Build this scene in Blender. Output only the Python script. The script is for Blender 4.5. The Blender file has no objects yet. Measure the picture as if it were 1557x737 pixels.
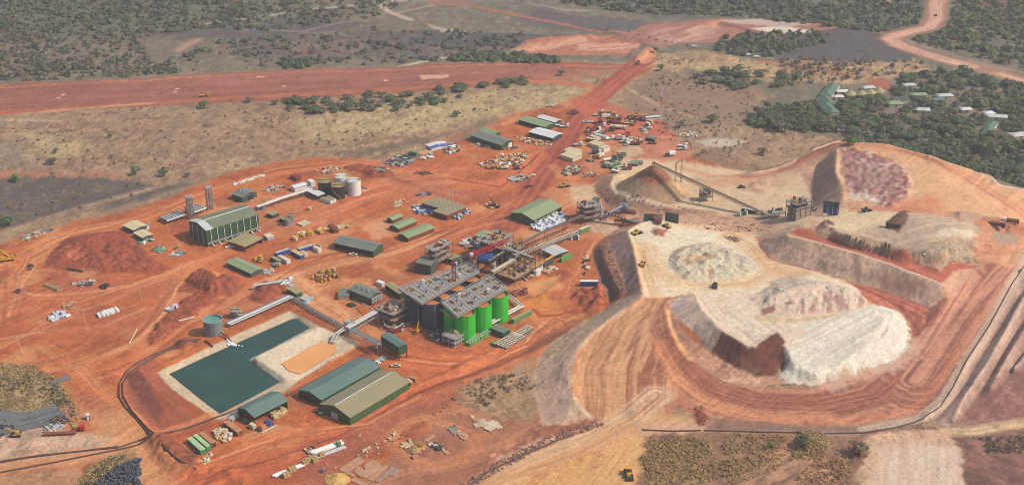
import bpy, bmesh, math, random
import numpy as np
from mathutils import Vector, Matrix
random.seed(7)
rng = np.random.RandomState(11)
SC = bpy.context.scene
COL = SC.collection
# camera
CAM_H = 380.0
PITCH = math.radians(24.3)
PW, PH, FPX = 1557.0, 737.0, 2200.0
cd = bpy.data.cameras.new("camera")
cam = bpy.data.objects.new("camera", cd)
COL.objects.link(cam)
cam.location = (0, 0, CAM_H)
cam.rotation_euler = (math.radians(90) - PITCH, 0, 0)
cd.sensor_fit = 'HORIZONTAL'
cd.sensor_width = 36.0
cd.lens = 36.0 * FPX / PW
cd.clip_start = 1.0
cd.clip_end = 40000.0
SC.camera = cam
# light
SUN_DIR = Vector((1.0, -0.20, 1.02)).normalized()      # towards the sun
w = bpy.data.worlds.new("World")
SC.world = w
w.use_nodes = True
nt = w.node_tree
nt.nodes.clear()
sky = nt.nodes.new("ShaderNodeTexSky")
sky.sky_type = 'NISHITA'
sky.sun_disc = False
sky.sun_elevation = math.asin(SUN_DIR.z)
sky.sun_rotation = math.atan2(SUN_DIR.x, SUN_DIR.y)
sky.air_density = 1.2
sky.dust_density = 2.5
bg = nt.nodes.new("ShaderNodeBackground")
bg.inputs[1].default_value = 0.15
ow = nt.nodes.new("ShaderNodeOutputWorld")
nt.links.new(sky.outputs[0], bg.inputs[0])
nt.links.new(bg.outputs[0], ow.inputs[0])
sd = bpy.data.lights.new("sun", 'SUN')
sun = bpy.data.objects.new("sun", sd)
COL.objects.link(sun)
sd.energy = 4.1
sd.angle = math.radians(0.6)
sd.color = (1.0, 0.93, 0.82)
sun.rotation_euler = SUN_DIR.to_track_quat('Z', 'Y').to_euler()
sun.location = (500, 600, 600)
SC.view_settings.view_transform = 'Standard'
SC.view_settings.look = 'None'
SC.view_settings.gamma = 1.0
SC.view_settings.exposure = 0.05
SC.view_settings.use_curve_mapping = False
SC.cycles.filter_width = 1.0
# camera geometry helpers
SP, CP = math.sin(PITCH), math.cos(PITCH)
def W(px, py, z=0.0):
 """world point at height z seen at photo pixel (px, py); works on arrays"""
 u = (np.asarray(px, float) - PW / 2) / FPX
 v = (np.asarray(py, float) - PH / 2) / FPX
 dx, dy, dz = u, CP - v * SP, -SP - v * CP
 t = (CAM_H - z) / -dz
 return dx * t, dy * t
def lin(c):
 c = np.asarray(c, float) / 255.0
 return np.where(c <= 0.04045, c / 12.92, ((c + 0.055) / 1.055) ** 2.4)
# value noise
def vnoise(x, y, seed=0):
 xi = np.floor(x).astype(np.int64); yi = np.floor(y).astype(np.int64)
 xf = x - xi; yf = y - yi
 xf = xf * xf * (3 - 2 * xf); yf = yf * yf * (3 - 2 * yf)
 def h(a, b):
  n = (a * 374761393 + b * 668265263 + seed * 974711) & 0xffffffff
  n = ((n ^ (n >> 13)) * 1274126177) & 0xffffffff
  return ((n ^ (n >> 16)) & 0xffff) / 65535.0
 return (h(xi, yi) * (1 - xf) + h(xi + 1, yi) * xf) * (1 - yf) + (h(xi, yi + 1) * (1 - xf) + h(xi + 1, yi + 1) * xf) * yf
def fbm(x, y, seed=0, octv=4, gain=0.5):
 s = 0; a = 1; t = 0
 for o in range(octv):
  s = s + a * (vnoise(x * 2 ** o + 17.3 * o, y * 2 ** o - 9.1 * o, seed + o) - 0.5); t += a; a *= gain
 return s / t * 2      # about -1..1
# height field raster
HX0, HX1, HY0, HY1 = -640.0, 700.0, 520.0, 1640.0
def inside(poly, X, Y):
 r = np.zeros(X.shape, bool)
 n = len(poly)
 for i in range(n):
  x0, y0 = poly[i]; x1, y1 = poly[(i + 1) % n]
  if y0 == y1: continue
  c = ((y0 > Y) != (y1 > Y)) & (X < (x1 - x0) * (Y - y0) / (y1 - y0) + x0)
  r ^= c
 return r
def segdist(p, q, X, Y):
 dx, dy = q[0] - p[0], q[1] - p[1]
 L2 = dx * dx + dy * dy + 1e-9
 t = np.clip(((X - p[0]) * dx + (Y - p[1]) * dy) / L2, 0, 1)
 return np.hypot(X - p[0] - t * dx, Y - p[1] - t * dy), t
def pix(pts, z=0.0):
 a = np.array(pts, float)
 if a.shape[1] == 3: x, y = W(a[:, 0], a[:, 1], a[:, 2])
 else: x, y = W(a[:, 0], a[:, 1], z)
 return list(zip(x, y))
FREE = []      # polygons (pixels, z=0 outside) in which the surface is interpolated
LINES = []     # break lines [(px,py,z), ...]
PINS = []      # flat polygons ([(px,py,z)...], z)
def free(pts): FREE.append(pix(pts))
def line(*pts): LINES.append(pts)
def flat(z, pts): PINS.append((pix([(a, b, z) for a, b in pts]), z))
# the pads, dumps and pits of the right half
free([(896,392),(905,372),(935,352),(955,338),(975,328),(960,323),(925,312),(905,298),(899,280),(912,262),(945,252),(985,258),
  (1040,275),(1100,268),(1140,262),(1205,248),(1240,234),(1275,225),(1350,230),(1430,248),(1500,268),(1540,284),(1640,306),
  (1700,400),(1560,400),(1500,500),(1470,548),(1434,606),(1404,634),(1312,660),(1150,659),(1000,652),(930,652),(898,640),(826,648),(812,600),(815,560),(822,535),(870,497),(914,472),(934,452),
  (925,430),(912,408)])
line((901,380,0),(905,400,0),(912,425,0),(920,445,0),(933,455,0),(913,474,0),(870,499,0),(837,521,0),(820,540,0),(815,573,0),(818,611,0),(826,645,0))
line((914,376,5),(922,400,5),(932,425,5.5),(945,448,6.5))
line((925,372,5.5),(938,400,6),(950,428,7),(956,446,8))
line((955,350,14),(962,375,14),(970,410,14),(977,445,14),(978,452,13.6),(935,479,10.5),(900,506,8),(876,535,6.5),(868,568,5.5),(872,600,4),(884,618,2.5),(900,634,0.5))
line((962,350,12.6),(969,375,12.6),(977,410,12.6),(985,445,12.5),(984,455,12),(943,484,9),(910,509,6.8),(886,537,5.4),(878,568,4.5),(882,598,3),(893,616,1.5))
line((905,373,0),(925,362,4),(955,350,14))
line((955,350,14),(975,338,13),(995,334,12.5),(1030,338,11),(1060,345,9.5),(1100,352,9.5),(1150,360,9.5))
line((960,330,2),(985,327,3),(1020,326,4.5),(1060,332,5.5),(1120,330,6))
line((1000,360,12.5),(1060,360,11.5),(1130,390,11),(1170,405,10.5),(1200,425,10))
line((985,445,12.5),(1040,440,11.5),(1100,438,11),(1160,435,10.5))
line((1000,455,12.3),(1012,470,11),(1018,500,8.5),(1032,540,5),(1060,575,2),(1100,603,0.6),(1160,615,0.2),(1250,617,0),(1330,602,0),(1390,565,0),(1440,510,0.5),(1480,460,2),(1540,400,6),(1620,340,9))
line((975,470,11),(950,500,8),(935,540,5.5),(925,580,3.5),(930,620,1),(960,640,0))
line((1000,500,8),(1005,540,5),(1030,590,1.5),(1060,620,0),(1150,642,0),(1300,645,0),(1384,634,0),(1402,600,0),(1435,548,0),(1478,480,1.5),(1520,430,3.5),(1600,380,6))
line((1017,472,8.5),(1024,500,6.5),(1040,528,3.5),(1068,556,1.2),(1105,578,0.4),(1157,584,0.2),(1198,579,0.2))
line((1023,474,8.8),(1034,500,6.6),(1052,520,4),(1081,538,1.6),(1115,556,1.2),(1150,571,1),(1175,572,0.8),(1190,562,1))
line((1055,445,12),(1062,462,12),(1069,474,11.8),(1099,504,11.2),(1135,525,10.5),(1148,525,10.5),(1182,504,11),(1194,522,10),(1202,540,8.5),(1207,556,6))
line((1060,447,11.4),(1074,472,11),(1103,500,10.4),(1137,519,9.8),(1147,519,9.8),(1180,497,10.2),(1219,490,10.3),(1290,480,10),(1322,468,9.6),(1358,474,9.2))
line((1207,556,6),(1240,568,4.5),(1275,557,5),(1285,545,6),(1318,527,7),(1330,505,8),(1340,490,9),(1358,474,9.2))
line((1200,579,0),(1240,583,0),(1300,570,0),(1360,545,0),(1388,512,0.5),(1386,492,1.5),(1368,470,3.5))
line((1060,450,11.3),(1110,452,10.6),(1160,455,10.4),(1160,482,10.3),(1220,486,10.3),(1290,474,10.2))
line((1165,478,10.3),(1200,482,10.3),(1250,479,10.3),(1290,473,10.2),(1325,464,9.5))
line((1170,452,13),(1200,438,15),(1232,430,16),(1265,430,16),(1292,438,15.5),(1316,456,12))
line((1150,445,10.5),(1190,425,11),(1235,416,11),(1280,425,9),(1315,438,7.5),(1350,452,5.5),(1375,470,4),(1398,500,1.5))
line((1330,447,7),(1380,466,4.5),(1412,470,3.5),(1405,495,1.2),(1393,512,0.6))
line((1153,372,10),(1170,393,10.3),(1187,399,10),(1233,409,9.5),(1270,419,9),(1312,431,7.5),(1350,444,6),(1390,459,4.2),(1414,467,3.4))
line((1192,352,15.5),(1197,357,19),(1237,368,19),(1304,386,18),(1354,402,16.5),(1381,413,15.5),(1431,432,12),(1445,440,9))
line((1200,352,17.6),(1240,363,17.4),(1304,380,16.6),(1354,396,15.2),(1381,407,14.2),(1430,426,10.8))
line((1414,467,3.4),(1440,452,6),(1460,420,7.5))
line((1150,360,9.5),(1168,352,12),(1192,346,15),(1230,330,18),(1262,326,19))
line((1153,372,10),(1150,360,9.5))
line((1197,345,17.5),(1225,350,18),(1270,362,17.6),(1297,371,17),(1347,388,15.5),(1397,403,13.5),(1430,414,12.2),(1436,403,13))
line((1215,343,19.4),(1270,354,19.6),(1297,363,19),(1347,380,17),(1397,396,15),(1426,408,13.5))
line((1250,348,20),(1297,368,19.5),(1347,386,17.5))
line((1262,344,20.5),(1275,352,24),(1297,358,24.5),(1347,368,24.5),(1380,377,23.5),(1427,383,21),(1450,375,18))
line((1436,403,13),(1465,398,11),(1490,380,10.5),(1530,350,11))
line((1262,326,19.5),(1320,325,23),(1380,330,24.5),(1450,345,22),(1480,365,15))
line((1282,307,20),(1340,312,23),(1420,316,23),(1490,330,19),(1557,345,13),(1640,360,10))
line((1273,225,23),(1271,262,22.5),(1278,275,22),(1282,285,21.5),(1283,307,20))
line((1279,225,22),(1277,262,21.5),(1285,275,21),(1289,307,20))
line((1262,232,17),(1240,255,9),(1232,283,7.5),(1235,312,7),(1225,322,7))
line((1140,264,4),(1175,258,6),(1207,246,11),(1240,227,17),(1273,216,23),(1332,217,25),(1350,219,25),(1414,238,24),(1481,259,20),(1514,279,16),(1557,287,13),(1640,300,11))
line((1145,268,3.2),(1180,262,5),(1212,250,10),(1244,232,16),(1275,221,21.8),(1332,221,23.6),(1350,223,23.6),(1414,243,22.6),(1481,265,18.6),(1514,285,15),(1557,293,12.4))
line((1300,250,23),(1350,265,23.5),(1420,270,22),(1480,300,19),(1540,330,13))
line((1180,282,6),(1130,290,5.5),(1080,285,4.5),(1060,290,5.5),(1130,310,6),(1200,322,6.5))
line((951,263,3),(934,267,5),(928,279,6),(936,291,6.3),(961,301,6.5),(993,308,6.5),(1026,314,6.5),(1066,318,6.3),(1100,322,6))
line((940,272,5.3),(940,285,5.5),(965,297,5.8),(1026,309,6))
line((904,284,0),(911,301,0),(930,313,0.5),(960,322,1),(1000,324,2.5),(1040,324,4),(1075,324,5.6))
CONE = (992.0, 288.5, 6.0)
# pond basin on the left
free([(172,560),(200,553),(232,538),(300,505),(350,482),(442,452),(470,462),(500,480),(548,512),(556,522),(470,566),(440,588),(336,642),(300,655),(232,655),(205,625),(186,598)])
line((192,566,-2.2),(196,585,-2.4),(212,610,-2.4),(236,640,-2.2),(242,652,-1.6),(300,648,-0.6),(336,640,0.4))
line((212,562,1),(236,590,1),(262,615,0.9),(292,636,0.4))
POND_OUT = [(239,566),(300,536),(360,508),(441,472),(489,498),(545,520),(456,578),(440,590),(336,640),(326,634),(262,592)]
line(*[(a,b,1.0) for a,b in POND_OUT + POND_OUT[:1]])
line(*[(a,b,1.2) for a,b in [(232,566),(300,531),(360,504),(441,466),(500,496)]])
POND = [(258,568),(300,548),(372,516),(443,485),(451,484),(471,498),(425,523),(377,547),(402,563),(426,580),(380,605),(335,628),(310,610)]
WATER_Z = -0.6
line(*[(a,b,WATER_Z) for a,b in POND + POND[:1]])
flat(-3.0, [(274,568),(372,524),(444,492),(456,499),(364,545),(404,579),(337,615)])
OPOND = [(428,552),(462,533),(490,519),(508,524),(510,535),(483,553),(456,568),(440,564)]
MUD_Z = 0.3
line(*[(a,b,MUD_Z) for a,b in OPOND + OPOND[:1]])
flat(-0.6, [(438,549),(480,531),(504,533),(454,560)])
line((386,544,2.2),(428,523,2.2),(484,498,2.2))
line((386,544,2.2),(408,556,1.6),(436,577,1.1))
# ridges of the lower right
free([(1404,634),(1434,606),(1466,552),(1500,500),(1538,432),(1557,400),(1640,330),(1760,460),(1640,737),(1500,660)])
line((1404,636,1.2),(1436,608,1.2),(1470,550,1.2),(1502,499,1.2),(1540,432,1.5),(1575,372,3),(1640,300,4))
line((1422,637,-1.5),(1456,600,-2),(1487,550,-2),(1530,480,-2),(1557,440,-1),(1640,330,0))
line((1449,640,2),(1468,600,3),(1504,547,3),(1530,500,3),(1557,450,3),(1640,330,3))
line((1462,632,-1),(1490,595,-2),(1513,560,-2),(1557,485,-2),(1640,370,-2))
line((1505,590,1.5),(1527,550,3),(1557,500,3),(1640,390,3))
line((1508,610,0),(1550,545,-1),(1640,430,-2))
line((1540,560,2),(1557,540,2.5),(1640,440,2))
def laplace():
 base = 16.0
 prev = None
 levels = [16.0, 8.0, 4.0, 2.0, 1.0]
 for lv, d in enumerate(levels):
  xs = np.arange(HX0, HX1 + 0.1, d); ys = np.arange(HY0, HY1 + 0.1, d)
  X, Y = np.meshgrid(xs, ys)
  fixed = np.ones(X.shape, bool)
  for p in FREE: fixed &= ~inside(p, X, Y)
  Z = np.zeros(X.shape)
  if prev is not None:
   px_, py_, pz = prev
   Z = bil(px_, py_, pz, X, Y)
   Z[fixed] = 0
  acc = np.zeros(X.shape); cnt = np.zeros(X.shape)
  for ln in LINES:
   P = [(*W(a, b, z), z) for a, b, z in ln]
   for (x0, y0, z0), (x1, y1, z1) in zip(P[:-1], P[1:]):
    n = max(2, int(math.hypot(x1 - x0, y1 - y0) / d * 2) + 1)
    t = np.linspace(0, 1, n)
    i = np.rint((x0 + (x1 - x0) * t - HX0) / d).astype(int)
    j = np.rint((y0 + (y1 - y0) * t - HY0) / d).astype(int)
    ok = (i >= 0) & (j >= 0) & (i < X.shape[1]) & (j < X.shape[0])
    np.add.at(acc, (j[ok], i[ok]), (z0 + (z1 - z0) * t)[ok]); np.add.at(cnt, (j[ok], i[ok]), 1)
  m = cnt > 0
  Z[m] = acc[m] / cnt[m]; fixed |= m
  for p, z in PINS:
   k = inside(p, X, Y); Z[k] = z; fixed |= k
  fm = ~fixed
  for it in range({16.0: 300, 8.0: 200, 4.0: 120, 2.0: 60, 1.0: 24}[d]):
   A = 0.25 * (np.roll(Z, 1, 0) + np.roll(Z, -1, 0) + np.roll(Z, 1, 1) + np.roll(Z, -1, 1))
   Z[fm] = Z[fm] + 1.0 * (A - Z)[fm]
  prev = (xs, ys, Z)
 return prev
def bil(xs, ys, Z, X, Y):
 d = xs[1] - xs[0]
 fx = np.clip((X - xs[0]) / d, 0, len(xs) - 1.001); fy = np.clip((Y - ys[0]) / d, 0, len(ys) - 1.001)
 i = fx.astype(int); j = fy.astype(int); fx = fx - i; fy = fy - j
 return (Z[j, i] * (1 - fx) + Z[j, i + 1] * fx) * (1 - fy) + (Z[j + 1, i] * (1 - fx) + Z[j + 1, i + 1] * fx) * fy
hx, hy, hz = laplace()
RX = np.arange(HX0, HX1, 1.0); RY = np.arange(HY0, HY1, 1.0)
GX, GY = np.meshgrid(RX, RY)
GZ = bil(hx, hy, hz, GX, GY)
cxw, cyw = (float(a_) for a_ in W(*CONE))
rr = np.hypot(GX - cxw, GY - cyw)
GZ = np.maximum(GZ, CONE[2] + 18.8 - np.sqrt((rr * 0.74) ** 2 + 0.6))
N1 = fbm(GX / 9, GY / 9, 3, 4); N2 = fbm(GX / 3.2, GY / 3.2, 8, 3)
def H(X, Y):
 return bil(RX, RY, GZ, np.asarray(X, float), np.asarray(Y, float))
def G(px, py):
 """world point where the sight line through photo pixel (px,py) meets the ground"""
 px = np.atleast_1d(np.asarray(px, float)); py = np.atleast_1d(np.asarray(py, float))
 best = np.full(px.shape, np.nan)
 zs = np.arange(40, -8, -0.4)
 for z in zs:
  X, Y = W(px, py, z)
  hit = np.isnan(best) & (H(X, Y) >= z)
  best[hit] = z + 0.2
 best[np.isnan(best)] = 0
 X, Y = W(px, py, best)
 return X, Y, H(X, Y)
def gp(pts):
 a = np.array(pts, float); x, y, z = G(a[:, 0], a[:, 1]); return list(zip(x, y))
def polydist(poly, X, Y):
 d = np.full(X.shape, 1e9)
 for i in range(len(poly)):
  d = np.minimum(d, segdist(poly[i], poly[(i + 1) % len(poly)], X, Y)[0])
 return np.where(inside(poly, X, Y), d, -d)
def sub(poly, m):
 xs = [p[0] for p in poly]; ys = [p[1] for p in poly]
 i0 = max(0, int(min(xs) - m - HX0)); i1 = min(len(RX), int(max(xs) + m - HX0) + 2)
 j0 = max(0, int(min(ys) - m - HY0)); j1 = min(len(RY), int(max(ys) + m - HY0) + 2)
 return slice(j0, j1), slice(i0, i1)
def pile(pts, h, edge=4.0, rough=0.3, fine=0.3):
 """tipped earth: rises from its outline over `edge` metres to about h"""
 P = gp(pts); s = sub(P, 2)
 D = polydist(P, GX[s] + N2[s] * 1.2, GY[s] + N1[s] * 1.2)
 k = np.clip(D / edge, 0, 1); k = k * (2 - k)
 GZ[s] += k * (h + rough * h * N1[s] * 1.6 + fine * N2[s] * 1.5)
def rough(pts, amp, f1=6.0, f2=2.2, edge=4.0, seed=50, ridged=False):
 P = gp(pts); s = sub(P, 2)
 D = np.clip(polydist(P, GX[s], GY[s]) / edge, 0, 1)
 n = fbm(GX[s] / f1, GY[s] / f1, seed, 3) + 0.5 * fbm(GX[s] / f2, GY[s] / f2, seed + 9, 2)
 if ridged: n = 1 - 2 * np.abs(n)
 GZ[s] += D * amp * n
def ridge(pts, h, wd, seed=5):
 """windrow along a line"""
 P = gp(pts); s = sub(P, wd * 2)
 d = np.full(GX[s].shape, 1e9)
 for a, b in zip(P[:-1], P[1:]): d = np.minimum(d, segdist(a, b, GX[s], GY[s])[0])
 GZ[s] += h * np.clip(1 - (d / wd) ** 2, 0, 1) * (1 + 0.35 * N2[s])
def tips(pts, h, rad, step, seed=1):
 """rows of tipped truck loads"""
 P = gp(pts); s = sub(P, 6); r = random.Random(seed)
 xs = [p[0] for p in P]; ys = [p[1] for p in P]
 Z = np.zeros(GX[s].shape)
 y = min(ys)
 while y < max(ys):
  x = min(xs) + r.random() * step
  while x < max(xs):
   c = (x + r.uniform(-.3, .3) * step, y + r.uniform(-.3, .3) * step)
   if inside(P, np.array([c[0]]), np.array([c[1]]))[0]:
    i = int(c[0] - RX[s[1]][0]); j = int(c[1] - RY[s[0]][0]); R = int(rad + 3)
    q = (slice(max(0, j - R), j + R), slice(max(0, i - R), i + R))
    d = np.hypot(GX[s][q] - c[0], (GY[s][q] - c[1]) * 1.15)
    hh = h * r.uniform(0.6, 1.2)
    Z[q] = np.maximum(Z[q], hh * np.clip(1 - d / (rad * r.uniform(.8, 1.2)), 0, 1))
   x += step
  y += step * 0.9
 GZ[s] += Z
# heaps, windrows and rough ground
pile([(62,408),(75,388),(100,362),(150,352),(185,352),(215,372),(240,398),(262,410),(240,416),(190,415),(150,418),(120,408),(90,412)], 2.0, 14, .5, 1.0)
rough([(80,395),(110,362),(200,360),(260,408),(130,415)], 1.3, 7, 2.2, 8, 71)
pile([(280,428),(298,414),(312,409),(330,418),(368,424),(372,432),(352,446),(320,446),(298,438)], 5.0, 9, .3, .9)
pile([(225,512),(232,500),(250,482),(262,470),(285,450),(320,432),(345,440),(330,460),(300,478),(262,500),(240,525),(228,528)], 1.4, 5, .5, 1.0)
pile([(265,520),(285,512),(300,522),(290,530),(272,532)], 2.0, 5, .3, .4)
pile([(376,455),(390,437),(400,428),(432,430),(440,442),(420,450),(400,462)], 2.2, 5, .3, .5)
pile([(520,255),(545,248),(560,252),(552,262),(530,262)], 2.0, 5, .3, .5)
pile([(548,262),(560,252),(590,258),(600,266),(590,270),(565,272)], 3.0, 6, .3, .5)
ridge([(560,275),(600,270),(640,283),(680,298),(720,310)], 1.0, 4)
ridge([(595,235),(640,225),(700,205),(742,190)], 2.2, 8)
ridge([(525,232),(560,222),(600,216),(650,204)], 2.0, 9)
pile([(906,438),(884,440),(868,452),(875,462),(900,474),(925,462),(930,445),(915,430)], 3.6, 7, .7, 1.6)
ridge([(912,442),(915,460),(900,476)], 2.0, 5)
ridge([(824,452),(850,432),(880,422)], 0.8, 3)
pile([(845,420),(853,413),(866,414),(868,420),(858,423),(848,423)], 1.8, 4, .2, .3)
ridge([(700,560),(760,535),(800,520),(850,495),(900,470)], 1.2, 5)
ridge([(600,600),(660,577),(700,560)], 0.8, 4)
ridge([(240,668),(252,690),(275,712),(296,706)], 2.2, 8)
ridge([(246,665),(262,690),(292,712)], 1.8, 7)
ridge([(320,737),(345,722),(330,715)], 1.2, 4)
ridge([(355,716),(372,737)], 1.2, 5)
ridge([(875,108),(905,118),(925,124)], 1.5, 6); ridge([(930,50),(965,60),(990,66)], 2.5, 10); ridge([(966,88),(975,76),(992,72)], 3.0, 9)
ridge([(800,68),(850,60),(890,56)], 3.0, 12)
tips([(1279,226),(1320,229),(1350,240),(1380,258),(1383,280),(1384,300),(1350,315),(1310,300),(1288,292),(1280,262)], 2.6, 4.2, 5.4, 4)
ridge([(1145,264),(1207,245),(1240,227),(1273,216),(1332,217),(1414,238),(1481,259),(1514,279)], 1.0, 2.5)
pile([(1441,325),(1455,322),(1490,326),(1493,332),(1480,340),(1460,340)], 1.6, 4, .4, .8)
rough([(1295,335),(1360,335),(1470,350),(1430,378),(1350,362)], .5, 9, 3, 6, 33)
pile([(1345,345),(1352,335),(1372,322),(1382,320),(1378,338),(1366,350)], 1.3, 4, .3, .5)
pile([(1243,345),(1250,337),(1262,335),(1268,341),(1256,347)], 2, 3, .3, .5)
rough([(1400,385),(1440,375),(1480,380),(1500,365),(1540,372),(1500,400),(1470,410),(1440,400)], 1.2, 8, 3, 6, 34)
rough([(1150,375),(1200,362),(1380,415),(1435,440),(1410,462),(1300,425),(1190,395)], .45, 4, 1.8, 4, 35)
rough([(1265,352),(1340,368),(1430,384),(1430,405),(1340,382),(1265,362)], .25, 4, 2, 3, 36)
pile([(1018,392),(1030,378),(1070,370),(1090,374),(1120,380),(1140,392),(1155,408),(1140,420),(1100,426),(1060,430),(1040,425),(1020,408)], 1.6, 7, .6, 1.0)
rough([(1018,392),(1070,370),(1120,380),(1155,408),(1060,430),(1020,408)], 1.0, 8, 3, 6, 37, True)
pile([(990,352),(998,346),(1010,348),(1018,352),(1010,359),(996,358)], 2.8, 4, .3, .5)
rough([(1030,338),(1140,335),(1190,345),(1150,358),(1060,346)], .9, 9, 4, 5, 38)
rough([(1165,478),(1200,438),(1290,436),(1320,462),(1240,480)], 1.0, 3, 1.8, 4, 39)
rough([(1120,450),(1190,425),(1240,425),(1200,445),(1165,470)], 1.4, 7, 3, 5, 40)
rough([(1290,480),(1330,465),(1384,490),(1384,515),(1330,540),(1290,566),(1250,575),(1240,560),(1290,545),(1310,525)], .45, 5, 2.4, 4, 41)
rough([(1030,470),(1060,480),(1099,510),(1120,560),(1190,575),(1110,575),(1050,530)], .8, 4, 2, 4, 42)
rough([(1195,545),(1240,565),(1240,582),(1198,579)], 1.8, 5, 2.4, 3, 43)
rough([(1035,500),(1060,512),(1081,540),(1115,556),(1175,574),(1111,580),(1070,556),(1045,528)], .9, 3.2, 2, 3, 44)
rough([(905,290),(935,294),(993,308),(1070,318),(1080,323),(1000,322),(925,312)], .7, 5, 2, 3, 45)
rough([(903,384),(955,352),(975,445),(935,455),(912,425)], .35, 5, 2, 4, 46)
rough([(925,380),(940,395),(955,430),(958,446),(945,446),(930,420)], .9, 4, 2, 3, 47)
rough([(870,500),(935,480),(868,565),(872,600),(830,640),(815,600),(825,535)], .4, 4, 2, 4, 48)
pile([(1128,290),(1145,278),(1160,272),(1175,270),(1172,280),(1150,290)], 1.6, 5, .3, .5)
pile([(1045,246),(1060,233),(1080,232),(1115,236),(1140,246),(1135,256),(1100,254),(1070,250)], 3.0, 12, .3, .6)
rough([(975,665),(1100,655),(1300,662),(1310,737),(1310,800),(940,800),(960,700)], 2.0, 22, 8, 12, 49)
rough([(1460,660),(1557,640),(1700,640),(1700,800),(1470,800)], 2.0, 18, 7, 10, 51)
pile([(1205,672),(1215,655),(1240,655),(1262,668),(1255,690),(1225,690)], 3, 9, .3, .5)
ridge([(1040,620),(1068,623),(1075,645)], 1.2, 4); ridge([(1230,642),(1275,645)], 1.0, 3)
rough([(0,548),(90,560),(140,640),(60,655),(0,660)], 1.2, 14, 6, 10, 52)
rough([(690,575),(790,545),(830,600),(800,640),(740,640)], 0.9, 10, 4, 8, 53)
rough([(830,640),(900,632),(920,640),(860,662),(790,690),(700,737),(690,737),(740,690)], 1.0, 4, 2, 4, 54)
u = np.clip((GY - 1020) / 200, 0, 1)
GZ += u * 1.6 * fbm(GX / 60, GY / 60, 90, 3)
gy_, gx_ = np.gradient(GZ); slp = np.clip(np.hypot(gx_, gy_), 0, .8); GZ += slp * (1.1 * np.abs(fbm(GX / 3.5, GY / 3.5, 95, 3)) - .25)
GZ += 0.10 * N2 + 0.08 * N1
# the sheet
NX, NY = 940, 640
ub = np.linspace(-0.60, 0.60, NX)
ux = np.concatenate([[-9, -4, -2, -1.3, -0.95, -0.78, -0.68], ub, [0.68, 0.78, 0.95, 1.3, 2, 4, 9]])
vy = np.concatenate([np.linspace(PH + 520, PH + 60, 110), np.linspace(PH + 55, -60, NY)])
rowY = W(PW / 2, vy)[1]
rowY = np.concatenate([[-3000, -800, 0, 200, 300, 350], rowY, [1800, 2100, 2600, 3600, 6000, 12000, 25000]])
wid = np.where(rowY < 500, 500, rowY) * (PW / FPX) * 1.10
TX = ux[None, :] * wid[:, None]
TY = np.repeat(rowY[:, None], len(ux), 1)
edge = np.clip(np.minimum.reduce([(TX - HX0) / 30, (HX1 - 1 - TX) / 30, (TY - HY0) / 20, (HY1 - 1 - TY) / 30]), 0, 1)
TZ = H(TX, TY) * edge
CC = np.zeros(TX.shape + (3,)); VG = np.zeros(TX.shape)
nA = fbm(TX / 26, TY / 26, 21, 4); nB = fbm(TX / 7, TY / 7, 22, 4); nC = fbm(TX / 2.2, TY / 2.2, 23, 3)
nD = fbm(TX / 2.6, TY / 9, 24, 2)
def box(P, m):
 xs = [p[0] for p in P]; ys = [p[1] for p in P]
 j0 = np.searchsorted(rowY, min(ys) - m) ; j1 = np.searchsorted(rowY, max(ys) + m)
 j0 = max(0, j0 - 1); j1 = min(len(rowY), j1 + 1)
 wmin = wid[j0:j1].min() if j1 > j0 else 1; wmax = wid[j0:j1].max() if j1 > j0 else 1
 lo = min(xs) - m; hi = max(xs) + m
 i0 = np.searchsorted(ux, min(lo / wmin, lo / wmax)); i1 = np.searchsorted(ux, max(hi / wmin, hi / wmax))
 return slice(j0, j1), slice(max(0, i0 - 1), min(len(ux), i1 + 1))
def blend(s, k, c, var=0.10, spec=None, amt=0.5):
 """c photo colour; var: mottling; spec: second colour sprinkled in by noise"""
 col = lin(c)[None, None, :] * (1 + var * (1.1 * nA[s] + 0.8 * nB[s] + 0.55 * nC[s]))[..., None]
 if spec is not None:
  m = np.clip((nB[s] * 0.7 + nC[s] * 0.9 + nA[s] * .5) * 2.2 + (amt - 0.5) * 3, 0, 1)[..., None]
  col = col * (1 - m) + lin(spec)[None, None, :] * (1 + var * nC[s])[..., None] * m
 veg = c[1] / c[0] > .8 and (c[0] < 150 or c[2] / c[0] < .71)
 VG[s] = VG[s] * (1 - k) + (1.0 if veg else 0.0) * k
 k = k[..., None]
 CC[s] = CC[s] * (1 - k) + col * k
def poly(pts, c, soft=2.0, warp=2.0, op=1.0, var=0.10, spec=None, amt=0.5, raw=False):
 P = pts if raw else gp(pts)
 s = box(P, soft + warp * 2)
 if TX[s].size == 0: return
 X = TX[s] + warp * (nB[s] + .6 * nC[s]); Y = TY[s] + warp * (nA[s] + .7 * nD[s])
 D = polydist(P, X, Y)
 blend(s, np.clip(D / soft + 0.5, 0, 1) * op, c, var, spec, amt)
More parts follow.
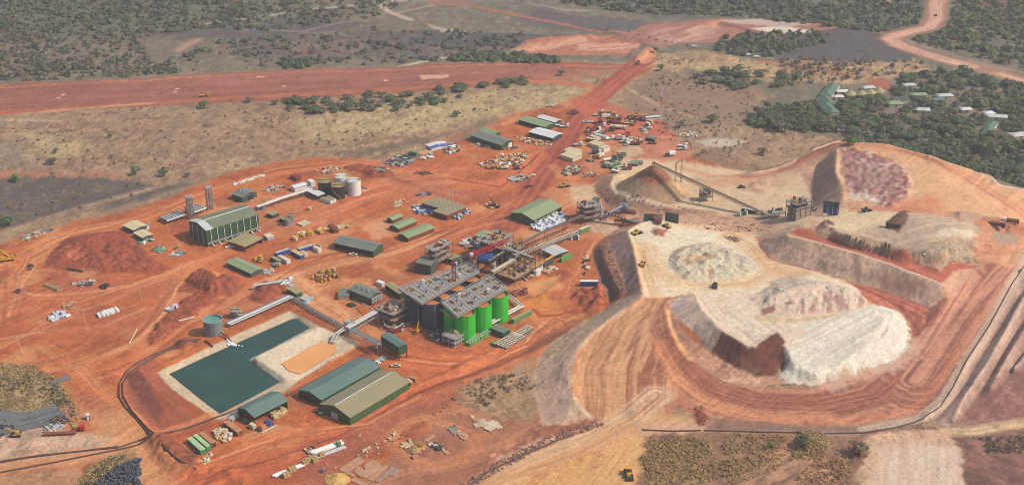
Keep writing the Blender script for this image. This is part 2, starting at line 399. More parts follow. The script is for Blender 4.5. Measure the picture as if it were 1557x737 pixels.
def stroke(pts, wd, c, soft=1.0, op=1.0, streak=0.0, warp=0.6, var=0.06, f=1.3, seed=0, along=28.0):
 """ribbon of width wd metres; streak: tyre-worn lines running along it"""
 P = gp(pts); m = wd + soft + warp * 2; s = box(P, m)
 if TX[s].size == 0: return
 X = TX[s] + warp * nB[s]; Y = TY[s] + warp * nA[s]
 best = np.full(X.shape, 1e9); sd_ = np.zeros(X.shape); sl = np.zeros(X.shape); L = 0
 for a, b in zip(P[:-1], P[1:]):
  d, t = segdist(a, b, X, Y)
  ln = math.hypot(b[0] - a[0], b[1] - a[1])
  sg = np.sign((b[0] - a[0]) * (Y - a[1]) - (b[1] - a[1]) * (X - a[0]))
  k = d < best
  best = np.where(k, d, best); sd_ = np.where(k, d * sg, sd_); sl = np.where(k, L + t * ln, sl); L += ln
 k = np.clip((wd / 2 - best) / soft + 0.5, 0, 1) * op
 if streak:
  n = fbm(sd_ / f + 0.0, sl / along, 300 + seed, 3)
  k = k * np.clip(0.5 + n * 2.2 * streak + (1 - streak) * 0.5, 0, 1)
 blend(s, k, c, var)
 if wd >= 5:
  t = fbm(sd_ / 1.3, sl / 70.0, 700 + seed, 2); CC[s] *= (1 + np.clip(k, 0, 1) * .42 * t)[..., None]
def flow(pts, dirpts, c, c2, soft=3.0, warp=2.0, op=1.0, f=1.4, along=30.0, seed=0, thr=0.0, gain=2.5):
 """area whose colour is streaked along the curve dirpts (tyre lines, erosion, dozer cuts)"""
 P = gp(pts); s = box(P, soft + warp * 2)
 if TX[s].size == 0: return
 X = TX[s] + warp * nB[s]; Y = TY[s] + warp * nA[s]
 D = polydist(P, X, Y)
 Q = gp(dirpts); best = np.full(X.shape, 1e9); sd_ = np.zeros(X.shape); sl = np.zeros(X.shape); L = 0
 for a, b in zip(Q[:-1], Q[1:]):
  dd = segdist(a, b, TX[s], TY[s])[0]
  ln = math.hypot(b[0] - a[0], b[1] - a[1]); dx, dy = (b[0] - a[0]) / ln, (b[1] - a[1]) / ln
  ac = dx * (TY[s] - a[1]) - dy * (TX[s] - a[0]); al = dx * (TX[s] - a[0]) + dy * (TY[s] - a[1])
  k = dd < best
  best = np.where(k, dd, best); sd_ = np.where(k, np.sign(ac) * dd, sd_); sl = np.where(k, L + al, sl); L += ln
 n = fbm(sd_ / f + 0.15 * nA[s], sl / along, 500 + seed, 3)
 m = np.clip(0.5 + (n - thr) * gain, 0, 1)[..., None]
 col = (lin(c) * (1 - m) + lin(c2) * m) * (1 + 0.08 * nC[s] + .08 * nA[s])[..., None]
 k = np.clip(D / soft + 0.5, 0, 1) * op; VG[s] *= 1 - k; k = k[..., None]
 CC[s] = CC[s] * (1 - k) + col * k
# ground colours (soil, grass, ash and rock; shade painted into some dump faces)
TAN=(178,144,108); STRAW=(205,178,128); BRN=(138,108,84); SCRUB=(126,116,96); DSCR=(92,98,78); ASH=(96,90,90)
ORG=(200,112,64); ORG2=(214,138,90); RED=(172,88,56); DRED=(146,76,60); MAR=(120,68,56); PALE=(226,174,132); CRM=(238,214,182); WHT=(236,230,218)
MAU=(176,140,120); GMAU=(140,112,104); RUN=(156,98,84); RUN2=(170,106,88); DUST=(214,168,132)
CC[...] = lin(TAN)
V = TY > -1e9
full = (slice(0, TX.shape[0]), slice(0, TX.shape[1]))
blend(full, np.ones(TX.shape), TAN, .12, BRN, .5)
poly([(-900,-60),(2400,-60),(2400,60),(1700,130),(1557,250),(1557,312),(1500,288),(1400,250),(1280,228),(1200,205),(1140,196),(1110,175),(1180,150),(1080,125),(1000,95),(870,92),(780,88),(640,98),(400,108),(200,118),(0,130),(-900,180)], SCRUB, 8, 8, 1, .14, (140,122,104), .5)
poly([(-500,-60),(330,-60),(420,20),(330,50),(180,70),(0,60),(-300,70)], (112,112,92), 25, 15, .8, .14, DSCR, .5)
poly([(-50,60),(80,50),(240,60),(330,60),(250,85),(120,100),(0,100)], (134,116,104), 20, 12, .7, .12, SCRUB, .5)
poly([(215,50),(320,40),(420,26),(520,28),(560,40),(500,52),(380,58),(270,60)], ASH, 10, 10, .85, .12, (128,108,96), .35)
poly([(330,75),(420,55),(560,46),(700,48),(790,60),(800,72),(700,85),(560,90),(400,92)], (110,98,94), 12, 10, .85, .12, (140,110,96), .45)
poly([(560,52),(680,45),(800,50),(960,58),(900,64),(700,72),(620,66)], (92,86,92), 10, 8, .8, .1, (122,104,98), .35)
poly([(820,15),(980,30),(990,42),(920,48),(820,42),(780,30)], (98,92,98), 10, 8, .85, .12, (120,108,100), .35)
poly([(800,-60),(1300,-60),(1430,0),(1430,40),(1320,48),(1100,38),(960,22),(840,0)], (96,102,88), 14, 10, .8, .12, (122,114,100), .45)
poly([(1440,-20),(1700,-20),(1700,110),(1557,90),(1470,60),(1440,40)], (106,108,94), 12, 10, .8, .12, (134,116,102), .45)
poly([(1120,40),(1260,38),(1340,52),(1400,80),(1390,92),(1280,96),(1150,85),(1080,72)], (88,84,92), 7, 8, .9, .1, (108,98,96), .4)
poly([(600,-40),(900,-40),(830,15),(700,20),(640,10)], (126,116,104), 15, 10, .6, .12)
poly([(786,72),(800,62),(850,55),(930,52),(978,66),(965,80),(900,85),(850,84),(800,84)], (190,122,98), 3, 4, 1, .1, (176,104,84), .55)
stroke([(790,76),(830,72),(885,62)], 14, (222,168,136), 5, .8)
flow([(880,60),(975,66),(965,78),(880,76)], [(900,75),(970,65)], (196,124,100), (226,178,150), 4, 3, .8, 3, 25, 1)
poly([(940,52),(975,40),(1060,30),(1120,28),(1230,34),(1300,42),(1200,52),(1155,62),(1050,66),(990,68)], (176,116,98), 4, 6, 1, .12, (140,106,92), .4)
flow([(980,48),(1080,34),(1110,44),(1060,64),(1000,62)], [(985,60),(1100,36)], (180,118,100), (206,160,138), 4, 3, .7, 5, 20, 2)
poly([(1140,44),(1180,40),(1240,46),(1235,50),(1200,52),(1175,50)], (232,220,204), 3, 3, 1, .06)
poly([(1090,31),(1150,28),(1240,36),(1200,42),(1170,40),(1110,34)], (206,188,168), 3, 3, .7, .08)
stroke([(1080,36),(1090,32),(1085,42)], 6, (212,140,106), 3)
stroke([(1098,36),(1125,42),(1150,50)], 8, (140,84,72), 4, .8)
stroke([(1020,66),(1050,55),(1062,52),(1045,48),(1060,42),(1085,40)], 5, (220,170,140), 3, .8)
stroke([(315,37),(400,24),(440,20),(520,10),(620,0),(700,-8)], 5.5, (186,172,158), 2, .95)
stroke([(315,37),(350,41),(400,46),(470,50),(520,52)], 2.5, (168,146,130), 2, .7)
stroke([(408,46),(460,48),(520,34),(560,28)], 3.5, (168,142,124), 3, .6)
stroke([(578,8),(592,18),(612,26),(625,30)], 6, (204,180,158), 3, .9)
stroke([(605,20),(640,12),(660,8)], 4, (190,160,140), 3, .7)
poly([(645,36),(672,42),(720,49),(690,52),(668,48)], (186,170,152), 3, 4, .85)
stroke([(690,49),(780,49),(800,50)], 2.5, (168,156,150), 2, .8)
stroke([(610,101),(660,91),(690,85),(722,79)], 6, (198,178,152), 2, .95)
stroke([(270,78),(285,68),(302,60)], 9, (188,144,124), 6, .8)
stroke([(655,3),(720,10),(790,24),(860,38),(920,48),(968,52)], 6, (186,108,84), 3, .85)
stroke([(800,5),(860,15),(900,17)], 3.5, (170,160,152), 2, .8)
stroke([(570,3),(650,0),(760,-5)], 4, (180,164,150), 2, .8)
poly([(640,-20),(700,-20),(720,5),(690,8),(660,3)], (168,112,94), 8, 8, .6)
poly([(1320,-12),(1380,-12),(1370,4),(1330,4)], (190,140,120), 8, 6, .7)
stroke([(1432,-40),(1430,-10),(1424,8),(1424,28),(1412,42),(1385,48),(1362,54),(1352,60),(1370,70),(1400,80),(1440,92),(1478,101),(1520,112),(1560,124),(1650,150)], 21, (190,128,100), 6, .9, 0.3)
stroke([(1432,-40),(1430,-10),(1424,8),(1424,28),(1412,42),(1385,48),(1362,54),(1352,60),(1370,70),(1400,80),(1440,92),(1478,101)], 12, (226,176,150), 3, .95, .3)
stroke([(1520,112),(1560,124),(1650,150)], 8, (230,176,146), 3, .95, .2)
poly([(1430,-6),(1460,-2),(1700,-30),(1700,10),(1560,10),(1470,8)], (164,112,96), 8, 10, .75, .1, (140,118,104), .45)
stroke([(1375,60),(1420,76),(1500,98),(1560,112)], 5, (190,150,132), 3, .4)
poly([(-900,170),(0,160),(400,130),(700,112),(880,118),(905,150),(860,165),(790,175),(740,188),(640,225),(420,248),(330,270),(200,305),(100,340),(0,370),(-600,500)], (174,140,106), 8, 8, 1, .12, (142,108,84), .5)
poly([(440,185),(560,160),(680,148),(760,142),(850,128),(900,140),(880,165),(800,172),(720,185),(640,200),(560,205),(480,215)], STRAW, 14, 12, .75, .1, (164,136,100), .45)
poly([(0,215),(40,200),(120,205),(150,225),(90,240),(20,235)], STRAW, 14, 12, .55, .1, (170,140,104), .5)
poly([(-60,200),(30,215),(60,250),(0,262),(-60,260)], (146,128,112), 14, 10, .6)
poly([(320,245),(380,240),(400,255),(330,262)], STRAW, 10, 10, .5, .1, TAN, .5)
poly([(-200,255),(0,258),(60,262),(150,262),(187,268),(180,274),(100,270),(0,275),(-200,290)], (182,118,92), 6, 8, .85, .1)
poly([(-300,280),(0,270),(120,268),(190,274),(260,290),(240,300),(150,315),(90,330),(0,352),(-300,420)], (98,88,88), 6, 8, .95, .14, (126,112,84), .45)
poly([(150,315),(235,288),(290,272),(300,290),(230,305),(165,325)], (104,92,88), 5, 6, .8, .12, (150,126,100), .45)
stroke([(-20,362),(50,338),(120,318),(165,305),(200,294),(235,284),(262,278)], 8, (186,150,118), 4, .8, .3)
stroke([(-20,372),(60,352),(140,330),(200,312),(240,300)], 7, (176,138,108), 4, .7, .3)
stroke([(240,296),(290,284),(340,266),(400,252),(440,244)], 9, (170,140,112), 4, .7, .2)
stroke([(500,182),(508,205),(520,228)], 6, (206,168,120), 3, .6); stroke([(497,180),(502,200),(514,224)], 2.5, (120,98,80), 2, .5)
stroke([(0,182),(40,183),(90,184)], 5, (206,176,138), 3, .7)
poly([(-900,215),(-900,150),(0,128),(150,121),(400,108),(610,101),(700,96),(790,93),(860,94),(940,97),(1000,98),(1000,103),(900,108),(860,118),(800,124),(640,140),(400,155),(200,163),(0,173)], RUN, 3, 2.5, 1, .07, (164,102,86), .45)
flow([(-900,190),(0,134),(400,113),(700,99),(860,100),(860,114),(700,128),(400,148),(0,166),(-900,230)], [(-600,190),(0,148),(860,106)], (156,94,82), (172,108,92), 3, 1, .7, 7, 160, 5)
stroke([(-200,146),(0,133),(200,123),(400,111),(640,103),(800,96)], 5, (206,130,98), 4, .75, .5)
stroke([(-300,195),(0,171),(200,160),(400,146),(560,138),(700,128),(800,122),(860,116)], 9, (192,110,80), 5, .8, .3)
stroke([(-300,190),(0,165),(150,156),(300,148),(400,142),(640,128),(800,117)], 2.6, (140,72,62), 2, .75, .2)
stroke([(40,171),(150,163),(230,157)], 4, (222,174,128), 3, .8, .3)
stroke([(-100,176),(0,173),(60,169)], 5, (202,96,70), 3, .9)
for q in [[(0,138),(30,136),(55,135)], [(115,131),(150,130)], [(200,125),(300,121),(370,118)], [(420,118),(520,112)]]: stroke(q, 4, (132,84,74), 3, .5, .6)
poly([(637,115),(682,113),(684,118),(641,121)], (226,176,148), 1.2, .6, 1)
for x, y in [(96,144),(90,149),(266,140),(270,135),(432,131),(586,123),(399,117),(394,117)]:
 poly([(x-3,y-.8),(x+3,y-1),(x+3,y+.8),(x-3,y+.9)], (240,200,176), .8, .3, 1)
stroke([(860,100),(900,101),(960,103),(1000,103)], 7, (202,114,84), 3, .9)
stroke([(800,124),(850,124),(900,133),(920,137)], 9, (206,118,82), 4, .9)
stroke([(845,128),(880,126),(900,130),(920,138)], 6, (196,110,82), 4, .8)
poly([(800,112),(880,105),(935,108),(900,120),(850,122)], (186,118,96), 6, 6, .7, .1, TAN, .4)
poly([(985,82),(1060,78),(1150,92),(1300,95),(1400,92),(1420,110),(1300,125),(1180,128),(1060,105),(990,108)], (178,144,108), 6, 8, 1, .12, (206,172,122), .45)
stroke([(1160,92),(1230,102),(1300,118)], 9, (178,98,74), 4, .75, .5)
stroke([(1150,90),(1200,104),(1280,112)], 4, (166,92,72), 3, .7, .3)
poly([(1315,118),(1355,120),(1358,136),(1315,136)], (186,98,74), 4, 5, .85)
poly([(1000,108),(1060,112),(1160,135),(1140,170),(1120,195),(1060,205),(960,175),(960,130)], (160,128,102), 8, 8, 1, .12, (134,108,90), .5)
poly([(945,138),(970,128),(1010,140),(1060,165),(1090,185),(1010,178),(960,165)], (150,120,96), 8, 8, .7, .12)
stroke([(955,135),(985,152),(1020,168),(1060,180)], 3.5, (206,168,124), 2, .8)
stroke([(965,130),(1000,152),(1060,176),(1100,186)], 2, (118,86,72), 2, .6)
poly([(1040,200),(1140,190),(1250,205),(1280,212),(1205,243),(1140,262),(1080,262),(1030,235)], (176,142,108), 8, 8, 1, .14, (138,110,88), .5)
poly([(1055,215),(1090,210),(1130,214),(1125,222),(1080,224)], (214,196,172), 5, 4, .85)
poly([(1045,246),(1062,232),(1080,231),(1115,236),(1140,246),(1135,257),(1100,256),(1070,252)], (158,118,92), 4, 4, .8, .1, (136,100,80), .4)
MINE = [(-700,560),(-300,440),(0,372),(60,352),(110,338),(150,330),(200,318),(260,298),(330,268),(420,246),(480,240),(525,240),(580,243),(640,228),(690,205),(740,188),(770,176),(800,168),(848,160),(872,150),(915,125),(950,100),(985,84),(1000,88),(990,105),(950,130),(922,150),(905,172),(985,180),(1005,192),(1030,225),(1060,240),(1130,262),(1180,300),(1240,330),(1240,420),(1100,450),(1000,660),(980,737),(960,820),(-700,820)]
poly(MINE, ORG, 4, 3, 1, .08, (182,96,58), .45)
ora = np.clip(((CC[..., 0] - CC[..., 2]) / (CC[..., 0] + 1e-6) - .5) * 4, 0, 1) * (1 - VG)
wx = TX + 9 * fbm(TX / 30, TY / 30, 401, 2); wy = TY + 9 * fbm(TX / 30, TY / 30, 402, 2)
ora = ora * inside(gp(MINE), TX, TY); p1 = fbm(wx / 30, wy / 30, 403, 5, .6); p2 = fbm(wx / 24, wy / 24, 404, 5, .6)
for p_, c_, o_ in ((p1, (224, 158, 110), .55), (p2, (150, 76, 50), .55), (-p1 - .05, (176, 92, 58), .4)):
 k = (np.clip((p_ - .10) * 5, 0, 1) * ora * o_)[..., None]; CC[...] = CC * (1 - k) + lin(c_) * k
poly([(590,243),(640,226),(700,202),(750,184),(760,190),(700,215),(640,240),(560,262),(530,250)], (140,116,98), 4, 5, .75, .1, (116,98,86), .45)
poly([(515,232),(560,222),(610,214),(660,205),(640,215),(560,232),(530,238)], (116,98,84), 3, 4, .8, .12)
stroke([(770,345),(800,305),(822,270),(840,245),(858,215),(872,190),(888,168),(915,142),(940,122),(962,104),(978,92)], 19, (158,76,64), 3, .95, .15)
stroke([(978,94),(985,85),(990,78)], 12, (222,146,108), 3, .95)
for o in (-7, 7):
 stroke([(770+o,345),(800+o,305),(822+o,270),(840+o,245),(858+o,215),(872+o,190),(888+o,168),(915+o,142),(940+o*.7,122),(962+o*.6,104)], 3, (198,104,76), 2, .8, .3)
stroke([(790,320),(825,268),(858,217),(890,168),(940,122)], 5, (172,86,70), 2, .5, .8)
RUTS = []
def ORS(pts, w, c=(220,132,84), op=.75, st=.5, soft=4, along=40):
 stroke(pts, w, c, soft, op, st, 1.5, .06, 1.6, len(pts) * 7 + int(pts[0][0]), along)
 if w >= 8:
  for q in range(3): RUTS.append((pts, random.uniform(-.55, .55) * w, random.choice([(158, 82, 54), (150, 78, 54), (232, 160, 112)])))
ORS([(-20,480),(20,470),(30,420),(45,395),(110,360),(160,348),(240,325),(330,290),(420,262),(500,250),(560,248)], 13)
ORS([(-20,410),(40,385),(120,350),(200,335)], 8, (226,146,98))
ORS([(0,445),(20,440),(50,450),(120,448),(200,435),(262,412),(320,392),(400,360),(480,332),(560,300),(620,288),(700,276)], 10)
ORS([(60,560),(120,552),(200,520),(240,485),(262,450),(278,420),(300,402)], 12, (224,140,92))
ORS([(130,570),(180,560),(230,540),(290,495),(350,465),(402,430),(450,405),(520,380),(580,395),(680,360),(740,330),(790,300)], 12, (218,128,84))
ORS([(100,545),(160,500),(230,470),(330,425),(395,405)], 4, (216,130,90), .6)
ORS([(200,525),(232,480),(262,440)], 3, (140,74,58), .6, 0, 2)
ORS([(-30,520),(60,505),(150,500),(220,470)], 9, (206,116,80), .5)
ORS([(400,430),(440,420),(480,455),(520,480)], 14, (232,172,128), .8, .3)
ORS([(430,420),(520,400),(600,385),(660,360)], 10, (232,170,126), .65)
ORS([(540,300),(600,282),(680,272),(760,285),(790,262),(820,235)], 16, (214,118,78), .8)
ORS([(560,252),(640,262),(740,248),(800,222),(850,200)], 20, (210,112,76), .7)
ORS([(620,600),(680,580),(760,552),(830,520),(870,495)], 14, (216,122,78), .8)
ORS([(300,737),(420,700),(520,668),(610,615),(680,585)], 20, (206,106,70), .85, .4)
ORS([(230,737),(330,700),(440,660),(560,645),(640,605)], 9, (216,118,76), .8)
ORS([(600,540),(660,550),(740,552),(800,525)], 22, (214,116,74), .8, .4)
ORS([(800,520),(850,470),(868,430),(890,400),(905,370)], 12, (214,124,84), .8)
ORS([(790,460),(830,470),(860,485)], 16, (222,136,76), .7)
ORS([(860,350),(880,360),(905,355),(925,350)], 9, (220,140,96), .7)
ORS([(640,380),(700,350),(780,330)], 12, (214,128,88), .7)
ORS([(460,395),(520,385),(620,375),(680,350)], 8, (220,140,98), .6)
poly([(340,420),(420,440),(450,432),(520,470),(505,490),(470,462),(440,450),(380,470),(345,480),(330,470),(350,440)], (216,142,104), 4, 3, .5)
poly([(60,415),(150,420),(300,415),(285,445),(180,455),(80,450),(70,430)], (178,98,76), 8, 5, .55, .08)
poly([(90,460),(180,465),(240,470),(220,500),(150,510),(60,500)], (186,104,78), 8, 5, .5, .08)
poly([(10,440),(40,430),(70,470),(60,520),(20,520),(0,480)], (192,100,74), 8, 5, .5)
for q in [[(0,520),(25,500),(30,470),(48,435)], [(20,560),(90,545),(170,520)], [(10,395),(8,440),(5,500)], [(32,520),(60,535),(90,555),(100,575)]]:
 stroke(q, 2, (150,84,66), 1.5, .5, .4)
stroke([(0,529),(26,517),(118,460),(240,420),(285,404)], 1.2, (226,160,120), .8, .7)
stroke([(12,480),(30,440),(55,400)], 1.4, (230,176,136), 1, .6)
for pts, off, c_ in RUTS:
 q_ = [(x, y + off * (1 - i % 2 * .3) * .9) for i, (x, y) in enumerate(pts)]
 stroke(q_, 1.6, c_, .8, .72, .6, 1.2, .05, 2.0, int(pts[0][0]), 25)
DK = [((62,408),(75,388),(100,362),(150,352),(185,352),(215,372),(240,398),(262,410),(240,416),(190,415),(150,418),(120,408),(90,412)),
  ((272,442),(282,428),(298,412),(312,408),(330,418),(368,424),(374,433),(352,448),(320,448)),
  ((225,514),(232,500),(262,468),(285,450),(300,440),(330,438),(330,455),(300,478),(262,500),(240,525),(230,528)),
  ((376,455),(390,437),(400,428),(432,430),(440,442),(420,450),(400,462)), ((520,255),(545,248),(560,252),(552,262),(530,262)),
  ((548,262),(560,252),(590,258),(604,267),(590,271),(565,272)), ((845,420),(853,413),(866,414),(868,420),(858,423),(848,423))]
for q in DK: poly(q, (166,84,62), 3, 2.5, .95, .12, (132,70,54), .5)
poly([(100,385),(118,378),(128,390),(112,398)], (206,120,84), 3, 2, .7)
poly([(100,412),(125,408),(150,415),(140,425),(110,424)], (204,140,102), 3, 2, .7)
poly([(866,440),(905,438),(930,448),(925,462),(900,474),(868,458)], (150,76,56), 3, 4, .9, .12, (196,104,72), .4)
poly([(265,520),(285,512),(300,522),(290,530),(272,532)], (150,80,62), 3, 2, .8)
poly([(690,300),(640,282),(570,272),(600,268),(690,285),(740,300)], (168,96,76), 5, 4, .6)
poly([(560,300),(640,270),(720,300),(700,310),(620,296)], (202,120,88), 6, 5, .5)
poly([(330,330),(400,305),(470,300),(520,310),(520,335),(440,360),(380,360)], (206,130,94), 6, 4, .6, .1, (190,102,76), .5)
stroke([(380,352),(420,372),(470,362),(520,345),(600,310)], 3, (168,84,64), 2.5, .6, .2)
stroke([(598,312),(640,300),(700,318)], 3, (206,134,100), 2, .6)
poly([(550,345),(590,335),(605,355),(570,365)], (232,172,130), 4, 4, .7)
poly([(800,355),(860,345),(900,338),(880,360),(850,372),(805,372)], (214,148,112), 6, 4, .7)
poly([(820,300),(860,275),(905,282),(915,300),(900,318),(850,325)], (218,150,110), 8, 5, .75, .1, (198,116,84), .45)
poly([(868,285),(905,282),(915,305),(900,312),(872,308)], (230,196,158), 6, 4, .8)
poly([(880,330),(925,325),(975,350),(955,358),(925,358),(900,352)], (218,190,162), 5, 4, .8, .1, (190,130,104), .45)
poly([(795,430),(850,418),(855,440),(810,450),(795,445)], (226,160,104), 3, 3, .9, .05)
poly([(790,456),(830,448),(856,462),(862,478),(830,486),(800,480)], (222,138,70), 4, 3, .9, .05)
stroke([(810,470),(822,480),(850,478),(880,470)], 2.5, (168,70,52), 1.5, .8); stroke([(858,440),(852,460),(862,475)], 3, (176,82,60), 2, .7, .4)
poly([(600,460),(640,470),(690,495),(700,530),(660,540),(610,500)], (172,90,66), 6, 4, .6)
poly([(640,480),(700,500),(690,525),(650,510)], (140,84,70), 5, 4, .6)
poly([(860,150),(905,150),(1010,185),(1030,210),(960,215),(900,220),(880,200),(890,180)], (204,106,76), 5, 4, .85, .08, (176,90,70), .4)
poly([(920,210),(1010,205),(1060,225),(1030,262),(960,258),(900,262),(880,250),(900,225)], (214,140,104), 6, 5, .85, .1, (190,116,88), .45)
poly([(935,225),(975,222),(985,232),(950,240)], (208,184,150), 4, 4, .7)
stroke([(840,252),(850,262),(870,272),(905,262),(940,258),(985,250)], 8, (218,140,98), 4, .7, .3)
poly([(-300,560),(0,552),(40,558),(75,570),(95,590),(115,605),(128,630),(110,640),(70,645),(50,630),(0,650),(-300,700)], (176,146,98), 4, 5, 1, .14, (128,104,74), .5)
poly([(0,552),(0,600),(-200,620),(-200,560)], (186,160,112), 5, 5, .5)
poly([(40,550),(60,555),(60,565),(38,560)], (146,80,64), 3, 3, .7)
poly([(95,575),(120,590),(145,600),(170,615),(205,650),(180,652),(150,640),(125,610)], (170,104,84), 4, 5, .65, .1, (150,86,70), .4)
poly([(-300,690),(0,650),(60,640),(100,655),(150,660),(180,668),(185,685),(120,692),(0,708),(-300,740)], (214,178,150), 4, 3, .95, .06, (200,150,122), .35)
poly([(150,630),(200,622),(230,660),(240,700),(270,737),(280,800),(250,800),(215,737),(180,690),(140,660)], (218,160,116), 6, 5, .75, .08)
stroke([(120,560),(160,600),(200,640),(232,680),(270,737),(280,790)], 10, (216,140,96), 6, .7, .4)
poly([(-300,720),(0,697),(120,680),(180,672),(190,690),(130,706),(60,712),(0,722),(-200,760)], (206,146,110), 3, 2, .8)
poly([(-300,760),(0,722),(120,705),(135,737),(130,800),(-300,800)], (184,138,106), 6, 5, .9, .1, (160,118,92), .4)
poly([(120,735),(130,712),(160,698),(195,680),(205,690),(210,737),(210,800),(110,800)], (150,118,80), 4, 4, .9, .12, (110,88,66), .5)
poly([(120,600),(60,640),(110,650),(150,635)], (206,140,104), 6, 5, .5)
poly([(182,590),(190,565),(230,545),(262,590),(290,632),(300,655),(242,655),(205,625)], (178,96,72), 3, 2, .9, .08)
poly([(190,577),(196,564),(208,562),(228,585),(246,620),(242,645),(226,640),(200,612)], (146,86,70), 3, 2, .85, .1, (126,76,64), .4)
poly([(240,578),(252,582),(278,615),(292,636),(280,640),(262,612)], (160,96,72), 4, 3, .7)
poly(POND_OUT, (208,184,152), 1.2, .5, 1, .05)
poly(POND, (120,110,90), 1.0, .3, 1, .03)
poly([(378,546),(440,510),(488,498),(545,520),(456,578),(428,578)], (228,210,184), 1.5, .6, 1, .05)
poly([(505,522),(540,518),(548,524),(520,540),(500,540)], (216,190,156), 2, .6, .9)
poly(OPOND, (222,160,100), 1.4, .4, 1, .03)
stroke([(232,668),(330,645),(440,598),(470,585),(560,540)], 4, (168,84,66), 2, .7)
stroke([(238,655),(300,640),(360,615)], 5, (226,146,104), 3, .7)
poly([(240,662),(260,660),(300,690),(303,708),(290,714),(262,692)], (134,76,60), 3, 3, .85, .1)
stroke([(955,262),(948,275),(955,290),(990,301),(1030,306)], 2, (226,190,150), 1.2, .6)
poly([(560,737),(600,690),(660,640),(700,600),(760,575),(830,560),(815,600),(830,645),(780,690),(720,737),(700,800),(500,800)], (168,112,92), 6, 5, .85, .1, (150,98,80), .4)
poly([(540,650),(620,615),(680,592),(740,570),(700,610),(640,640),(560,690),(500,737),(440,737),(470,700)], (170,100,82), 6, 4, .7, .1)
poly([(690,585),(735,570),(800,560),(815,580),(822,620),(800,640),(740,632),(700,615)], (186,150,108), 6, 6, .85, .14, (146,112,84), .5)
poly([(770,555),(815,540),(840,560),(830,640),(800,600)], (178,144,112), 6, 5, .6, .1)
RG = [(600,655),(620,640),(650,635),(690,650),(720,665),(725,680),(700,700),(660,710),(625,700),(600,680),(600,655)]
stroke(RG, 7, (214,138,96), 4, .75, .2)
stroke([(650,637),(700,620),(740,640),(745,660),(720,668)], 6, (214,138,96), 4, .65, .2)
stroke([(560,737),(620,715),(700,700),(760,680),(820,650)], 10, (208,140,104), 5, .6, .4)
stroke([(640,600),(700,575),(790,540),(850,505)], 4, (128,76,62), 3, .6, .3)
poly([(815,640),(890,632),(925,640),(890,655),(820,675),(760,700),(720,725),(705,720),(770,680)], (168,106,86), 3, 3, .9, .14, (214,160,128), .4)
stroke([(760,700),(820,672),(872,662)], 4, (226,186,152), 3, .6)
# right half: dumps
poly([(940,240),(1060,250),(1180,258),(1275,225),(1290,310),(1240,345),(1140,345),(1060,350),(960,335),(930,300)], (232,204,166), 6, 5, .95, .07, (218,172,132), .4)
poly([(950,262),(1000,255),(1070,262),(1110,285),(1060,300),(1030,306),(980,300)], (226,190,148), 5, 4, .8)
poly([(1000,262),(1100,270),(1140,262),(1180,270),(1140,282),(1060,280)], (222,160,118), 5, 5, .7, .08)
stroke([(1035,255),(1080,268),(1130,266),(1175,258),(1207,248)], 6, (206,130,94), 4, .75, .3)
poly([(1130,290),(1145,278),(1160,272),(1175,270),(1172,280),(1150,290)], (184,140,110), 3, 3, .7)
poly([(903,283),(912,268),(940,262),(930,272),(929,281),(937,293),(961,303),(993,310),(1026,316),(1066,320),(1095,322),(1085,326),(1000,326),(960,324),(925,315),(908,301)], (184,134,108), 2, 1.5, 1, .1, (156,110,90), .45)
poly([(950,325),(1000,325),(1080,322),(1180,330),(1190,345),(1100,348),(1040,338),(985,338)], (206,160,128), 4, 5, .8, .1, (176,124,100), .45)
P_ = pix([(992,288.5,6)])[0]
s = box([P_], 34); r_ = np.hypot(TX[s] - P_[0], TY[s] - P_[1]); th = np.arctan2(TY[s] - P_[1], TX[s] - P_[0])
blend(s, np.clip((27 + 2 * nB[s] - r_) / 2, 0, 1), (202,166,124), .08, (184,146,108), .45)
blend(s, np.clip((30 + 2 * nB[s] - r_) / 3, 0, 1) * np.clip(np.cos(th + 2.2) * 2 - 0.2, 0, 1), (166,132,104), .1)  # paints the shaded left side of the cone darker
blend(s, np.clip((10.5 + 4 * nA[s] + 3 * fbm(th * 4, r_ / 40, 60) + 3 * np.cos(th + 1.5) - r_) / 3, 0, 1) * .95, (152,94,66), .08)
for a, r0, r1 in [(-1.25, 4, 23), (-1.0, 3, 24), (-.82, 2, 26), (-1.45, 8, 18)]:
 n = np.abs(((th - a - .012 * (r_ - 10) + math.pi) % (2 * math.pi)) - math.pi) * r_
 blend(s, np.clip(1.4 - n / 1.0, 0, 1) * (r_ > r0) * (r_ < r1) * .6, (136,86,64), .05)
stroke([(951,266),(936,270),(930,281),(937,292),(961,301),(993,308),(1026,313.5),(1066,317),(1088,318)], 2.6, (240,210,176), 1.2, .95)
poly([(953,352),(975,338),(998,332),(1030,338),(1080,342),(1150,352),(1175,352),(1150,362),(1157,376),(1175,396),(1240,412),(1285,428),(1240,440),(1160,445),(1060,446),(985,452),(977,445),(970,408),(960,375)], (240,222,192), 2.5, 2, 1, .05, (230,200,160), .4)
poly([(1010,345),(1060,345),(1110,365),(1080,372),(1020,378),(985,370),(970,356)], (242,230,206), 6, 4, .7, .04)
stroke([(1030,338),(1060,345),(1110,350),(1170,360),(1210,372)], 9, (222,160,118), 5, .7, .4)
stroke([(1110,358),(1140,378),(1158,398),(1165,415),(1130,430),(1050,434),(1010,420),(990,400),(980,375)], 13, (226,178,128), 6, .75, .45)
poly([(1140,368),(1165,385),(1190,402),(1240,412),(1215,425),(1175,420),(1150,395)], (226,172,124), 6, 4, .8, .07, (236,206,170), .4)
stroke([(968,380),(975,410),(985,440),(1000,470)], 12, (226,172,118), 5, .7, .4)
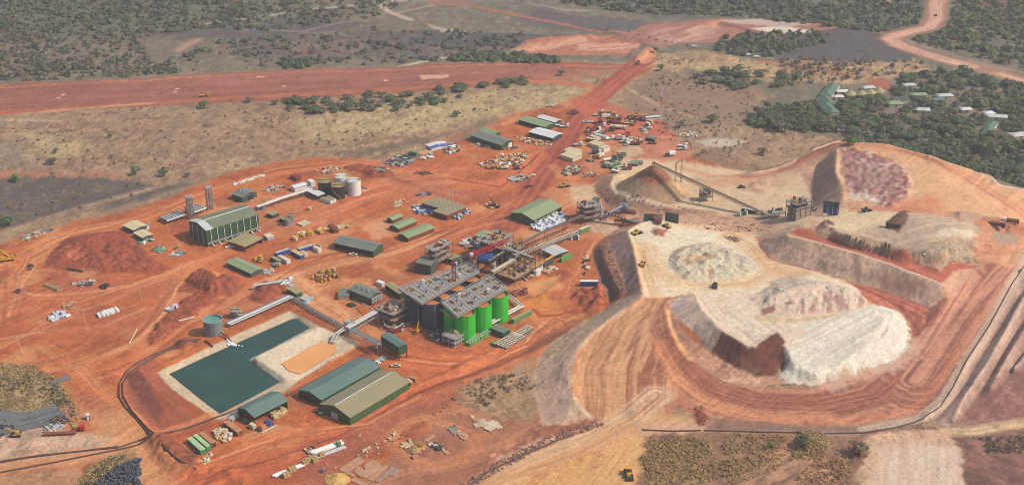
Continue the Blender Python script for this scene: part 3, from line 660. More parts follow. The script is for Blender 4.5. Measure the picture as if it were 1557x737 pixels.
poly([(1018,392),(1030,378),(1070,370),(1090,374),(1120,380),(1140,392),(1155,408),(1140,420),(1100,426),(1060,430),(1040,425),(1020,408)], (218,204,176), 3, 3, 1, .08, (196,172,140), .45)
poly([(1035,388),(1070,382),(1092,388),(1080,400),(1050,402)], (206,160,112), 4, 4, .7, .1, (190,150,110), .5)
stroke([(1022,404),(1024,386),(1040,376),(1080,371)], 5, (150,124,108), 3, .7, .5)
poly([(1118,392),(1135,390),(1140,398),(1122,402)], (160,140,124), 3, 3, .6)
poly([(1100,362),(1115,359),(1130,365),(1120,368)], (170,110,82), 2, 4, .7)
poly([(990,352),(998,346),(1010,348),(1018,352),(1010,359),(996,358)], (176,108,76), 2, 2, 1, .1, (150,86,62), .4)
poly([(1075,346),(1120,342),(1180,345),(1170,352),(1100,352)], (206,152,120), 4, 4, .7)
poly([(953,352),(962,376),(970,410),(978,448),(962,450),(955,446),(938,405),(925,376),(915,365)], (186,146,126), 1.5, 1, 1, .07, (166,126,110), .45)
flow([(953,352),(962,376),(970,410),(978,448),(962,450),(950,428),(938,405),(925,376),(930,362)], [(915,380),(965,352)], (190,150,132), (164,126,112), 1.5, 1, .6, 2.5, 30, 9)
poly([(905,374),(955,350),(925,372),(940,404),(957,446),(935,455),(921,446),(910,415),(902,395)], (196,140,112), 1.5, 1.5, .95, .1, (170,116,94), .45)
poly([(901,388),(909,373),(915,376),(922,400),(934,430),(946,450),(935,456),(921,446),(910,415)], (140,98,84), 2, 1.2, .95, .08)  # dark strip: shade on the steep lower face put into the colour
stroke([(934,408),(942,420),(954,440),(958,448)], 1.6, (140,76,56), 1, .7)
poly([(960,448),(978,450),(935,479),(900,506),(876,535),(868,568),(872,600),(884,618),(900,634),(860,648),(826,648),(815,610),(812,573),(820,540),(837,521),(870,499),(913,474),(935,458)], (216,178,144), 2, 1.5, 1, .08, (192,148,116), .45)
flow([(960,448),(978,450),(935,479),(900,506),(876,535),(868,568),(872,600),(860,640),(826,648),(818,600),(830,550),(880,500),(935,462)], [(975,450),(935,479),(900,506),(876,535),(868,568),(872,600),(900,634)], (206,176,150), (180,144,124), 2, 1, .6, 2.2, 60, 12)
poly([(838,556),(852,535),(868,540),(866,575),(872,600),(872,615),(850,632),(842,600)], (190,156,134), 2.5, 2, .9, .08)
poly([(812,573),(822,545),(842,530),(835,560),(842,600),(850,632),(826,645),(818,610)], (196,158,134), 3, 3, .7, .07)
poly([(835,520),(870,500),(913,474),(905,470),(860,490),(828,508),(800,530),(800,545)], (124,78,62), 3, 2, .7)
stroke([(978,450),(935,479),(900,506),(876,535),(868,568),(872,600),(884,618),(900,634)], 3.5, (240,206,176), 1.4, .95)
poly([(978,450),(1010,455),(1020,480),(1024,505),(1036,530),(1060,558),(1095,580),(1157,588),(1230,590),(1300,575),(1360,550),(1395,515),(1445,440),(1500,400),(1550,360),(1700,330),(1700,380),(1560,385),(1530,440),(1500,495),(1468,545),(1434,600),(1402,630),(1310,646),(1150,648),(1080,640),(1030,622),(980,650),(905,640),(884,618),(872,600),(868,568),(876,535),(905,506),(940,480)], (196,128,96), 3, 2, 1, .07)
flow([(978,450),(1015,458),(1022,500),(1040,535),(1062,560),(1000,640),(930,650),(884,618),(868,568),(880,535),(920,495)], [(1000,455),(975,500),(950,560),(945,650)], (214,158,116), (162,98,74), 3, 2, .9, 2.0, 40, 14, 0, 2.0)
flow([(895,510),(978,452),(1000,470),(960,520),(930,600),(900,630),(878,600),(872,560)], [(980,450),(930,490),(890,560),(895,640)], (226,178,130), (200,136,98), 5, 2, .5, 1.6, 40, 15)
flow([(1012,455),(1022,500),(1040,532),(1070,562),(1110,585),(1200,592),(1300,582),(1385,535),(1450,470),(1480,480),(1405,600),(1300,640),(1150,645),(1060,620),(1010,560),(985,500)], [(1008,460),(1014,500),(1035,550),(1080,590),(1150,615),(1250,620),(1330,600),(1390,555),(1450,480),(1540,380)], (202,138,106), (150,92,76), 4, 2, .9, 2.2, 75, 16, 0, 1.9)
stroke([(1015,520),(1040,555),(1075,590),(1140,610),(1250,616),(1330,600),(1395,550),(1450,475)], 15, (150,80,62), 8, .8, .4, along=90)
stroke([(1000,520),(1030,575),(1090,618),(1160,632),(1260,632)], 8, (228,152,104), 5, .75, .4, along=90)
stroke([(1280,575),(1330,568),(1380,545),(1420,500)], 5, (226,170,140), 5, .5, .7)
stroke([(1020,475),(1024,500),(1035,525),(1050,545)], 6, (232,178,116), 3, .8, .3)
flow([(1385,535),(1450,450),(1500,405),(1560,360),(1700,340),(1700,370),(1560,385),(1500,490),(1435,600),(1400,625),(1340,640)], [(1390,580),(1480,450),(1600,330)], (206,142,112), (150,92,78), 3, 2, .9, 2.2, 90, 18, 0, 2.4)
flow([(1375,545),(1400,500),(1455,440),(1475,410),(1500,410),(1450,480),(1400,545)], [(1390,540),(1470,420)], (222,160,128), (176,104,82), 3, 2, .8, 1.8, 80, 19)
poly([(1500,395),(1557,360),(1640,330),(1640,360),(1560,380),(1530,405)], (232,176,130), 4, 3, .6)
poly([(1033,350),(1033,350.5),(1034,350)], CRM)
poly([(888,737),(900,690),(950,655),(1000,640),(1080,635),(1150,648),(1250,652),(1250,657),(1000,657),(975,662),(970,737),(970,800),(870,800)], (222,168,120), 5, 4, .9, .06, (232,190,150), .4)
poly([(700,760),(760,715),(860,665),(940,650),(1000,625),(1040,640),(990,660),(975,700),(965,740),(960,800),(680,800)], (226,172,118), 5, 4, .95, .05, (206,142,96), .4)
stroke([(700,760),(800,705),(900,665),(960,635),(1000,600)], 16, (236,196,158), 6, .75, .5, along=60)
stroke([(640,790),(760,730),(880,690),(960,650)], 9, (204,134,88), 5, .6, .5, along=60)
stroke([(640,790),(720,750),(800,720)], 8, (226,172,120), 5, .6, .5)
poly([(960,645),(1010,638),(1080,642),(1090,655),(1000,660),(972,660)], (214,166,136), 4, 3, .8, .06)
poly([(1075,632),(1160,642),(1240,650),(1310,655),(1310,662),(1160,660),(1075,655)], (146,108,92), 2.5, 2, .9, .08)
stroke([(1150,640),(1250,643),(1340,636),(1400,612),(1440,560),(1490,480)], 6, (222,138,94), 5, .6, .5, along=90)
poly([(1052,620),(1068,618),(1078,640),(1072,650),(1055,645)], (150,80,64), 2.5, 2, .85, .12)
poly([(1142,640),(1200,645),(1310,648),(1400,634),(1404,636),(1312,658),(1157,658)], (150,112,98), 2.5, 1.5, .9, .06)
poly([(1318,360),(1318,360.5),(1319,360)], CRM)
poly([(1017,455),(1057,445),(1100,440),(1160,436),(1210,420),(1290,430),(1330,455),(1322,465),(1290,480),(1220,492),(1182,504),(1148,526),(1135,526),(1099,504),(1069,474)], (240,222,200), 1.5, 1.2, 1, .05, (230,198,168), .4)
flow([(1060,450),(1110,470),(1180,470),(1220,490),(1148,525),(1135,524),(1099,503)], [(1055,440),(1085,480),(1140,520)], (242,226,206), (216,180,150), 2, 1.5, .65, 1.6, 30, 20, .1)
stroke([(1160,484),(1220,487),(1290,478),(1350,462)], 8, (232,196,148), 4, .75, .3)
poly([(1017,455),(1057,445),(1066,470),(1099,505),(1081,536),(1040,490),(1020,472)], (208,176,148), 1.5, 1.5, 1, .1, (178,144,124), .45)
flow([(1022,460),(1057,446),(1066,470),(1099,505),(1081,536),(1045,495),(1025,476)], [(1020,475),(1070,455)], (204,180,160), (166,144,136), 1.5, 1, .6, 2.2, 30, 21)
poly([(1024,462),(1040,452),(1052,448),(1040,466),(1022,472)], (160,146,148), 2, 2, .7)
poly([(1099,504),(1135,526),(1148,526),(1182,504),(1195,522),(1202,542),(1186,558),(1176,571),(1150,571),(1115,556),(1081,538)], (122,72,58), 1.5, 1.2, 1, .07, (104,60,50), .45)  # dark brown has the shadow on the mesa faces painted in
poly([(1118,535),(1130,532),(1140,552),(1155,562),(1150,570),(1125,556)], (150,98,82), 3, 3, .6)
poly([(1017,470),(1024,474),(1034,498),(1052,518),(1081,538),(1115,557),(1150,571),(1190,572),(1198,580),(1157,586),(1105,580),(1068,558),(1040,530),(1022,500)], (196,142,112), 2, 1.5, 1, .08, (216,170,138), .4)
poly([(1017,474),(1026,478),(1036,500),(1048,516),(1046,530),(1030,512)], (156,112,92), 2, 1.5, .8)
poly([(1160,478),(1168,452),(1195,440),(1230,432),(1290,437),(1320,460),(1285,474),(1210,481)], (232,206,184), 2, 2, 1, .07)
flow([(1205,478),(1222,446),(1290,438),(1320,460),(1285,474)], [(1240,478),(1245,435)], (238,216,196), (190,140,118), 2, 1.5, .9, 1.8, 25, 22, .05)
poly([(1262,452),(1278,448),(1290,468),(1275,472)], (176,124,104), 2, 2, .8)
poly([(1154,470),(1180,464),(1182,472),(1162,480)], (150,90,72), 1.5, 1.5, .9)
poly([(1190,462),(1202,458),(1208,463),(1196,466)], (160,96,76), 1.5, 1.5, .8)
poly([(1140,455),(1190,420),(1215,418),(1250,430),(1200,440),(1165,465),(1150,470)], (206,182,158), 3, 3, .8, .1, (176,150,130), .45)
WP = [(1182,504),(1219,492),(1262,485),(1322,465),(1345,464),(1361,472),(1378,484),(1385,500),(1382,520),(1360,545),(1330,556),(1299,570),(1265,575),(1239,583),(1200,580),(1185,575),(1187,560),(1202,542),(1195,520)]
poly([(1225,580),(1300,566),(1360,540),(1384,500),(1400,512),(1385,545),(1330,578),(1265,592)], (228,190,164), 6, 7, .6)
poly(WP, (236,228,214), 2.5, 4, 1, .04)
flow([(1219,492),(1322,466),(1340,490),(1318,520),(1290,545),(1270,560),(1200,560),(1202,542)], [(1190,560),(1335,470)], (238,231,218), (212,200,182), 2, 1, .8, 1.7, 60, 23, .02)
poly([(1310,535),(1345,490),(1384,500),(1382,520),(1360,545),(1300,568)], (234,222,210), 4, 5, .8, .05)
stroke([(1340,512),(1348,502),(1350,494)], 1.2, (140,110,100), 1, .6)
poly([(1182,504),(1216,494),(1222,510),(1200,530)], (226,206,182), 2.5, 2, .9)
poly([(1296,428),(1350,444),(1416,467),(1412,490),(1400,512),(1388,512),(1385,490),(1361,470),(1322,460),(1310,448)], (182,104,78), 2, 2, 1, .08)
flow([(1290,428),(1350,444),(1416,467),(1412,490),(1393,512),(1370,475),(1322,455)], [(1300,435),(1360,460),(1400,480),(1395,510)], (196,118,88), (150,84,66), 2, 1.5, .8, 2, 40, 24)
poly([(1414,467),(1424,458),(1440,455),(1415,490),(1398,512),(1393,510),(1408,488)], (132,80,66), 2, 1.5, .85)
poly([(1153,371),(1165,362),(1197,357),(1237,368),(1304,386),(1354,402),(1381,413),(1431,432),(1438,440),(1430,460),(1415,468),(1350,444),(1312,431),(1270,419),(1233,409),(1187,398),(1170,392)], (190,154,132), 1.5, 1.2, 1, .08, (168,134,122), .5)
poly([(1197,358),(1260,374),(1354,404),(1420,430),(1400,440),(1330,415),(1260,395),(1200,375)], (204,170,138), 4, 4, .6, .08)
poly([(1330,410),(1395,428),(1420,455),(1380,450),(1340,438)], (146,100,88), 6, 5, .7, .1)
stroke([(1192,350),(1197,357),(1237,367),(1304,385),(1354,401),(1381,412),(1431,431)], 2.0, (240,208,184), 1, .95)
stroke([(1153,371),(1170,393),(1187,399),(1233,410)], 1.5, (156,84,62), 1, .8)
poly([(1430,430),(1436,420),(1460,405),(1480,400),(1470,425),(1445,455),(1436,445)], (220,168,138), 2.5, 2, .9, .07)
poly([(1145,352),(1175,345),(1215,338),(1262,326),(1268,332),(1240,340),(1215,350),(1197,357),(1165,362)], (214,176,146), 3, 2, .9, .07)
poly([(1197,345),(1215,341),(1270,354),(1297,361),(1262,352),(1215,347),(1205,350)], (232,188,158), 1.5, 1, .9)
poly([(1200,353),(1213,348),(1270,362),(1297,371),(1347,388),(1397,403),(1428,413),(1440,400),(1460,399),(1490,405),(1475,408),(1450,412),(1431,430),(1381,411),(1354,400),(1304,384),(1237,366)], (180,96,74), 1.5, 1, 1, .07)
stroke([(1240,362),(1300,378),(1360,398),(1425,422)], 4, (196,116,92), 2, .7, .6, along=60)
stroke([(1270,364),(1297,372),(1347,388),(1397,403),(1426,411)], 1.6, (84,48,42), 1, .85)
poly([(1262,352),(1297,361),(1347,376),(1397,393),(1430,405),(1430,413),(1397,402),(1347,387),(1297,370),(1265,361)], (212,158,134), 2, 1.2, .9, .06)
poly([(1262,344),(1300,356),(1347,366),(1380,375),(1430,382),(1440,395),(1432,406),(1397,396),(1347,384),(1297,368),(1275,360)], (184,152,126), 1.5, 1.5, 1, .08, (160,128,108), .45)
poly([(1252,330),(1290,318),(1360,322),(1410,320),(1470,333),(1490,350),(1470,372),(1432,383),(1380,377),(1347,367),(1297,357),(1262,346)], (206,176,148), 2.5, 2, 1, .06, (190,158,134), .4)
flow([(1330,330),(1410,320),(1480,340),(1460,370),(1400,378),(1340,362)], [(1340,370),(1470,345)], (210,182,154), (176,150,130), 3, 2, .7, 1.8, 40, 25)
poly([(1235,335),(1262,320),(1300,312),(1370,318),(1360,335),(1320,345),(1290,352),(1262,344)], (236,210,172), 4, 3, .9, .06)
poly([(1427,352),(1470,350),(1505,356),(1500,362),(1450,362),(1430,368)], (224,206,182), 3, 2, .8, .06)
poly([(1405,375),(1440,362),(1490,372),(1490,390),(1440,402),(1420,392)], (190,160,128), 3, 4, .85, .12, (140,122,100), .4)
poly([(1490,345),(1560,335),(1600,340),(1557,372),(1500,402),(1480,395)], (214,146,110), 5, 4, .85, .09, (186,108,84), .45)
poly([(1505,355),(1530,352),(1548,362),(1545,372),(1520,372),(1510,365)], (182,156,134), 2.5, 2, .8)
poly([(1345,345),(1352,335),(1372,321),(1384,319),(1380,338),(1366,351)], (110,76,64), 2, 2, .95, .1)
poly([(1243,345),(1250,337),(1262,335),(1268,341),(1256,347)], (166,124,108), 2, 2, .9, .14)
poly([(1262,225),(1275,215),(1350,218),(1414,237),(1481,258),(1514,278),(1560,288),(1700,310),(1700,345),(1557,338),(1500,330),(1440,325),(1380,315),(1340,312),(1290,316),(1282,285),(1275,262)], (226,174,130), 2.5, 2, 1, .06, (214,154,112), .4)
stroke([(1270,222),(1332,222),(1400,236),(1480,272),(1520,300),(1560,325),(1640,370)], 9, (208,132,94), 4, .75, .4, along=60)
stroke([(1360,228),(1420,245),(1500,292),(1557,330)], 3.5, (190,110,80), 2, .7, .2)
poly([(1320,318),(1345,302),(1385,292),(1420,295),(1440,320),(1400,322),(1360,322)], (216,138,98), 4, 4, .8)
flow([(1290,316),(1380,318),(1500,335),(1620,350),(1620,370),(1500,345),(1400,325),(1290,322)], [(1290,315),(1400,322),(1500,335),(1600,360)], (216,140,100), (190,108,82), 3, 2, .8, 2, 50, 26)
poly([(1376,250),(1400,252),(1405,300),(1376,300)], (234,190,146), 6, 4, .7)
poly([(1281,228),(1287,223),(1320,229),(1350,240),(1380,256),(1384,280),(1380,300),(1350,316),(1320,302),(1290,292),(1284,270)], (168,114,102), 3, 3, 1, .12, (204,172,158), .45)
poly([(1290,240),(1340,250),(1345,290),(1300,285)], (184,148,138), 8, 5, .6, .14, (146,98,90), .45)
poly([(1286,293),(1310,292),(1340,302),(1340,306),(1300,304),(1288,300)], (236,214,194), 2, 2, .9, .05)
poly([(1441,325),(1455,321),(1490,325),(1495,333),(1480,341),(1460,340)], (202,160,136), 2, 2, .9, .12)
poly([(1273,225),(1271,262),(1280,280),(1283,310),(1240,330),(1228,320),(1234,300),(1228,283),(1220,270),(1210,262),(1180,262),(1215,250),(1245,232)], (196,150,124), 2.5, 2, 1, .08, (214,168,136), .4)
flow([(1270,250),(1282,285),(1282,312),(1236,320),(1233,290),(1230,268)], [(1230,290),(1275,262)], (186,144,124), (160,122,108), 3, 2, .8, 2, 40, 27)
poly([(1155,268),(1200,256),(1220,262),(1200,280),(1160,290),(1120,285)], (216,172,136), 5, 4, .7, .08, (176,122,96), .4)
stroke([(1268,224),(1274,240),(1276,262),(1281,278),(1285,295),(1284,312)], 4.5, (232,180,144), 1.5, .95)
stroke([(1135,268),(1175,261),(1210,249),(1242,232),(1265,222),(1290,220)], 8, (186,106,78), 3, .9, .3)
stroke([(1140,264),(1207,245),(1240,226),(1273,215),(1332,216),(1350,218),(1414,237),(1481,258),(1514,278),(1560,288)], 2.4, (236,196,170), 1.2, .9)
poly([(1404,634),(1434,602),(1470,547),(1500,498),(1538,430),(1560,385),(1640,340),(1760,460),(1700,640),(1557,645),(1440,650)], (160,122,108), 2, 2, 1, .09, (180,138,120), .4)
stroke([(1312,654),(1400,636),(1436,608),(1470,549),(1502,499),(1540,432),(1575,372),(1640,310)], 6.5, (206,176,152), 2, .95, .2)
stroke([(1157,658),(1250,660),(1312,658)], 5, (178,142,122), 2, .7)
stroke([(1442,640),(1462,602),(1502,547),(1530,500),(1560,440)], 7.5, (212,176,154), 3, .9, .4, 1.5)
stroke([(1508,585),(1520,560),(1530,545),(1560,495)], 5, (206,164,142), 3, .85, .4, 1.5)
stroke([(1540,560),(1557,540),(1600,480)], 6, (206,170,148), 3, .8, .4, 1.5)
poly([(1455,640),(1490,600),(1510,580),(1560,560),(1640,560),(1640,640),(1540,640)], (150,98,84), 4, 4, .85, .1, (170,120,104), .35)
poly([(1310,662),(1400,645),(1440,650),(1557,650),(1640,640),(1700,800),(1300,800),(1300,737)], (148,104,88), 4, 4, 1, .12, (120,86,76), .45)
stroke([(1440,656),(1480,655),(1557,642),(1640,625)], 8, (230,192,148), 3, .9, .3)
poly([(1315,668),(1350,658),(1400,650),(1440,655),(1460,680),(1466,737),(1470,800),(1300,800),(1303,720)], (226,184,150), 3, 2.5, 1, .06, (206,156,118), .4)
poly([(1350,690),(1390,675),(1452,680),(1462,737),(1465,800),(1330,800),(1340,737)], (238,216,198), 4, 3, .85, .05)
flow([(1330,680),(1400,665),(1455,680),(1466,800),(1310,800)], [(1400,800),(1400,670)], (234,206,184), (206,160,130), 3, 2, .5, 1.2, 30, 28, .1)
poly([(972,662),(1000,657),(1150,660),(1310,664),(1312,700),(1300,737),(1300,800),(960,800),(968,737),(975,690)], (160,118,90), 3, 4, 1, .14, (126,96,76), .5)
poly([(975,690),(985,672),(1030,660),(1075,668),(1080,690),(1050,700),(990,715)], (150,124,84), 5, 6, .85, .16, (112,90,66), .5)
poly([(985,730),(1030,712),(1090,700),(1150,690),(1140,710),(1070,730),(1050,800),(980,800)], (164,136,92), 5, 6, .8, .16, (122,98,70), .5)
poly([(1200,680),(1215,656),(1240,655),(1262,670),(1255,690),(1230,695)], (150,130,84), 4, 5, .85, .14, (112,100,66), .5)
poly([(1160,690),(1200,672),(1220,700),(1180,720)], (188,132,100), 4, 4, .8)
flow([(1100,720),(1200,690),(1260,700),(1290,737),(1290,800),(1090,800)], [(1120,760),(1260,690)], (196,146,112), (146,102,80), 5, 4, .7, 2.5, 20, 29)
poly([(1290,680),(1312,672),(1318,690),(1300,705),(1288,698)], (126,84,72), 3, 3, .8)
poly([(1490,670),(1560,665),(1560,690),(1500,690)], (136,116,88), 5, 5, .6)
flow([(1470,690),(1557,670),(1640,670),(1640,800),(1475,800)], [(1460,700),(1640,760)], (150,104,90), (116,82,74), 5, 4, .7, 3, 20, 30)
# materials
MATS = {}
def mat(name, rgb=None, rough=.7, metal=0.0, var=.10, scale=.6, bump=0.0, srgb=None, spec=.3, emit=None, k=.72, dirt=.0, alpha=None):
 if name in MATS: return MATS[name]
 m = bpy.data.materials.new(name); MATS[name] = m; m.use_nodes = True
 n = m.node_tree.nodes; l = m.node_tree.links; b = n["Principled BSDF"]
 c = lin(srgb) * k if srgb is not None else np.array(rgb, float)
 tc = n.new("ShaderNodeTexCoord"); nz = n.new("ShaderNodeTexNoise"); nz.inputs["Scale"].default_value = scale; nz.inputs["Detail"].default_value = 5
 rp = n.new("ShaderNodeValToRGB"); l.new(tc.outputs["Object"], nz.inputs["Vector"]); l.new(nz.outputs["Fac"], rp.inputs[0])
 lo = c * (1 - var * 1.6); hi = np.minimum(c * (1 + var * 1.3), .95)
 if dirt: lo = lo * (1 - dirt) + np.array([.36, .13, .06]) * dirt
 rp.color_ramp.elements[0].position = .3; rp.color_ramp.elements[1].position = .68
 rp.color_ramp.elements[0].color = (*lo, 1); rp.color_ramp.elements[1].color = (*hi, 1)
 l.new(rp.outputs[0], b.inputs["Base Color"])
 b.inputs["Roughness"].default_value = rough; b.inputs["Metallic"].default_value = metal
 b.inputs["Specular IOR Level"].default_value = spec
 if bump:
  bp = n.new("ShaderNodeBump"); bp.inputs["Strength"].default_value = bump; bp.inputs["Distance"].default_value = .3
  n2 = n.new("ShaderNodeTexNoise"); n2.inputs["Scale"].default_value = scale * 3; n2.inputs["Detail"].default_value = 6
  l.new(tc.outputs["Object"], n2.inputs["Vector"]); l.new(n2.outputs["Fac"], bp.inputs["Height"]); l.new(bp.outputs[0], b.inputs["Normal"])
 return m
def ground_material():
 m = bpy.data.materials.new("earth"); m.use_nodes = True
 n = m.node_tree.nodes; l = m.node_tree.links; b = n["Principled BSDF"]
 b.inputs["Roughness"].default_value = .95; b.inputs["Specular IOR Level"].default_value = .12
 at = n.new("ShaderNodeAttribute"); at.attribute_name = "soil"
 tc = n.new("ShaderNodeTexCoord")
 nz = n.new("ShaderNodeTexNoise"); nz.inputs["Scale"].default_value = .55; nz.inputs["Detail"].default_value = 7; nz.inputs["Roughness"].default_value = .7
 l.new(tc.outputs["Object"], nz.inputs["Vector"])
 mr = n.new("ShaderNodeMapRange"); mr.inputs[1].default_value = .3; mr.inputs[2].default_value = .7; mr.inputs[3].default_value = .80; mr.inputs[4].default_value = 1.2
 l.new(nz.outputs["Fac"], mr.inputs[0])
 mx = n.new("ShaderNodeVectorMath"); mx.operation = 'SCALE'
 l.new(at.outputs["Color"], mx.inputs[0]); l.new(mr.outputs[0], mx.inputs["Scale"]); l.new(mx.outputs[0], b.inputs["Base Color"])
 bp = n.new("ShaderNodeBump"); bp.inputs["Strength"].default_value = .6; bp.inputs["Distance"].default_value = .7
 n2 = n.new("ShaderNodeTexNoise"); n2.inputs["Scale"].default_value = .8; n2.inputs["Detail"].default_value = 8; n2.inputs["Roughness"].default_value = .65
 l.new(tc.outputs["Object"], n2.inputs["Vector"]); l.new(n2.outputs["Fac"], bp.inputs["Height"]); l.new(bp.outputs[0], b.inputs["Normal"])
 return m
def build_ground():
 ny, nx = TX.shape
 me = bpy.data.meshes.new("ground")
 co = np.stack([TX, TY, TZ], -1).reshape(-1, 3).astype(np.float32)
 idx = np.arange(ny * nx).reshape(ny, nx)
 f = np.stack([idx[:-1, :-1], idx[:-1, 1:], idx[1:, 1:], idx[1:, :-1]], -1).reshape(-1).astype(np.int32)
 nf = len(f) // 4
 me.vertices.add(len(co)); me.vertices.foreach_set("co", co.ravel())
 me.loops.add(len(f)); me.loops.foreach_set("vertex_index", f)
 me.polygons.add(nf); me.polygons.foreach_set("loop_start", np.arange(0, nf * 4, 4, dtype=np.int32))
 me.polygons.foreach_set("use_smooth", np.ones(nf, bool))
 me.update()
 a = me.color_attributes.new("soil", 'FLOAT_COLOR', 'POINT')
 ora = np.clip(((CC[..., 0] - CC[..., 2]) / (CC[..., 0] + 1e-6) - .5) * 4, 0, 1) * (1 - VG)
 wx = TX + 9 * fbm(TX / 30, TY / 30, 401, 2); wy = TY + 9 * fbm(TX / 30, TY / 30, 402, 2)
 lf = ora * np.clip((110 - TX) / 80, 0, 1); CC[..., 2] *= 1 - .16 * lf; CC[..., 1] *= 1 - .03 * lf
 for ang, sd_, amp in ((.90, 410, .20), (2.5, 420, .08), (.25, 430, .10)):
  u_ = TX * math.cos(ang) + TY * math.sin(ang); v_ = -TX * math.sin(ang) + TY * math.cos(ang); v_ = v_ + 14 * fbm(u_ / 90, v_ / 160, sd_, 2)
  st = fbm(v_ / 1.5, u_ / 60, sd_ + 1, 3, .6); ms = np.clip(fbm(wx / 50, wy / 50, sd_ + 5, 2) * 4 + .35, 0, 1)
  CC[...] = CC * (1 + (amp * (.35 + .65 * ora) * (1 - VG) * ms * st * 1.5))[..., None]
 k = np.clip((500 - TY) / 45, 0, 1)[..., None]; CC[...] = CC * (1 - k) + lin((186, 130, 98)) * k
 fine = rng.normal(0, 1, TX.shape)
 n1 = fbm(TX / 1.6, TY / 3.0, 77, 2); n4 = fbm(TX / 5, TY / 9, 79, 3); n40 = fbm(TX / 40, TY / 40, 78, 4)
 grain = 1 + 0.05 * fine + 0.15 * n1 + .12 * n4 + 0.09 * n40
 tuft = np.clip((n1 * .8 + n4 * 1.0 + .25 * fine + .3 * n40) * 2.6 - .15, 0, 1) * VG
 cc = CC * grain[..., None]
 cc = cc * (1 - .55 * tuft[..., None]) + lin((104, 86, 60)) * .55 * tuft[..., None]
 bare = np.clip((-n1 * .7 - n4 * .9 + .2 * fine) * 2.4 - .5, 0, 1) * VG
 cc = cc * (1 + .35 * bare[..., None])
 c = np.ones((len(co), 4), np.float32); lu = (cc * [.5, .35, .15]).sum(-1, keepdims=True); cc = cc * .97 + lu * .03; cc = np.maximum(cc, .01); cc = cc * (1 - .16 * np.clip((lu - .42) * 3, 0, 1) * [.4, .8, 1.3])
 c[:, :3] = np.clip(cc.reshape(-1, 3) * 0.72, 0.01, .62)
 a.data.foreach_set("color", c.ravel())
 me.materials.append(ground_material())
 o = bpy.data.objects.new("ground", me); COL.objects.link(o); o["kind"] = "structure"; o["label"] = "red earth, spoil and dry scrub land of the mine"
 return o
build_ground()
def sheet(name, pts, z, m, label):
 P = [(*W(a, b, z),) for a, b in pts]
 me = bpy.data.meshes.new(name); me.from_pydata([(float(x), float(y), z) for x, y in P], [], [list(range(len(P)))]); me.update()
 if me.polygons[0].normal.z < 0: me.flip_normals()
 me.materials.append(m); o = bpy.data.objects.new(name, me); COL.objects.link(o); o["kind"] = "structure"; o["label"] = label
 return o
def grow(pts, f):
 cx = sum(p[0] for p in pts) / len(pts); cy = sum(p[1] for p in pts) / len(pts)
 out = []
 n = len(pts)
 for i, (x, y) in enumerate(pts):
  x0, y0 = pts[i - 1]; x1, y1 = pts[(i + 1) % n]
  tx, ty = x1 - x0, y1 - y0; L = math.hypot(tx, ty); nx_, ny_ = ty / L, -tx / L
  out.append((x + nx_ * f, y + ny_ * f * .5))
 return out
wm = mat("pond_water", srgb=(38, 68, 54), rough=.2, var=.2, scale=.03, spec=.5, bump=.12, k=.9)
mm = mat("ochre_slurry", srgb=(226, 158, 92), rough=.35, var=.05, scale=.05, k=.8)
sheet("pond_water", POND, WATER_Z + .25, wm, "dark green process water in the lined L-shaped pond")
sheet("slurry_pond", OPOND, MUD_Z + .4, mm, "ochre slurry in the small lined pond")
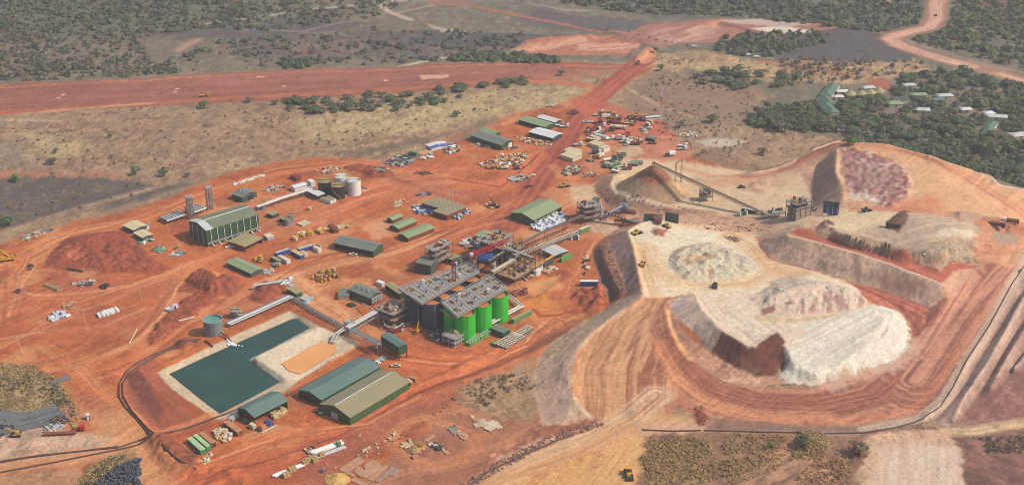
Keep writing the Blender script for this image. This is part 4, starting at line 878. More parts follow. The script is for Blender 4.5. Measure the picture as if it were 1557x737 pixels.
# mesh builder
class MB:
 def __init__(s): s.v = []; s.f = []; s.mi = []; s.mats = []
 def m(s, mt):
  if mt not in s.mats: s.mats.append(mt)
  return s.mats.index(mt)
 def add(s, vs, fs, mt):
  o = len(s.v); s.v += [tuple(map(float, q)) for q in vs]; k = s.m(mt)
  for f in fs: s.f.append(tuple(i + o for i in f)); s.mi.append(k)
  return s
 def box(s, c, d, mt, rz=0.0):
  x, y, z = c; a, b, h = d[0] / 2, d[1] / 2, d[2] / 2; cs, sn = math.cos(rz), math.sin(rz)
  vs = [(x + i * a * cs - j * b * sn, y + i * a * sn + j * b * cs, z + k * h) for k in (-1, 1) for j in (-1, 1) for i in (-1, 1)]
  return s.add(vs, [(0, 2, 3, 1), (4, 5, 7, 6), (0, 1, 5, 4), (2, 6, 7, 3), (0, 4, 6, 2), (1, 3, 7, 5)], mt)
 def bar(s, p, q, w, h, mt):
  p, q = Vector(p), Vector(q); d = (q - p)
  if d.length < 1e-6: return s
  d.normalize(); up = Vector((0, 0, 1)) if abs(d.z) < .95 else Vector((1, 0, 0))
  r = d.cross(up).normalized(); u = r.cross(d).normalized()
  vs = [a + r * (i * w / 2) + u * (j * h / 2) for a in (p, q) for j in (-1, 1) for i in (-1, 1)]
  return s.add(vs, [(0, 1, 3, 2), (4, 6, 7, 5), (0, 4, 5, 1), (2, 3, 7, 6), (0, 2, 6, 4), (1, 5, 7, 3)], mt)
 def tube(s, p, q, r, mt, n=8, r2=None, caps=True):
  p, q = Vector(p), Vector(q); d = (q - p)
  if d.length < 1e-6: return s
  d.normalize(); up = Vector((0, 0, 1)) if abs(d.z) < .95 else Vector((1, 0, 0))
  a = d.cross(up).normalized(); b = a.cross(d).normalized(); r2 = r if r2 is None else r2
  vs = [p + (a * math.cos(t) + b * math.sin(t)) * r for t in [2 * math.pi * i / n for i in range(n)]] + \
    [q + (a * math.cos(t) + b * math.sin(t)) * r2 for t in [2 * math.pi * i / n for i in range(n)]]
  fs = [(i, (i + 1) % n, n + (i + 1) % n, n + i) for i in range(n)]
  if caps: fs += [tuple(range(n - 1, -1, -1)), tuple(range(n, 2 * n))]
  return s.add(vs, fs, mt)
 def path(s, pts, r, mt, n=6):
  for a, b in zip(pts[:-1], pts[1:]): s.tube(a, b, r, mt, n)
  return s
 def prism(s, poly_, z0, z1, mt, top=None):
  n = len(poly_); ar = sum(poly_[i][0] * poly_[(i + 1) % n][1] - poly_[(i + 1) % n][0] * poly_[i][1] for i in range(n))
  if ar < 0: poly_ = poly_[::-1]
  vs = [(x, y, z0) for x, y in poly_] + [(x, y, z1) for x, y in poly_]
  s.add(vs, [(i, (i + 1) % n, n + (i + 1) % n, n + i) for i in range(n)] + [tuple(range(n - 1, -1, -1))], mt)
  return s.add([(x, y, z1) for x, y in poly_], [tuple(range(n))], top or mt)
 def truss(s, p, q, w, h, mt, step=3.0, th=.22):
  """box girder with four chords and diagonals"""
  p, q = Vector(p), Vector(q); d = q - p; L = d.length; d.normalize()
  up = Vector((0, 0, 1)) if abs(d.z) < .95 else Vector((1, 0, 0))
  r = d.cross(up).normalized() * w / 2; u = Vector((0, 0, h / 2)) if abs(d.z) < .95 else r.cross(d).normalized() * h / 2
  for i in (-1, 1):
   for j in (-1, 1): s.bar(p + r * i + u * j, q + r * i + u * j, th, th, mt)
  n = max(1, int(L / step))
  for k in range(n):
   a = p + d * (L * k / n); b = p + d * (L * (k + 1) / n); f = 1 if k % 2 else -1
   for i in (-1, 1):
    s.bar(a + r * i - u * f, b + r * i + u * f, th * .7, th * .7, mt)
    s.bar(a + r * i - u, a + r * i + u, th * .7, th * .7, mt)
   s.bar(a - r + u, b + r + u, th * .6, th * .6, mt); s.bar(a - r - u, a + r - u, th * .6, th * .6, mt)
  return s
 def build(s, name, parent=None, smooth=False):
  me = bpy.data.meshes.new(name); me.from_pydata(s.v, [], s.f)
  for mt in s.mats: me.materials.append(mt)
  if len(s.mats) > 1: me.polygons.foreach_set("material_index", s.mi)
  if smooth: me.polygons.foreach_set("use_smooth", [True] * len(me.polygons))
  me.update()
  o = bpy.data.objects.new(name, me); COL.objects.link(o)
  if parent: o.parent = parent
  return o
def tag(o, label, cat, group=None, kind=None):
 o["label"] = label
 if cat: o["category"] = cat
 if group: o["group"] = group
 if kind: o["kind"] = kind
 return o
def thing(name, label, cat, loc=(0, 0, 0), rz=0.0, group=None):
 o = bpy.data.objects.new(name, None); COL.objects.link(o); o.location = loc; o.rotation_euler = (0, 0, rz); o.empty_display_size = .5
 return tag(o, label, cat, group)
def dup(root, loc, rz=0.0, label=None, group=None, sc=None):
 r = root.copy(); COL.objects.link(r); r.location = loc; r.rotation_euler = (0, 0, rz)
 if label: r["label"] = label
 if group: r["group"] = group
 if sc: r.scale = (sc, sc, sc) if not isinstance(sc, tuple) else sc
 for ch in root.children:
  c = ch.copy(); COL.objects.link(c); c.parent = r
  for g in ch.children:
   d = g.copy(); COL.objects.link(d); d.parent = c
 return r
def g3(px, py):
 x, y, z = G(px, py); return Vector((float(x[0]), float(y[0]), float(z[0])))
def at(px, py, z):
 x, y = W(px, py, z); return Vector((float(x), float(y), float(z)))
def hz_(x, y): return float(H(np.array([x]), np.array([y]))[0])
# palette
def roofmat(name, srgb, dust=.15, var=.06):
 m = bpy.data.materials.new(name); m.use_nodes = True
 n = m.node_tree.nodes; l = m.node_tree.links; b = n["Principled BSDF"]
 b.inputs["Roughness"].default_value = .55; b.inputs["Specular IOR Level"].default_value = .35
 c = lin(srgb) * .72
 tc = n.new("ShaderNodeTexCoord")
 wv = n.new("ShaderNodeTexWave"); wv.bands_direction = 'X'; wv.inputs["Scale"].default_value = .35; wv.inputs["Distortion"].default_value = .3
 l.new(tc.outputs["Object"], wv.inputs["Vector"])
 nz = n.new("ShaderNodeTexNoise"); nz.inputs["Scale"].default_value = .12; nz.inputs["Detail"].default_value = 6; l.new(tc.outputs["Object"], nz.inputs["Vector"])
 rp = n.new("ShaderNodeValToRGB"); l.new(nz.outputs["Fac"], rp.inputs[0])
 rp.color_ramp.elements[0].position = .35; rp.color_ramp.elements[1].position = .7
 d = c * (1 - dust) + np.array([.42, .20, .10]) * dust
 rp.color_ramp.elements[0].color = (*(c * (1 - var)), 1); rp.color_ramp.elements[1].color = (*d, 1)
 mr = n.new("ShaderNodeMapRange"); mr.inputs[3].default_value = .86; mr.inputs[4].default_value = 1.08; l.new(wv.outputs["Fac"], mr.inputs[0])
 sc = n.new("ShaderNodeVectorMath"); sc.operation = 'SCALE'; l.new(rp.outputs[0], sc.inputs[0]); l.new(mr.outputs[0], sc.inputs["Scale"]); l.new(sc.outputs[0], b.inputs["Base Color"])
 bp = n.new("ShaderNodeBump"); bp.inputs["Strength"].default_value = .5; bp.inputs["Distance"].default_value = .15; l.new(wv.outputs["Fac"], bp.inputs["Height"]); l.new(bp.outputs[0], b.inputs["Normal"])
 return m
R_TEAL = roofmat("teal_sheet_roof", (98, 128, 120), .10)
R_OLIVE = roofmat("dusty_olive_sheet_roof", (150, 146, 112), .30)
R_MILL = roofmat("grey_olive_sheet_roof", (124, 132, 104), .12)
R_GREY = roofmat("grey_green_sheet_roof", (122, 134, 122), .18)
R_LGRN = roofmat("light_green_sheet_roof", (150, 168, 122), .12)
R_KHAKI = roofmat("khaki_sheet_roof", (172, 160, 112), .2)
R_WHITE = roofmat("white_sheet_roof", (232, 232, 228), .06)
R_LGREY = roofmat("light_grey_sheet_roof", (206, 210, 206), .08)
R_CREAM = roofmat("cream_sheet_roof", (228, 208, 162), .15)
R_DGRN = roofmat("dark_green_sheet_roof", (92, 124, 98), .1)
G_WALL = mat("dark_green_cladding", srgb=(38, 84, 56), rough=.5, var=.1, scale=.4, dirt=.12)
G_WALL2 = mat("green_cladding", srgb=(56, 96, 60), rough=.5, var=.1, scale=.4, dirt=.10)
S_WALL = mat("slate_cladding", srgb=(78, 88, 84), rough=.5, var=.1, scale=.4, dirt=.1)
WHT_P = mat("white_paint", srgb=(238, 236, 230), rough=.5, var=.05, dirt=.06)
CRM_P = mat("cream_panel", srgb=(226, 212, 180), rough=.6, var=.07, dirt=.1)
GRY = mat("galvanised_steel", srgb=(158, 158, 154), rough=.45, metal=.3, var=.15, scale=1.5)
LGRY = mat("pale_steel", srgb=(200, 200, 196), rough=.45, metal=.2, var=.1, scale=1.5)
DGRY = mat("dark_steel", srgb=(70, 68, 68), rough=.55, var=.2, scale=1.2, dirt=.1)
RUST = mat("rusty_steel", srgb=(140, 84, 58), rough=.8, var=.25, scale=1.2)
BRICK = mat("red_block_wall", srgb=(132, 66, 52), rough=.9, var=.15, scale=1.0)
BLK = mat("black_rubber", srgb=(36, 34, 34), rough=.8, var=.2)
HDPE = mat("black_plastic_pipe", srgb=(78, 58, 52), rough=.5, var=.2, scale=.5, dirt=.15)
PVC = mat("grey_plastic_pipe", srgb=(112, 112, 112), rough=.45, var=.12, scale=.5)
YEL = mat("yellow_machine_paint", srgb=(222, 168, 40), rough=.45, var=.1, dirt=.15)
DYEL = mat("dusty_yellow_paint", srgb=(206, 160, 70), rough=.6, var=.15, dirt=.2)
REDP = mat("red_paint", srgb=(190, 40, 44), rough=.45, var=.1, dirt=.08)
DREDP = mat("dark_red_paint", srgb=(130, 46, 42), rough=.6, var=.15, dirt=.15)
PINK = mat("faded_red_lattice", srgb=(208, 70, 84), rough=.5, var=.1)
BLUE = mat("blue_paint", srgb=(48, 82, 150), rough=.5, var=.1, dirt=.06)
DBLUE = mat("dark_blue_paint", srgb=(48, 72, 140), rough=.5, var=.1, dirt=.06)
TARPB = mat("blue_tarpaulin", srgb=(92, 110, 176), rough=.5, var=.12)
GLS = mat("dark_glass", srgb=(40, 48, 54), rough=.15, var=.1, spec=.6)
GTANK = mat("bright_green_tank_paint", srgb=(24, 190, 40), rough=.45, var=.10, scale=.25, k=.8, dirt=.07)
DTANK = mat("slate_tank_paint", srgb=(70, 82, 92), rough=.5, var=.1, scale=.2, dirt=.06)
BTANK = mat("black_tank_paint", srgb=(40, 38, 38), rough=.5, var=.15, scale=.2, dirt=.05)
GRTANK = mat("grey_tank_steel", srgb=(140, 144, 150), rough=.4, metal=.2, var=.12, scale=.2)
SLURRY = mat("orange_slurry", srgb=(214, 128, 72), rough=.4, var=.08, scale=.2)
TEALW = mat("teal_tank_water", srgb=(110, 164, 142), rough=.15, var=.15, scale=.2)
GRATE = mat("steel_grating", srgb=(158, 154, 144), rough=.7, var=.18, scale=.6, dirt=.12)
CONC = mat("concrete", srgb=(206, 190, 166), rough=.9, var=.12, scale=.3, dirt=.15)
DCONC = mat("earth_stained_concrete", srgb=(190, 144, 112), rough=.9, var=.12, scale=.3)
WOOD = mat("sawn_timber", srgb=(196, 164, 112), rough=.8, var=.2, scale=.8)
GCONT = mat("green_container_paint", srgb=(96, 150, 96), rough=.5, var=.12, scale=.3, dirt=.15)
GCONT_T = mat("pale_green_container_roof", srgb=(176, 204, 150), rough=.6, var=.12, scale=.3, dirt=.12)
BGRN = mat("bright_green_paint", srgb=(96, 176, 84), rough=.5, var=.1)
TCONT = mat("terracotta_container_paint", srgb=(196, 134, 96), rough=.6, var=.12, scale=.3)
TAN_P = mat("buff_paint", srgb=(214, 188, 140), rough=.6, var=.12, dirt=.1)
PLWHITE = mat("white_bulk_bag", srgb=(236, 234, 232), rough=.8, var=.08)
MUDM = mat("tipped_red_earth", srgb=(150, 88, 68), rough=.95, var=.2, scale=.6)
# sheds
def frame3(P0, PL, PW, z):
 A, B, C_ = at(*P0, z), at(*PL, z), at(*PW, z)
 L = B - A; l = L.length; ux_ = L / l; n = Vector((-ux_.y, ux_.x, 0)); wv = (C_ - A).dot(n); sy = 1 if wv > 0 else -1; wd = abs(wv)
 c = A + L / 2 + n * wv / 2
 return c, math.atan2(ux_.y, ux_.x), l, wd, sy
def shed(label, P0, PL, PW, h, rise, roof, wall, name="shed", cat="shed", base=None, openl=False, openg=False, ridge=None, ov=.5, legs=0.0, doors=(), group=None, wh=None, vents=0, plinth=False, panel=None, bays=0, baymat=None):
 """P0, PL, PW: three eave corners in the photo (near corner, along the ridge, across it); h: eave height"""
 z0 = 0.0 if base is None else base
 for _ in range(2):
  c, rz, l, wd, sy = frame3(P0, PL, PW, z0 + h)
  if base is None: z0 = hz_(c.x, c.y)
 t = thing(name, label, cat, (c.x, c.y, z0), rz, group)
 y0 = -sy * wd / 2; y1 = -y0; hw = wd / 2; b0 = legs
 T_ = .2; gws = []
 wl = h - (wh or 0) if wh else b0       # wall bottom
 for yy, op in ((y0, openl), (y1, False)):
  if op:
   mb = MB()
   n = max(2, int(l / 6))
   for i in range(n + 1): mb.box((-l / 2 + .2 + (l - .4) * i / n, yy * .985, h / 2), (.3, .3, h), wall)
   mb.box((0, yy * .985, h - .4), (l, .2, .8), wall); mb.build("column_row", t)
  else: MB().box((0, yy * (1 - T_ / wd), (wl + h) / 2), (l, T_, h - wl), wall).build("wall", t)
 for i, xx in enumerate((-l / 2, l / 2)):
  x0, x1 = (xx, xx + T_) if i == 0 else (xx - T_, xx)
  hwi = hw - T_
  z00 = h - .9 if (openg and i == 0) else wl
  pts = [(-hwi, z00), (hwi, z00), (hwi, h), (0, h + rise * .98), (-hwi, h)]
  vs = [(x0, y, z) for y, z in pts] + [(x1, y, z) for y, z in pts]
  MB().add(vs, [(0, 1, 2, 3, 4), (9, 8, 7, 6, 5)] + [(j, j + 5, (j + 1) % 5 + 5, (j + 1) % 5) for j in range(5)], wall).build("gable_wall", t) if i else gws.append(MB().add(vs, [(0, 1, 2, 3, 4), (9, 8, 7, 6, 5)] + [(j, j + 5, (j + 1) % 5 + 5, (j + 1) % 5) for j in range(5)], wall).build("gable_wall", t))
 if legs:
  mb = MB()
  for i in (-1, 0, 1):
   for j in (-1, 1): mb.box((i * (l / 2 - .4), j * (hw - .4), legs / 2), (.5, .5, legs), DGRY)
  mb.build("leg_frame", t)
 for sgn in (-1, 1):
  mb = MB(); th = .18; e = hw + ov; ze = h - rise * ov / hw + .02
  xs = [(-l / 2 - ov, l / 2 + ov, roof)]
  if panel: xs = [(-l / 2 - ov, -l / 2 + panel[0], panel[1]), (-l / 2 + panel[0], l / 2 + ov, roof)]
  for xa, xb, mt in xs:
   vs = [(xa, 0, h + rise + .03), (xb, 0, h + rise + .03), (xb, sgn * e, ze), (xa, sgn * e, ze)]
   vs += [(a_, b_, c_ + th) for a_, b_, c_ in vs]
   fs = [(4, 5, 6, 7), (3, 2, 1, 0), (0, 1, 5, 4), (1, 2, 6, 5), (2, 3, 7, 6), (3, 0, 4, 7)]
   if sgn > 0: pass
   else: fs = [f[::-1] for f in fs]
   fs = [f[::-1] for f in fs] if sgn > 0 else [f[::-1] for f in fs]
   mb.add(vs, fs, mt)
  o = mb.build("roof", t)
 if ridge:
  mb = MB(); z = h + rise + .3
  if ridge[0] == 'dash':
   n = int(l / 1.5)
   for i in range(n): mb.box((-l / 2 + 1 + (l - 2) * i / n, 0, z), (.9, .7, .25), ridge[1])
  else:
   xa = -l / 2 + (panel[0] if panel else 0); mb.box(((xa + l / 2) / 2, 0, z), (l / 2 - xa, .55, .25), ridge[1])
  mb.build("ridge_vent", o)
 else: MB().box((0, 0, h + rise + .2), (l + .6, .5, .12), roof).build("ridge_cap", o)
 for i in range(vents):
  x = -l / 2 + l * (i + 1) / (vents + 1)
  MB().tube((x, -sy * hw * .3, h), (x, -sy * hw * .3, h + rise + 1.3), .45, LGRY, 8).build("roof_vent", o)
 for side, f, w_, hh, mt in doors:
  if side == 'l': MB().box((-l / 2 + l * f, y0 * (1 + .03 / hw) - sy * .06, b0 + hh / 2 + .03), (w_, .14, hh), mt).build("door", t)
  else:
   xx = -l / 2 - .05 if side == 'g' else l / 2 + .05
   MB().box((xx, y0 + sy * wd * f, b0 + hh / 2 + .03), (.14, w_, hh), mt).build("door", gws[0] if side == 'g' else t)
 if bays:
  for i in range(bays):
   x = -l / 2 + l * (i + .6) / bays
   mb = MB(); yo = y0 - sy * .25
   mb.bar((x, yo, h - .1), (x + .3, yo, h * .5), .42, .3, baymat); mb.bar((x + .3, yo, h * .5), (x + .2, yo - sy * .2, 1.2), .32, .3, baymat)
   mb.bar((x + .25, yo - sy * .2, 1.2), (x + .7, yo - sy * 2.6, .35), .6, .5, baymat); mb.build("wall_duct", t)
  for i in range(3):
   y = y0 + sy * wd * (i + .75) / 3.4
   MB().box((-l / 2 - .1, y, h / 2), (.15, .3, h), baymat).build("gable_strip", t)
 if plinth:
  MB().box((0, 0, .06), (l + 2.4, wd + 2.4, .24), CONC).build("slab", t)
 return t, l, wd, sy
def cont(label, P0, PL, PW, h=2.6, side=GCONT, top=None, name="shipping_container", cat="container", group=None, z=None, doors=True):
 z0 = z if z is not None else g3(*P0).z
 c, rz, l, wd, sy = frame3(P0, PL, PW, z0 + h)
 return box_container(label, (c.x, c.y, z0), rz, l, wd, h, side, top, name, cat, group, doors)
def box_container(label, loc, rz, l, wd, h, side, top=None, name="shipping_container", cat="container", group=None, doors=True):
 t = thing(name, label, cat, loc, rz, group); top = top or side
 mb = MB(); mb.box((0, 0, h / 2), (l - .1, wd - .1, h - .2), side)
 n = max(4, int(l / .8))
 for i in range(n):
  for s_ in (-1, 1): mb.box((-l / 2 + l * (i + .5) / n, s_ * (wd / 2 - .04), h / 2), (l / n * .5, .1, h - .4), side)
 for i in (-1, 1):
  for j in (-1, 1): mb.box((i * (l / 2 - .1), j * (wd / 2 - .1), h / 2), (.22, .22, h), side)
 mb.build("body", t)
 MB().box((0, 0, h - .04), (l, wd, .14), top).build("roof", t)
 if doors:
  for s_ in (-1, 1):
   mb = MB(); mb.box((-l / 2 - .02, s_ * wd / 4, h / 2), (.08, wd / 2 - .14, h - .3), side); mb.box((-l / 2 - .09, s_ * wd / 4, h / 2), (.06, .08, h - .4), LGRY); mb.build("door", t)
 return t
def vtank(label, px, py, z1, h, r, wall, lid=None, name="tank", cat="tank", group=None, z0=None, liquid=None, rim=None, n=32, level=.92, center_top=True):
 c = at(px, py, z1); z0 = hz_(c.x, c.y) if z0 is None else z0
 t = thing(name, label, cat, (c.x, c.y, z0), 0, group); h = z1 - z0
 mb = MB(); ring = lambda rr, z: [(rr * math.cos(2 * math.pi * i / n), rr * math.sin(2 * math.pi * i / n), z) for i in range(n)]
 if lid is None:
  vs = ring(r, -.3) + ring(r, h) + ring(r - .25, h) + ring(r - .25, h * level - 1)
  for k in range(3): mb.add([vs[k * n + i] for i in range(n)] + [vs[(k + 1) * n + i] for i in range(n)], [(i, (i + 1) % n, n + (i + 1) % n, n + i) for i in range(n)], wall)
  mb.build("shell", t, True)
  MB().add(ring(r - .24, h * level), [tuple(range(n))], liquid or SLURRY).build("liquid", t)
  mb = MB()
  for i in range(n):
   a, b = 2 * math.pi * i / n, 2 * math.pi * (i + 1) / n
   mb.bar((r * math.cos(a), r * math.sin(a), h), (r * math.cos(b), r * math.sin(b), h), .3, .25, rim or wall)
  mb.build("rim", t)
  if wall.name == "grey_tank_steel" or h > 12:
   mb = MB()
   for zz in (h * .33, h * .66): mb.tube((0, 0, zz), (0, 0, zz + .18), r + .06, wall, n)
   mb.build("hoop", t)
   a = -1.2; mb = MB()
   for e in (-.3, .3): mb.bar(((r + .3) * math.cos(a) + e, (r + .3) * math.sin(a), 0), ((r + .3) * math.cos(a) + e, (r + .3) * math.sin(a), h), .1, .1, LGRY)
   for q in range(int(h / .8)): mb.bar(((r + .3) * math.cos(a) - .3, (r + .3) * math.sin(a), q * .8), ((r + .3) * math.cos(a) + .3, (r + .3) * math.sin(a), q * .8), .08, .08, LGRY)
   mb.build("ladder", t)
 else:
  mb.add(ring(r, -.3) + ring(r, h), [(i, (i + 1) % n, n + (i + 1) % n, n + i) for i in range(n)], wall); mb.build("shell", t, True)
  MB().add(ring(r + .05, h) + [(0, 0, h + r * .10)], [(i, (i + 1) % n, n) for i in range(n)], lid).build("lid", t)
  mb = MB()
  for i in range(n):
   a, b = 2 * math.pi * i / n, 2 * math.pi * (i + 1) / n
   for zz in (.5, 1.05): mb.bar((r * math.cos(a), r * math.sin(a), h + zz), (r * math.cos(b), r * math.sin(b), h + zz), .12, .12, DYEL)
   if i % 2 == 0: mb.bar((r * math.cos(a), r * math.sin(a), h), (r * math.cos(a), r * math.sin(a), h + 1.05), .12, .12, DYEL)
  mb.build("railing", t)
  mb = MB(); mb.bar((-r, 0, h + .35), (r, 0, h + .55), 1.0, .12, DGRY); mb.build("walkway", t)
 return t
# buildings
def cr(x0, y0, k, *pts): return [(x0 + a / k, y0 + b / k) for a, b in pts]
t, l, wd, sy = shed("tall dark green mill building with white wall ducts and a pale first roof bay", (313.4, 350.6), (392.8, 326.1), (284.7, 336.3), 11.2, 2.2, R_MILL, G_WALL, name="mill_building", cat="building", ridge=('line', WHT_P), panel=(5.2, R_LGREY), bays=8, baymat=WHT_P, ov=.3)
mb = MB()
for z in (2.2, 3.0): mb.bar((-l / 2, -sy * (wd / 2 + 1.1), z), (l / 2, -sy * (wd / 2 + 1.1), z), .25, .25, LGRY)
for i in range(14): mb.bar((-l / 2 + l * i / 13, -sy * (wd / 2 + 1.1), 0), (-l / 2 + l * i / 13, -sy * (wd / 2 + 1.1), 3), .15, .15, LGRY)
mb.build("pipe_rail", t)
P = cr(270, 280, 7.37, (755, 700), (950, 605), (605, 620))
t, l, wd, sy = shed("open shelter with a pale khaki flat roof and red wall beside the mill building", *P, 3.6, .3, R_KHAKI, BRICK, name="open_shelter", cat="shelter", openl=True)
P = cr(270, 280, 7.37, (725, 148), (612, 108), (905, 92))
shed("slate grey shed with an open doorway in its gable beyond the mill building", *P, 3.9, 1.5, R_GREY, S_WALL, openg=False, doors=[('g', .55, 5, 3, BLK)], vents=2)  # black panel stands in for the dark inside the open doorway
P = cr(440, 530, 5.67, (275, 440), (782, 155), (105, 340))
shed("long warehouse with a teal roof, the farther of the twin warehouses", *P, 4.3, 2.0, R_TEAL, G_WALL, name="warehouse", cat="warehouse", doors=[('g', .35, 3.5, 2.6, DGRY), ('g', .65, 3.5, 2.6, BLK)], ov=.3)
P = cr(440, 530, 5.67, (523, 592), (1032, 290), (297, 457))
shed("long warehouse with a dusty olive roof and dashed white ridge, nearest the haul road", *P, 4.6, 3.0, R_OLIVE, G_WALL2, name="warehouse", cat="warehouse", ridge=('dash', WHT_P), doors=[('g', .52, 4.6, 3.4, LGRY)], ov=.3)
shed("dark green open-fronted workshop shed at the foot of the pond", (386.7, 633.3), (437.0, 608.6), (365.5, 617.8), 5.0, 2.2, R_TEAL, G_WALL, name="workshop", cat="workshop", openl=True, openg=True)
P = cr(0, 360, 3.88, (1480, 215), (1338, 150), (1552, 190))
shed("small light green roofed store below the mill building", *P, 2.8, .8, R_LGRN, S_WALL, name="store", cat="store")
P = cr(400, 360, 3.88, (195, 335), (230, 322), (132, 308))
shed("green switch room with a buff flat roof at the corner of the pipe rack", *P, 2.9, .2, R_KHAKI, G_WALL2, name="switch_room", cat="hut")
P = cr(400, 360, 3.88, (628, 358), (510, 310), (697, 325))
t, l, wd, sy = shed("slate reagent shed with steel silos along its right gable between pond and leach tanks", *P, 4.8, 1.3, R_GREY, S_WALL, vents=3)
for i in range(4):
 mb = MB(); y = -sy * wd / 2 + sy * wd * (i + .6) / 4.4; mb.tube((-l / 2 - 1.2, y, 1.2), (-l / 2 - 1.2, y, 4.2), .9, LGRY, 10); mb.build("silo", t)
P = cr(480, 440, 6.14, (305, 80), (250, 0), (225, 20))
shed("low lean-to with a faded grey roof at the left end of the reagent shed", (529.5, 450), (533, 440), (516, 445), 2.6, .2, R_GREY, CRM_P, name="lean_to", cat="lean-to", openl=True)
P = cr(400, 360, 3.88, (650, 85), (420, 35), (733, 48))
shed("dark green shed open along its near side with a white pickup parked in front", *P, 4.5, 1.8, R_GREY, G_WALL, openl=True, openg=False)
zr = 4.0
pts = cr(400, 180, 3.88, (930, 497), (1035, 462), (1140, 497), (1205, 520), (1085, 572), (1000, 545), (1035, 528))
Wp = [at(a, b, zr) for a, b in pts]; c = sum(Wp, Vector()) / len(Wp)
t = thing("block_building", "red block building under an L-shaped dusty olive flat roof", "building", (c.x, c.y, 0))
q = [(p.x - c.x, p.y - c.y) for p in Wp]
MB().prism([(x * .95, y * .95) for x, y in q], 0, zr - .3, BRICK).build("wall", t); MB().prism(q, zr - .3, zr, R_OLIVE).build("roof", t)
SM = [("smallest of the three green roofed sheds in a row", [(765, 600), (822, 575), (742, 583)], 2.6), ("middle one of the three green roofed sheds in a row", [(800, 650), (905, 605), (750, 630)], 2.8), ("longest of the three green roofed sheds in a row", [(855, 705), (1010, 645), (800, 680)], 3.0)]
for lb, p, h in SM: shed(lb, *cr(400, 180, 3.88, *p), h, .9, R_LGRN, BRICK, name="small_shed", group="green roofed sheds in a row", doors=[('g', .5, 1.4, 2, DGRY)])
shed("green shed with a light green roof beside the white bulk bags", (811.6, 334.6), (854, 313.5), (777.6, 323), 4.2, 2.4, R_LGRN, G_WALL2, openl=True)
P = cr(400, 180, 3.88, (1405, 158), (1225, 100), (1478, 132))
shed("dark green shed with a white end door in the far yard", *P, 4.2, 1.6, R_GREY, G_WALL, doors=[('g', .75, 4, 3.4, WHT_P)])
P = cr(400, 180, 3.88, (1370, 92), (1280, 68), (1395, 78))
shed("small light green roofed shed behind the far dark green shed", *P, 3.0, .8, R_LGRN, G_WALL)
shed("long green roofed open shed nearest the white roofs by the red road", (829, 193.5), (789, 182), (842, 188), 3.4, 1.0, R_LGRN, G_WALL, openl=True)
shed("open shed with a bright white roof, farthest of the two by the red road", (844, 186), (817, 178.5), (853, 182.5), 3.0, .8, R_WHITE, DGRY, openl=True)
shed("open shed with a bright white roof, nearer of the two by the red road", (840, 210), (805, 200.6), (854, 203), 3.4, .9, R_WHITE, DGRY, openl=True)
shed("cream roofed office block right of the red road, the farther one", (877, 232.5), (859, 228.5), (885, 228), 2.8, .5, R_CREAM, CRM_P, name="office", cat="office", openl=True)
shed("cream roofed office block right of the red road, the nearer one", (870.9, 241), (852.8, 235.4), (884, 234.6), 2.8, .5, R_CREAM, CRM_P, name="office", cat="office")
P = cr(840, 150, 6.14, (430, 440), (345, 412), (520, 430))
shed("long cream prefab block behind the parked trucks", *P, 2.8, .4, R_CREAM, CRM_P, name="prefab", cat="prefab")
P = cr(840, 150, 6.14, (480, 470), (440, 455), (550, 455))
shed("cream prefab with a white gable end right of the long prefab", *P, 2.8, .6, R_CREAM, WHT_P, name="prefab", cat="prefab")
shed("light green roofed canopy over pallets beyond the red lattice boom", (745.4, 365), (722.2, 357.8), (758.2, 356.5), 3.4, .3, R_LGRN, DGRY, name="canopy", cat="canopy", openl=True, wh=1.0)
shed("cream roofed cabin farther from the camera by the earth mound", (203, 349.5), (187, 342.4), (222, 341.8), 3.0, .6, R_CREAM, S_WALL, name="cabin", cat="cabin")
shed("cream roofed cabin nearer the camera by the earth mound", (216.5, 361.2), (203.6, 354), (230, 355.3), 2.8, .5, R_CREAM, S_WALL, name="cabin", cat="cabin")
shed("dark green steel building raised on legs at the end of the pipe bridge", (606, 527.5), (579, 510), (619, 522.4), 8.4, .5, R_TEAL, G_WALL, name="filter_house", cat="building", legs=3.4, ov=.2)
P = cr(660, 420, 6.14, (645, 530), (525, 480), (712, 495))
shed("slate green box building beside the green leach tanks and pallets", *P, 3.4, .2, R_GREY, G_WALL, name="pump_house", cat="building", ov=.1)
shed("dark slate box building at the upper left corner of the leach tanks", (655, 404), (631, 399), (664, 393), 6.5, .5, R_GREY, S_WALL, name="control_house", cat="building", ov=.1)
P = cr(820, 290, 6.14, (140, 605), (20, 545), (230, 545))
shed("open shed with a pale grey roof below the conveyor", *P, 3.6, .4, R_LGREY, DGRY, openl=True, wh=1.2)
P = cr(820, 290, 6.14, (520, 78), (490, 72), (570, 70))
z = 11.0
shed("narrow slate transfer tower of the crushing plant", (904.6, 303.6), (900.2, 301.8), (912.6, 301.5), 10.8, .5, R_GREY, S_WALL, name="transfer_tower", cat="tower", wh=6.5, legs=.0, ov=.1)
P = cr(580, 200, 5.26, (395, 135), (355, 100), (525, 105))
shed("tarpaulin covered store in blue and white in the far yard", (656, 224.5), (648, 219), (678.5, 217), 2.2, .8, R_WHITE, mat("white_tarpaulin", srgb=(226,228,236), rough=.5), name="tarpaulin_store", cat="store", panel=(3.5, TARPB))
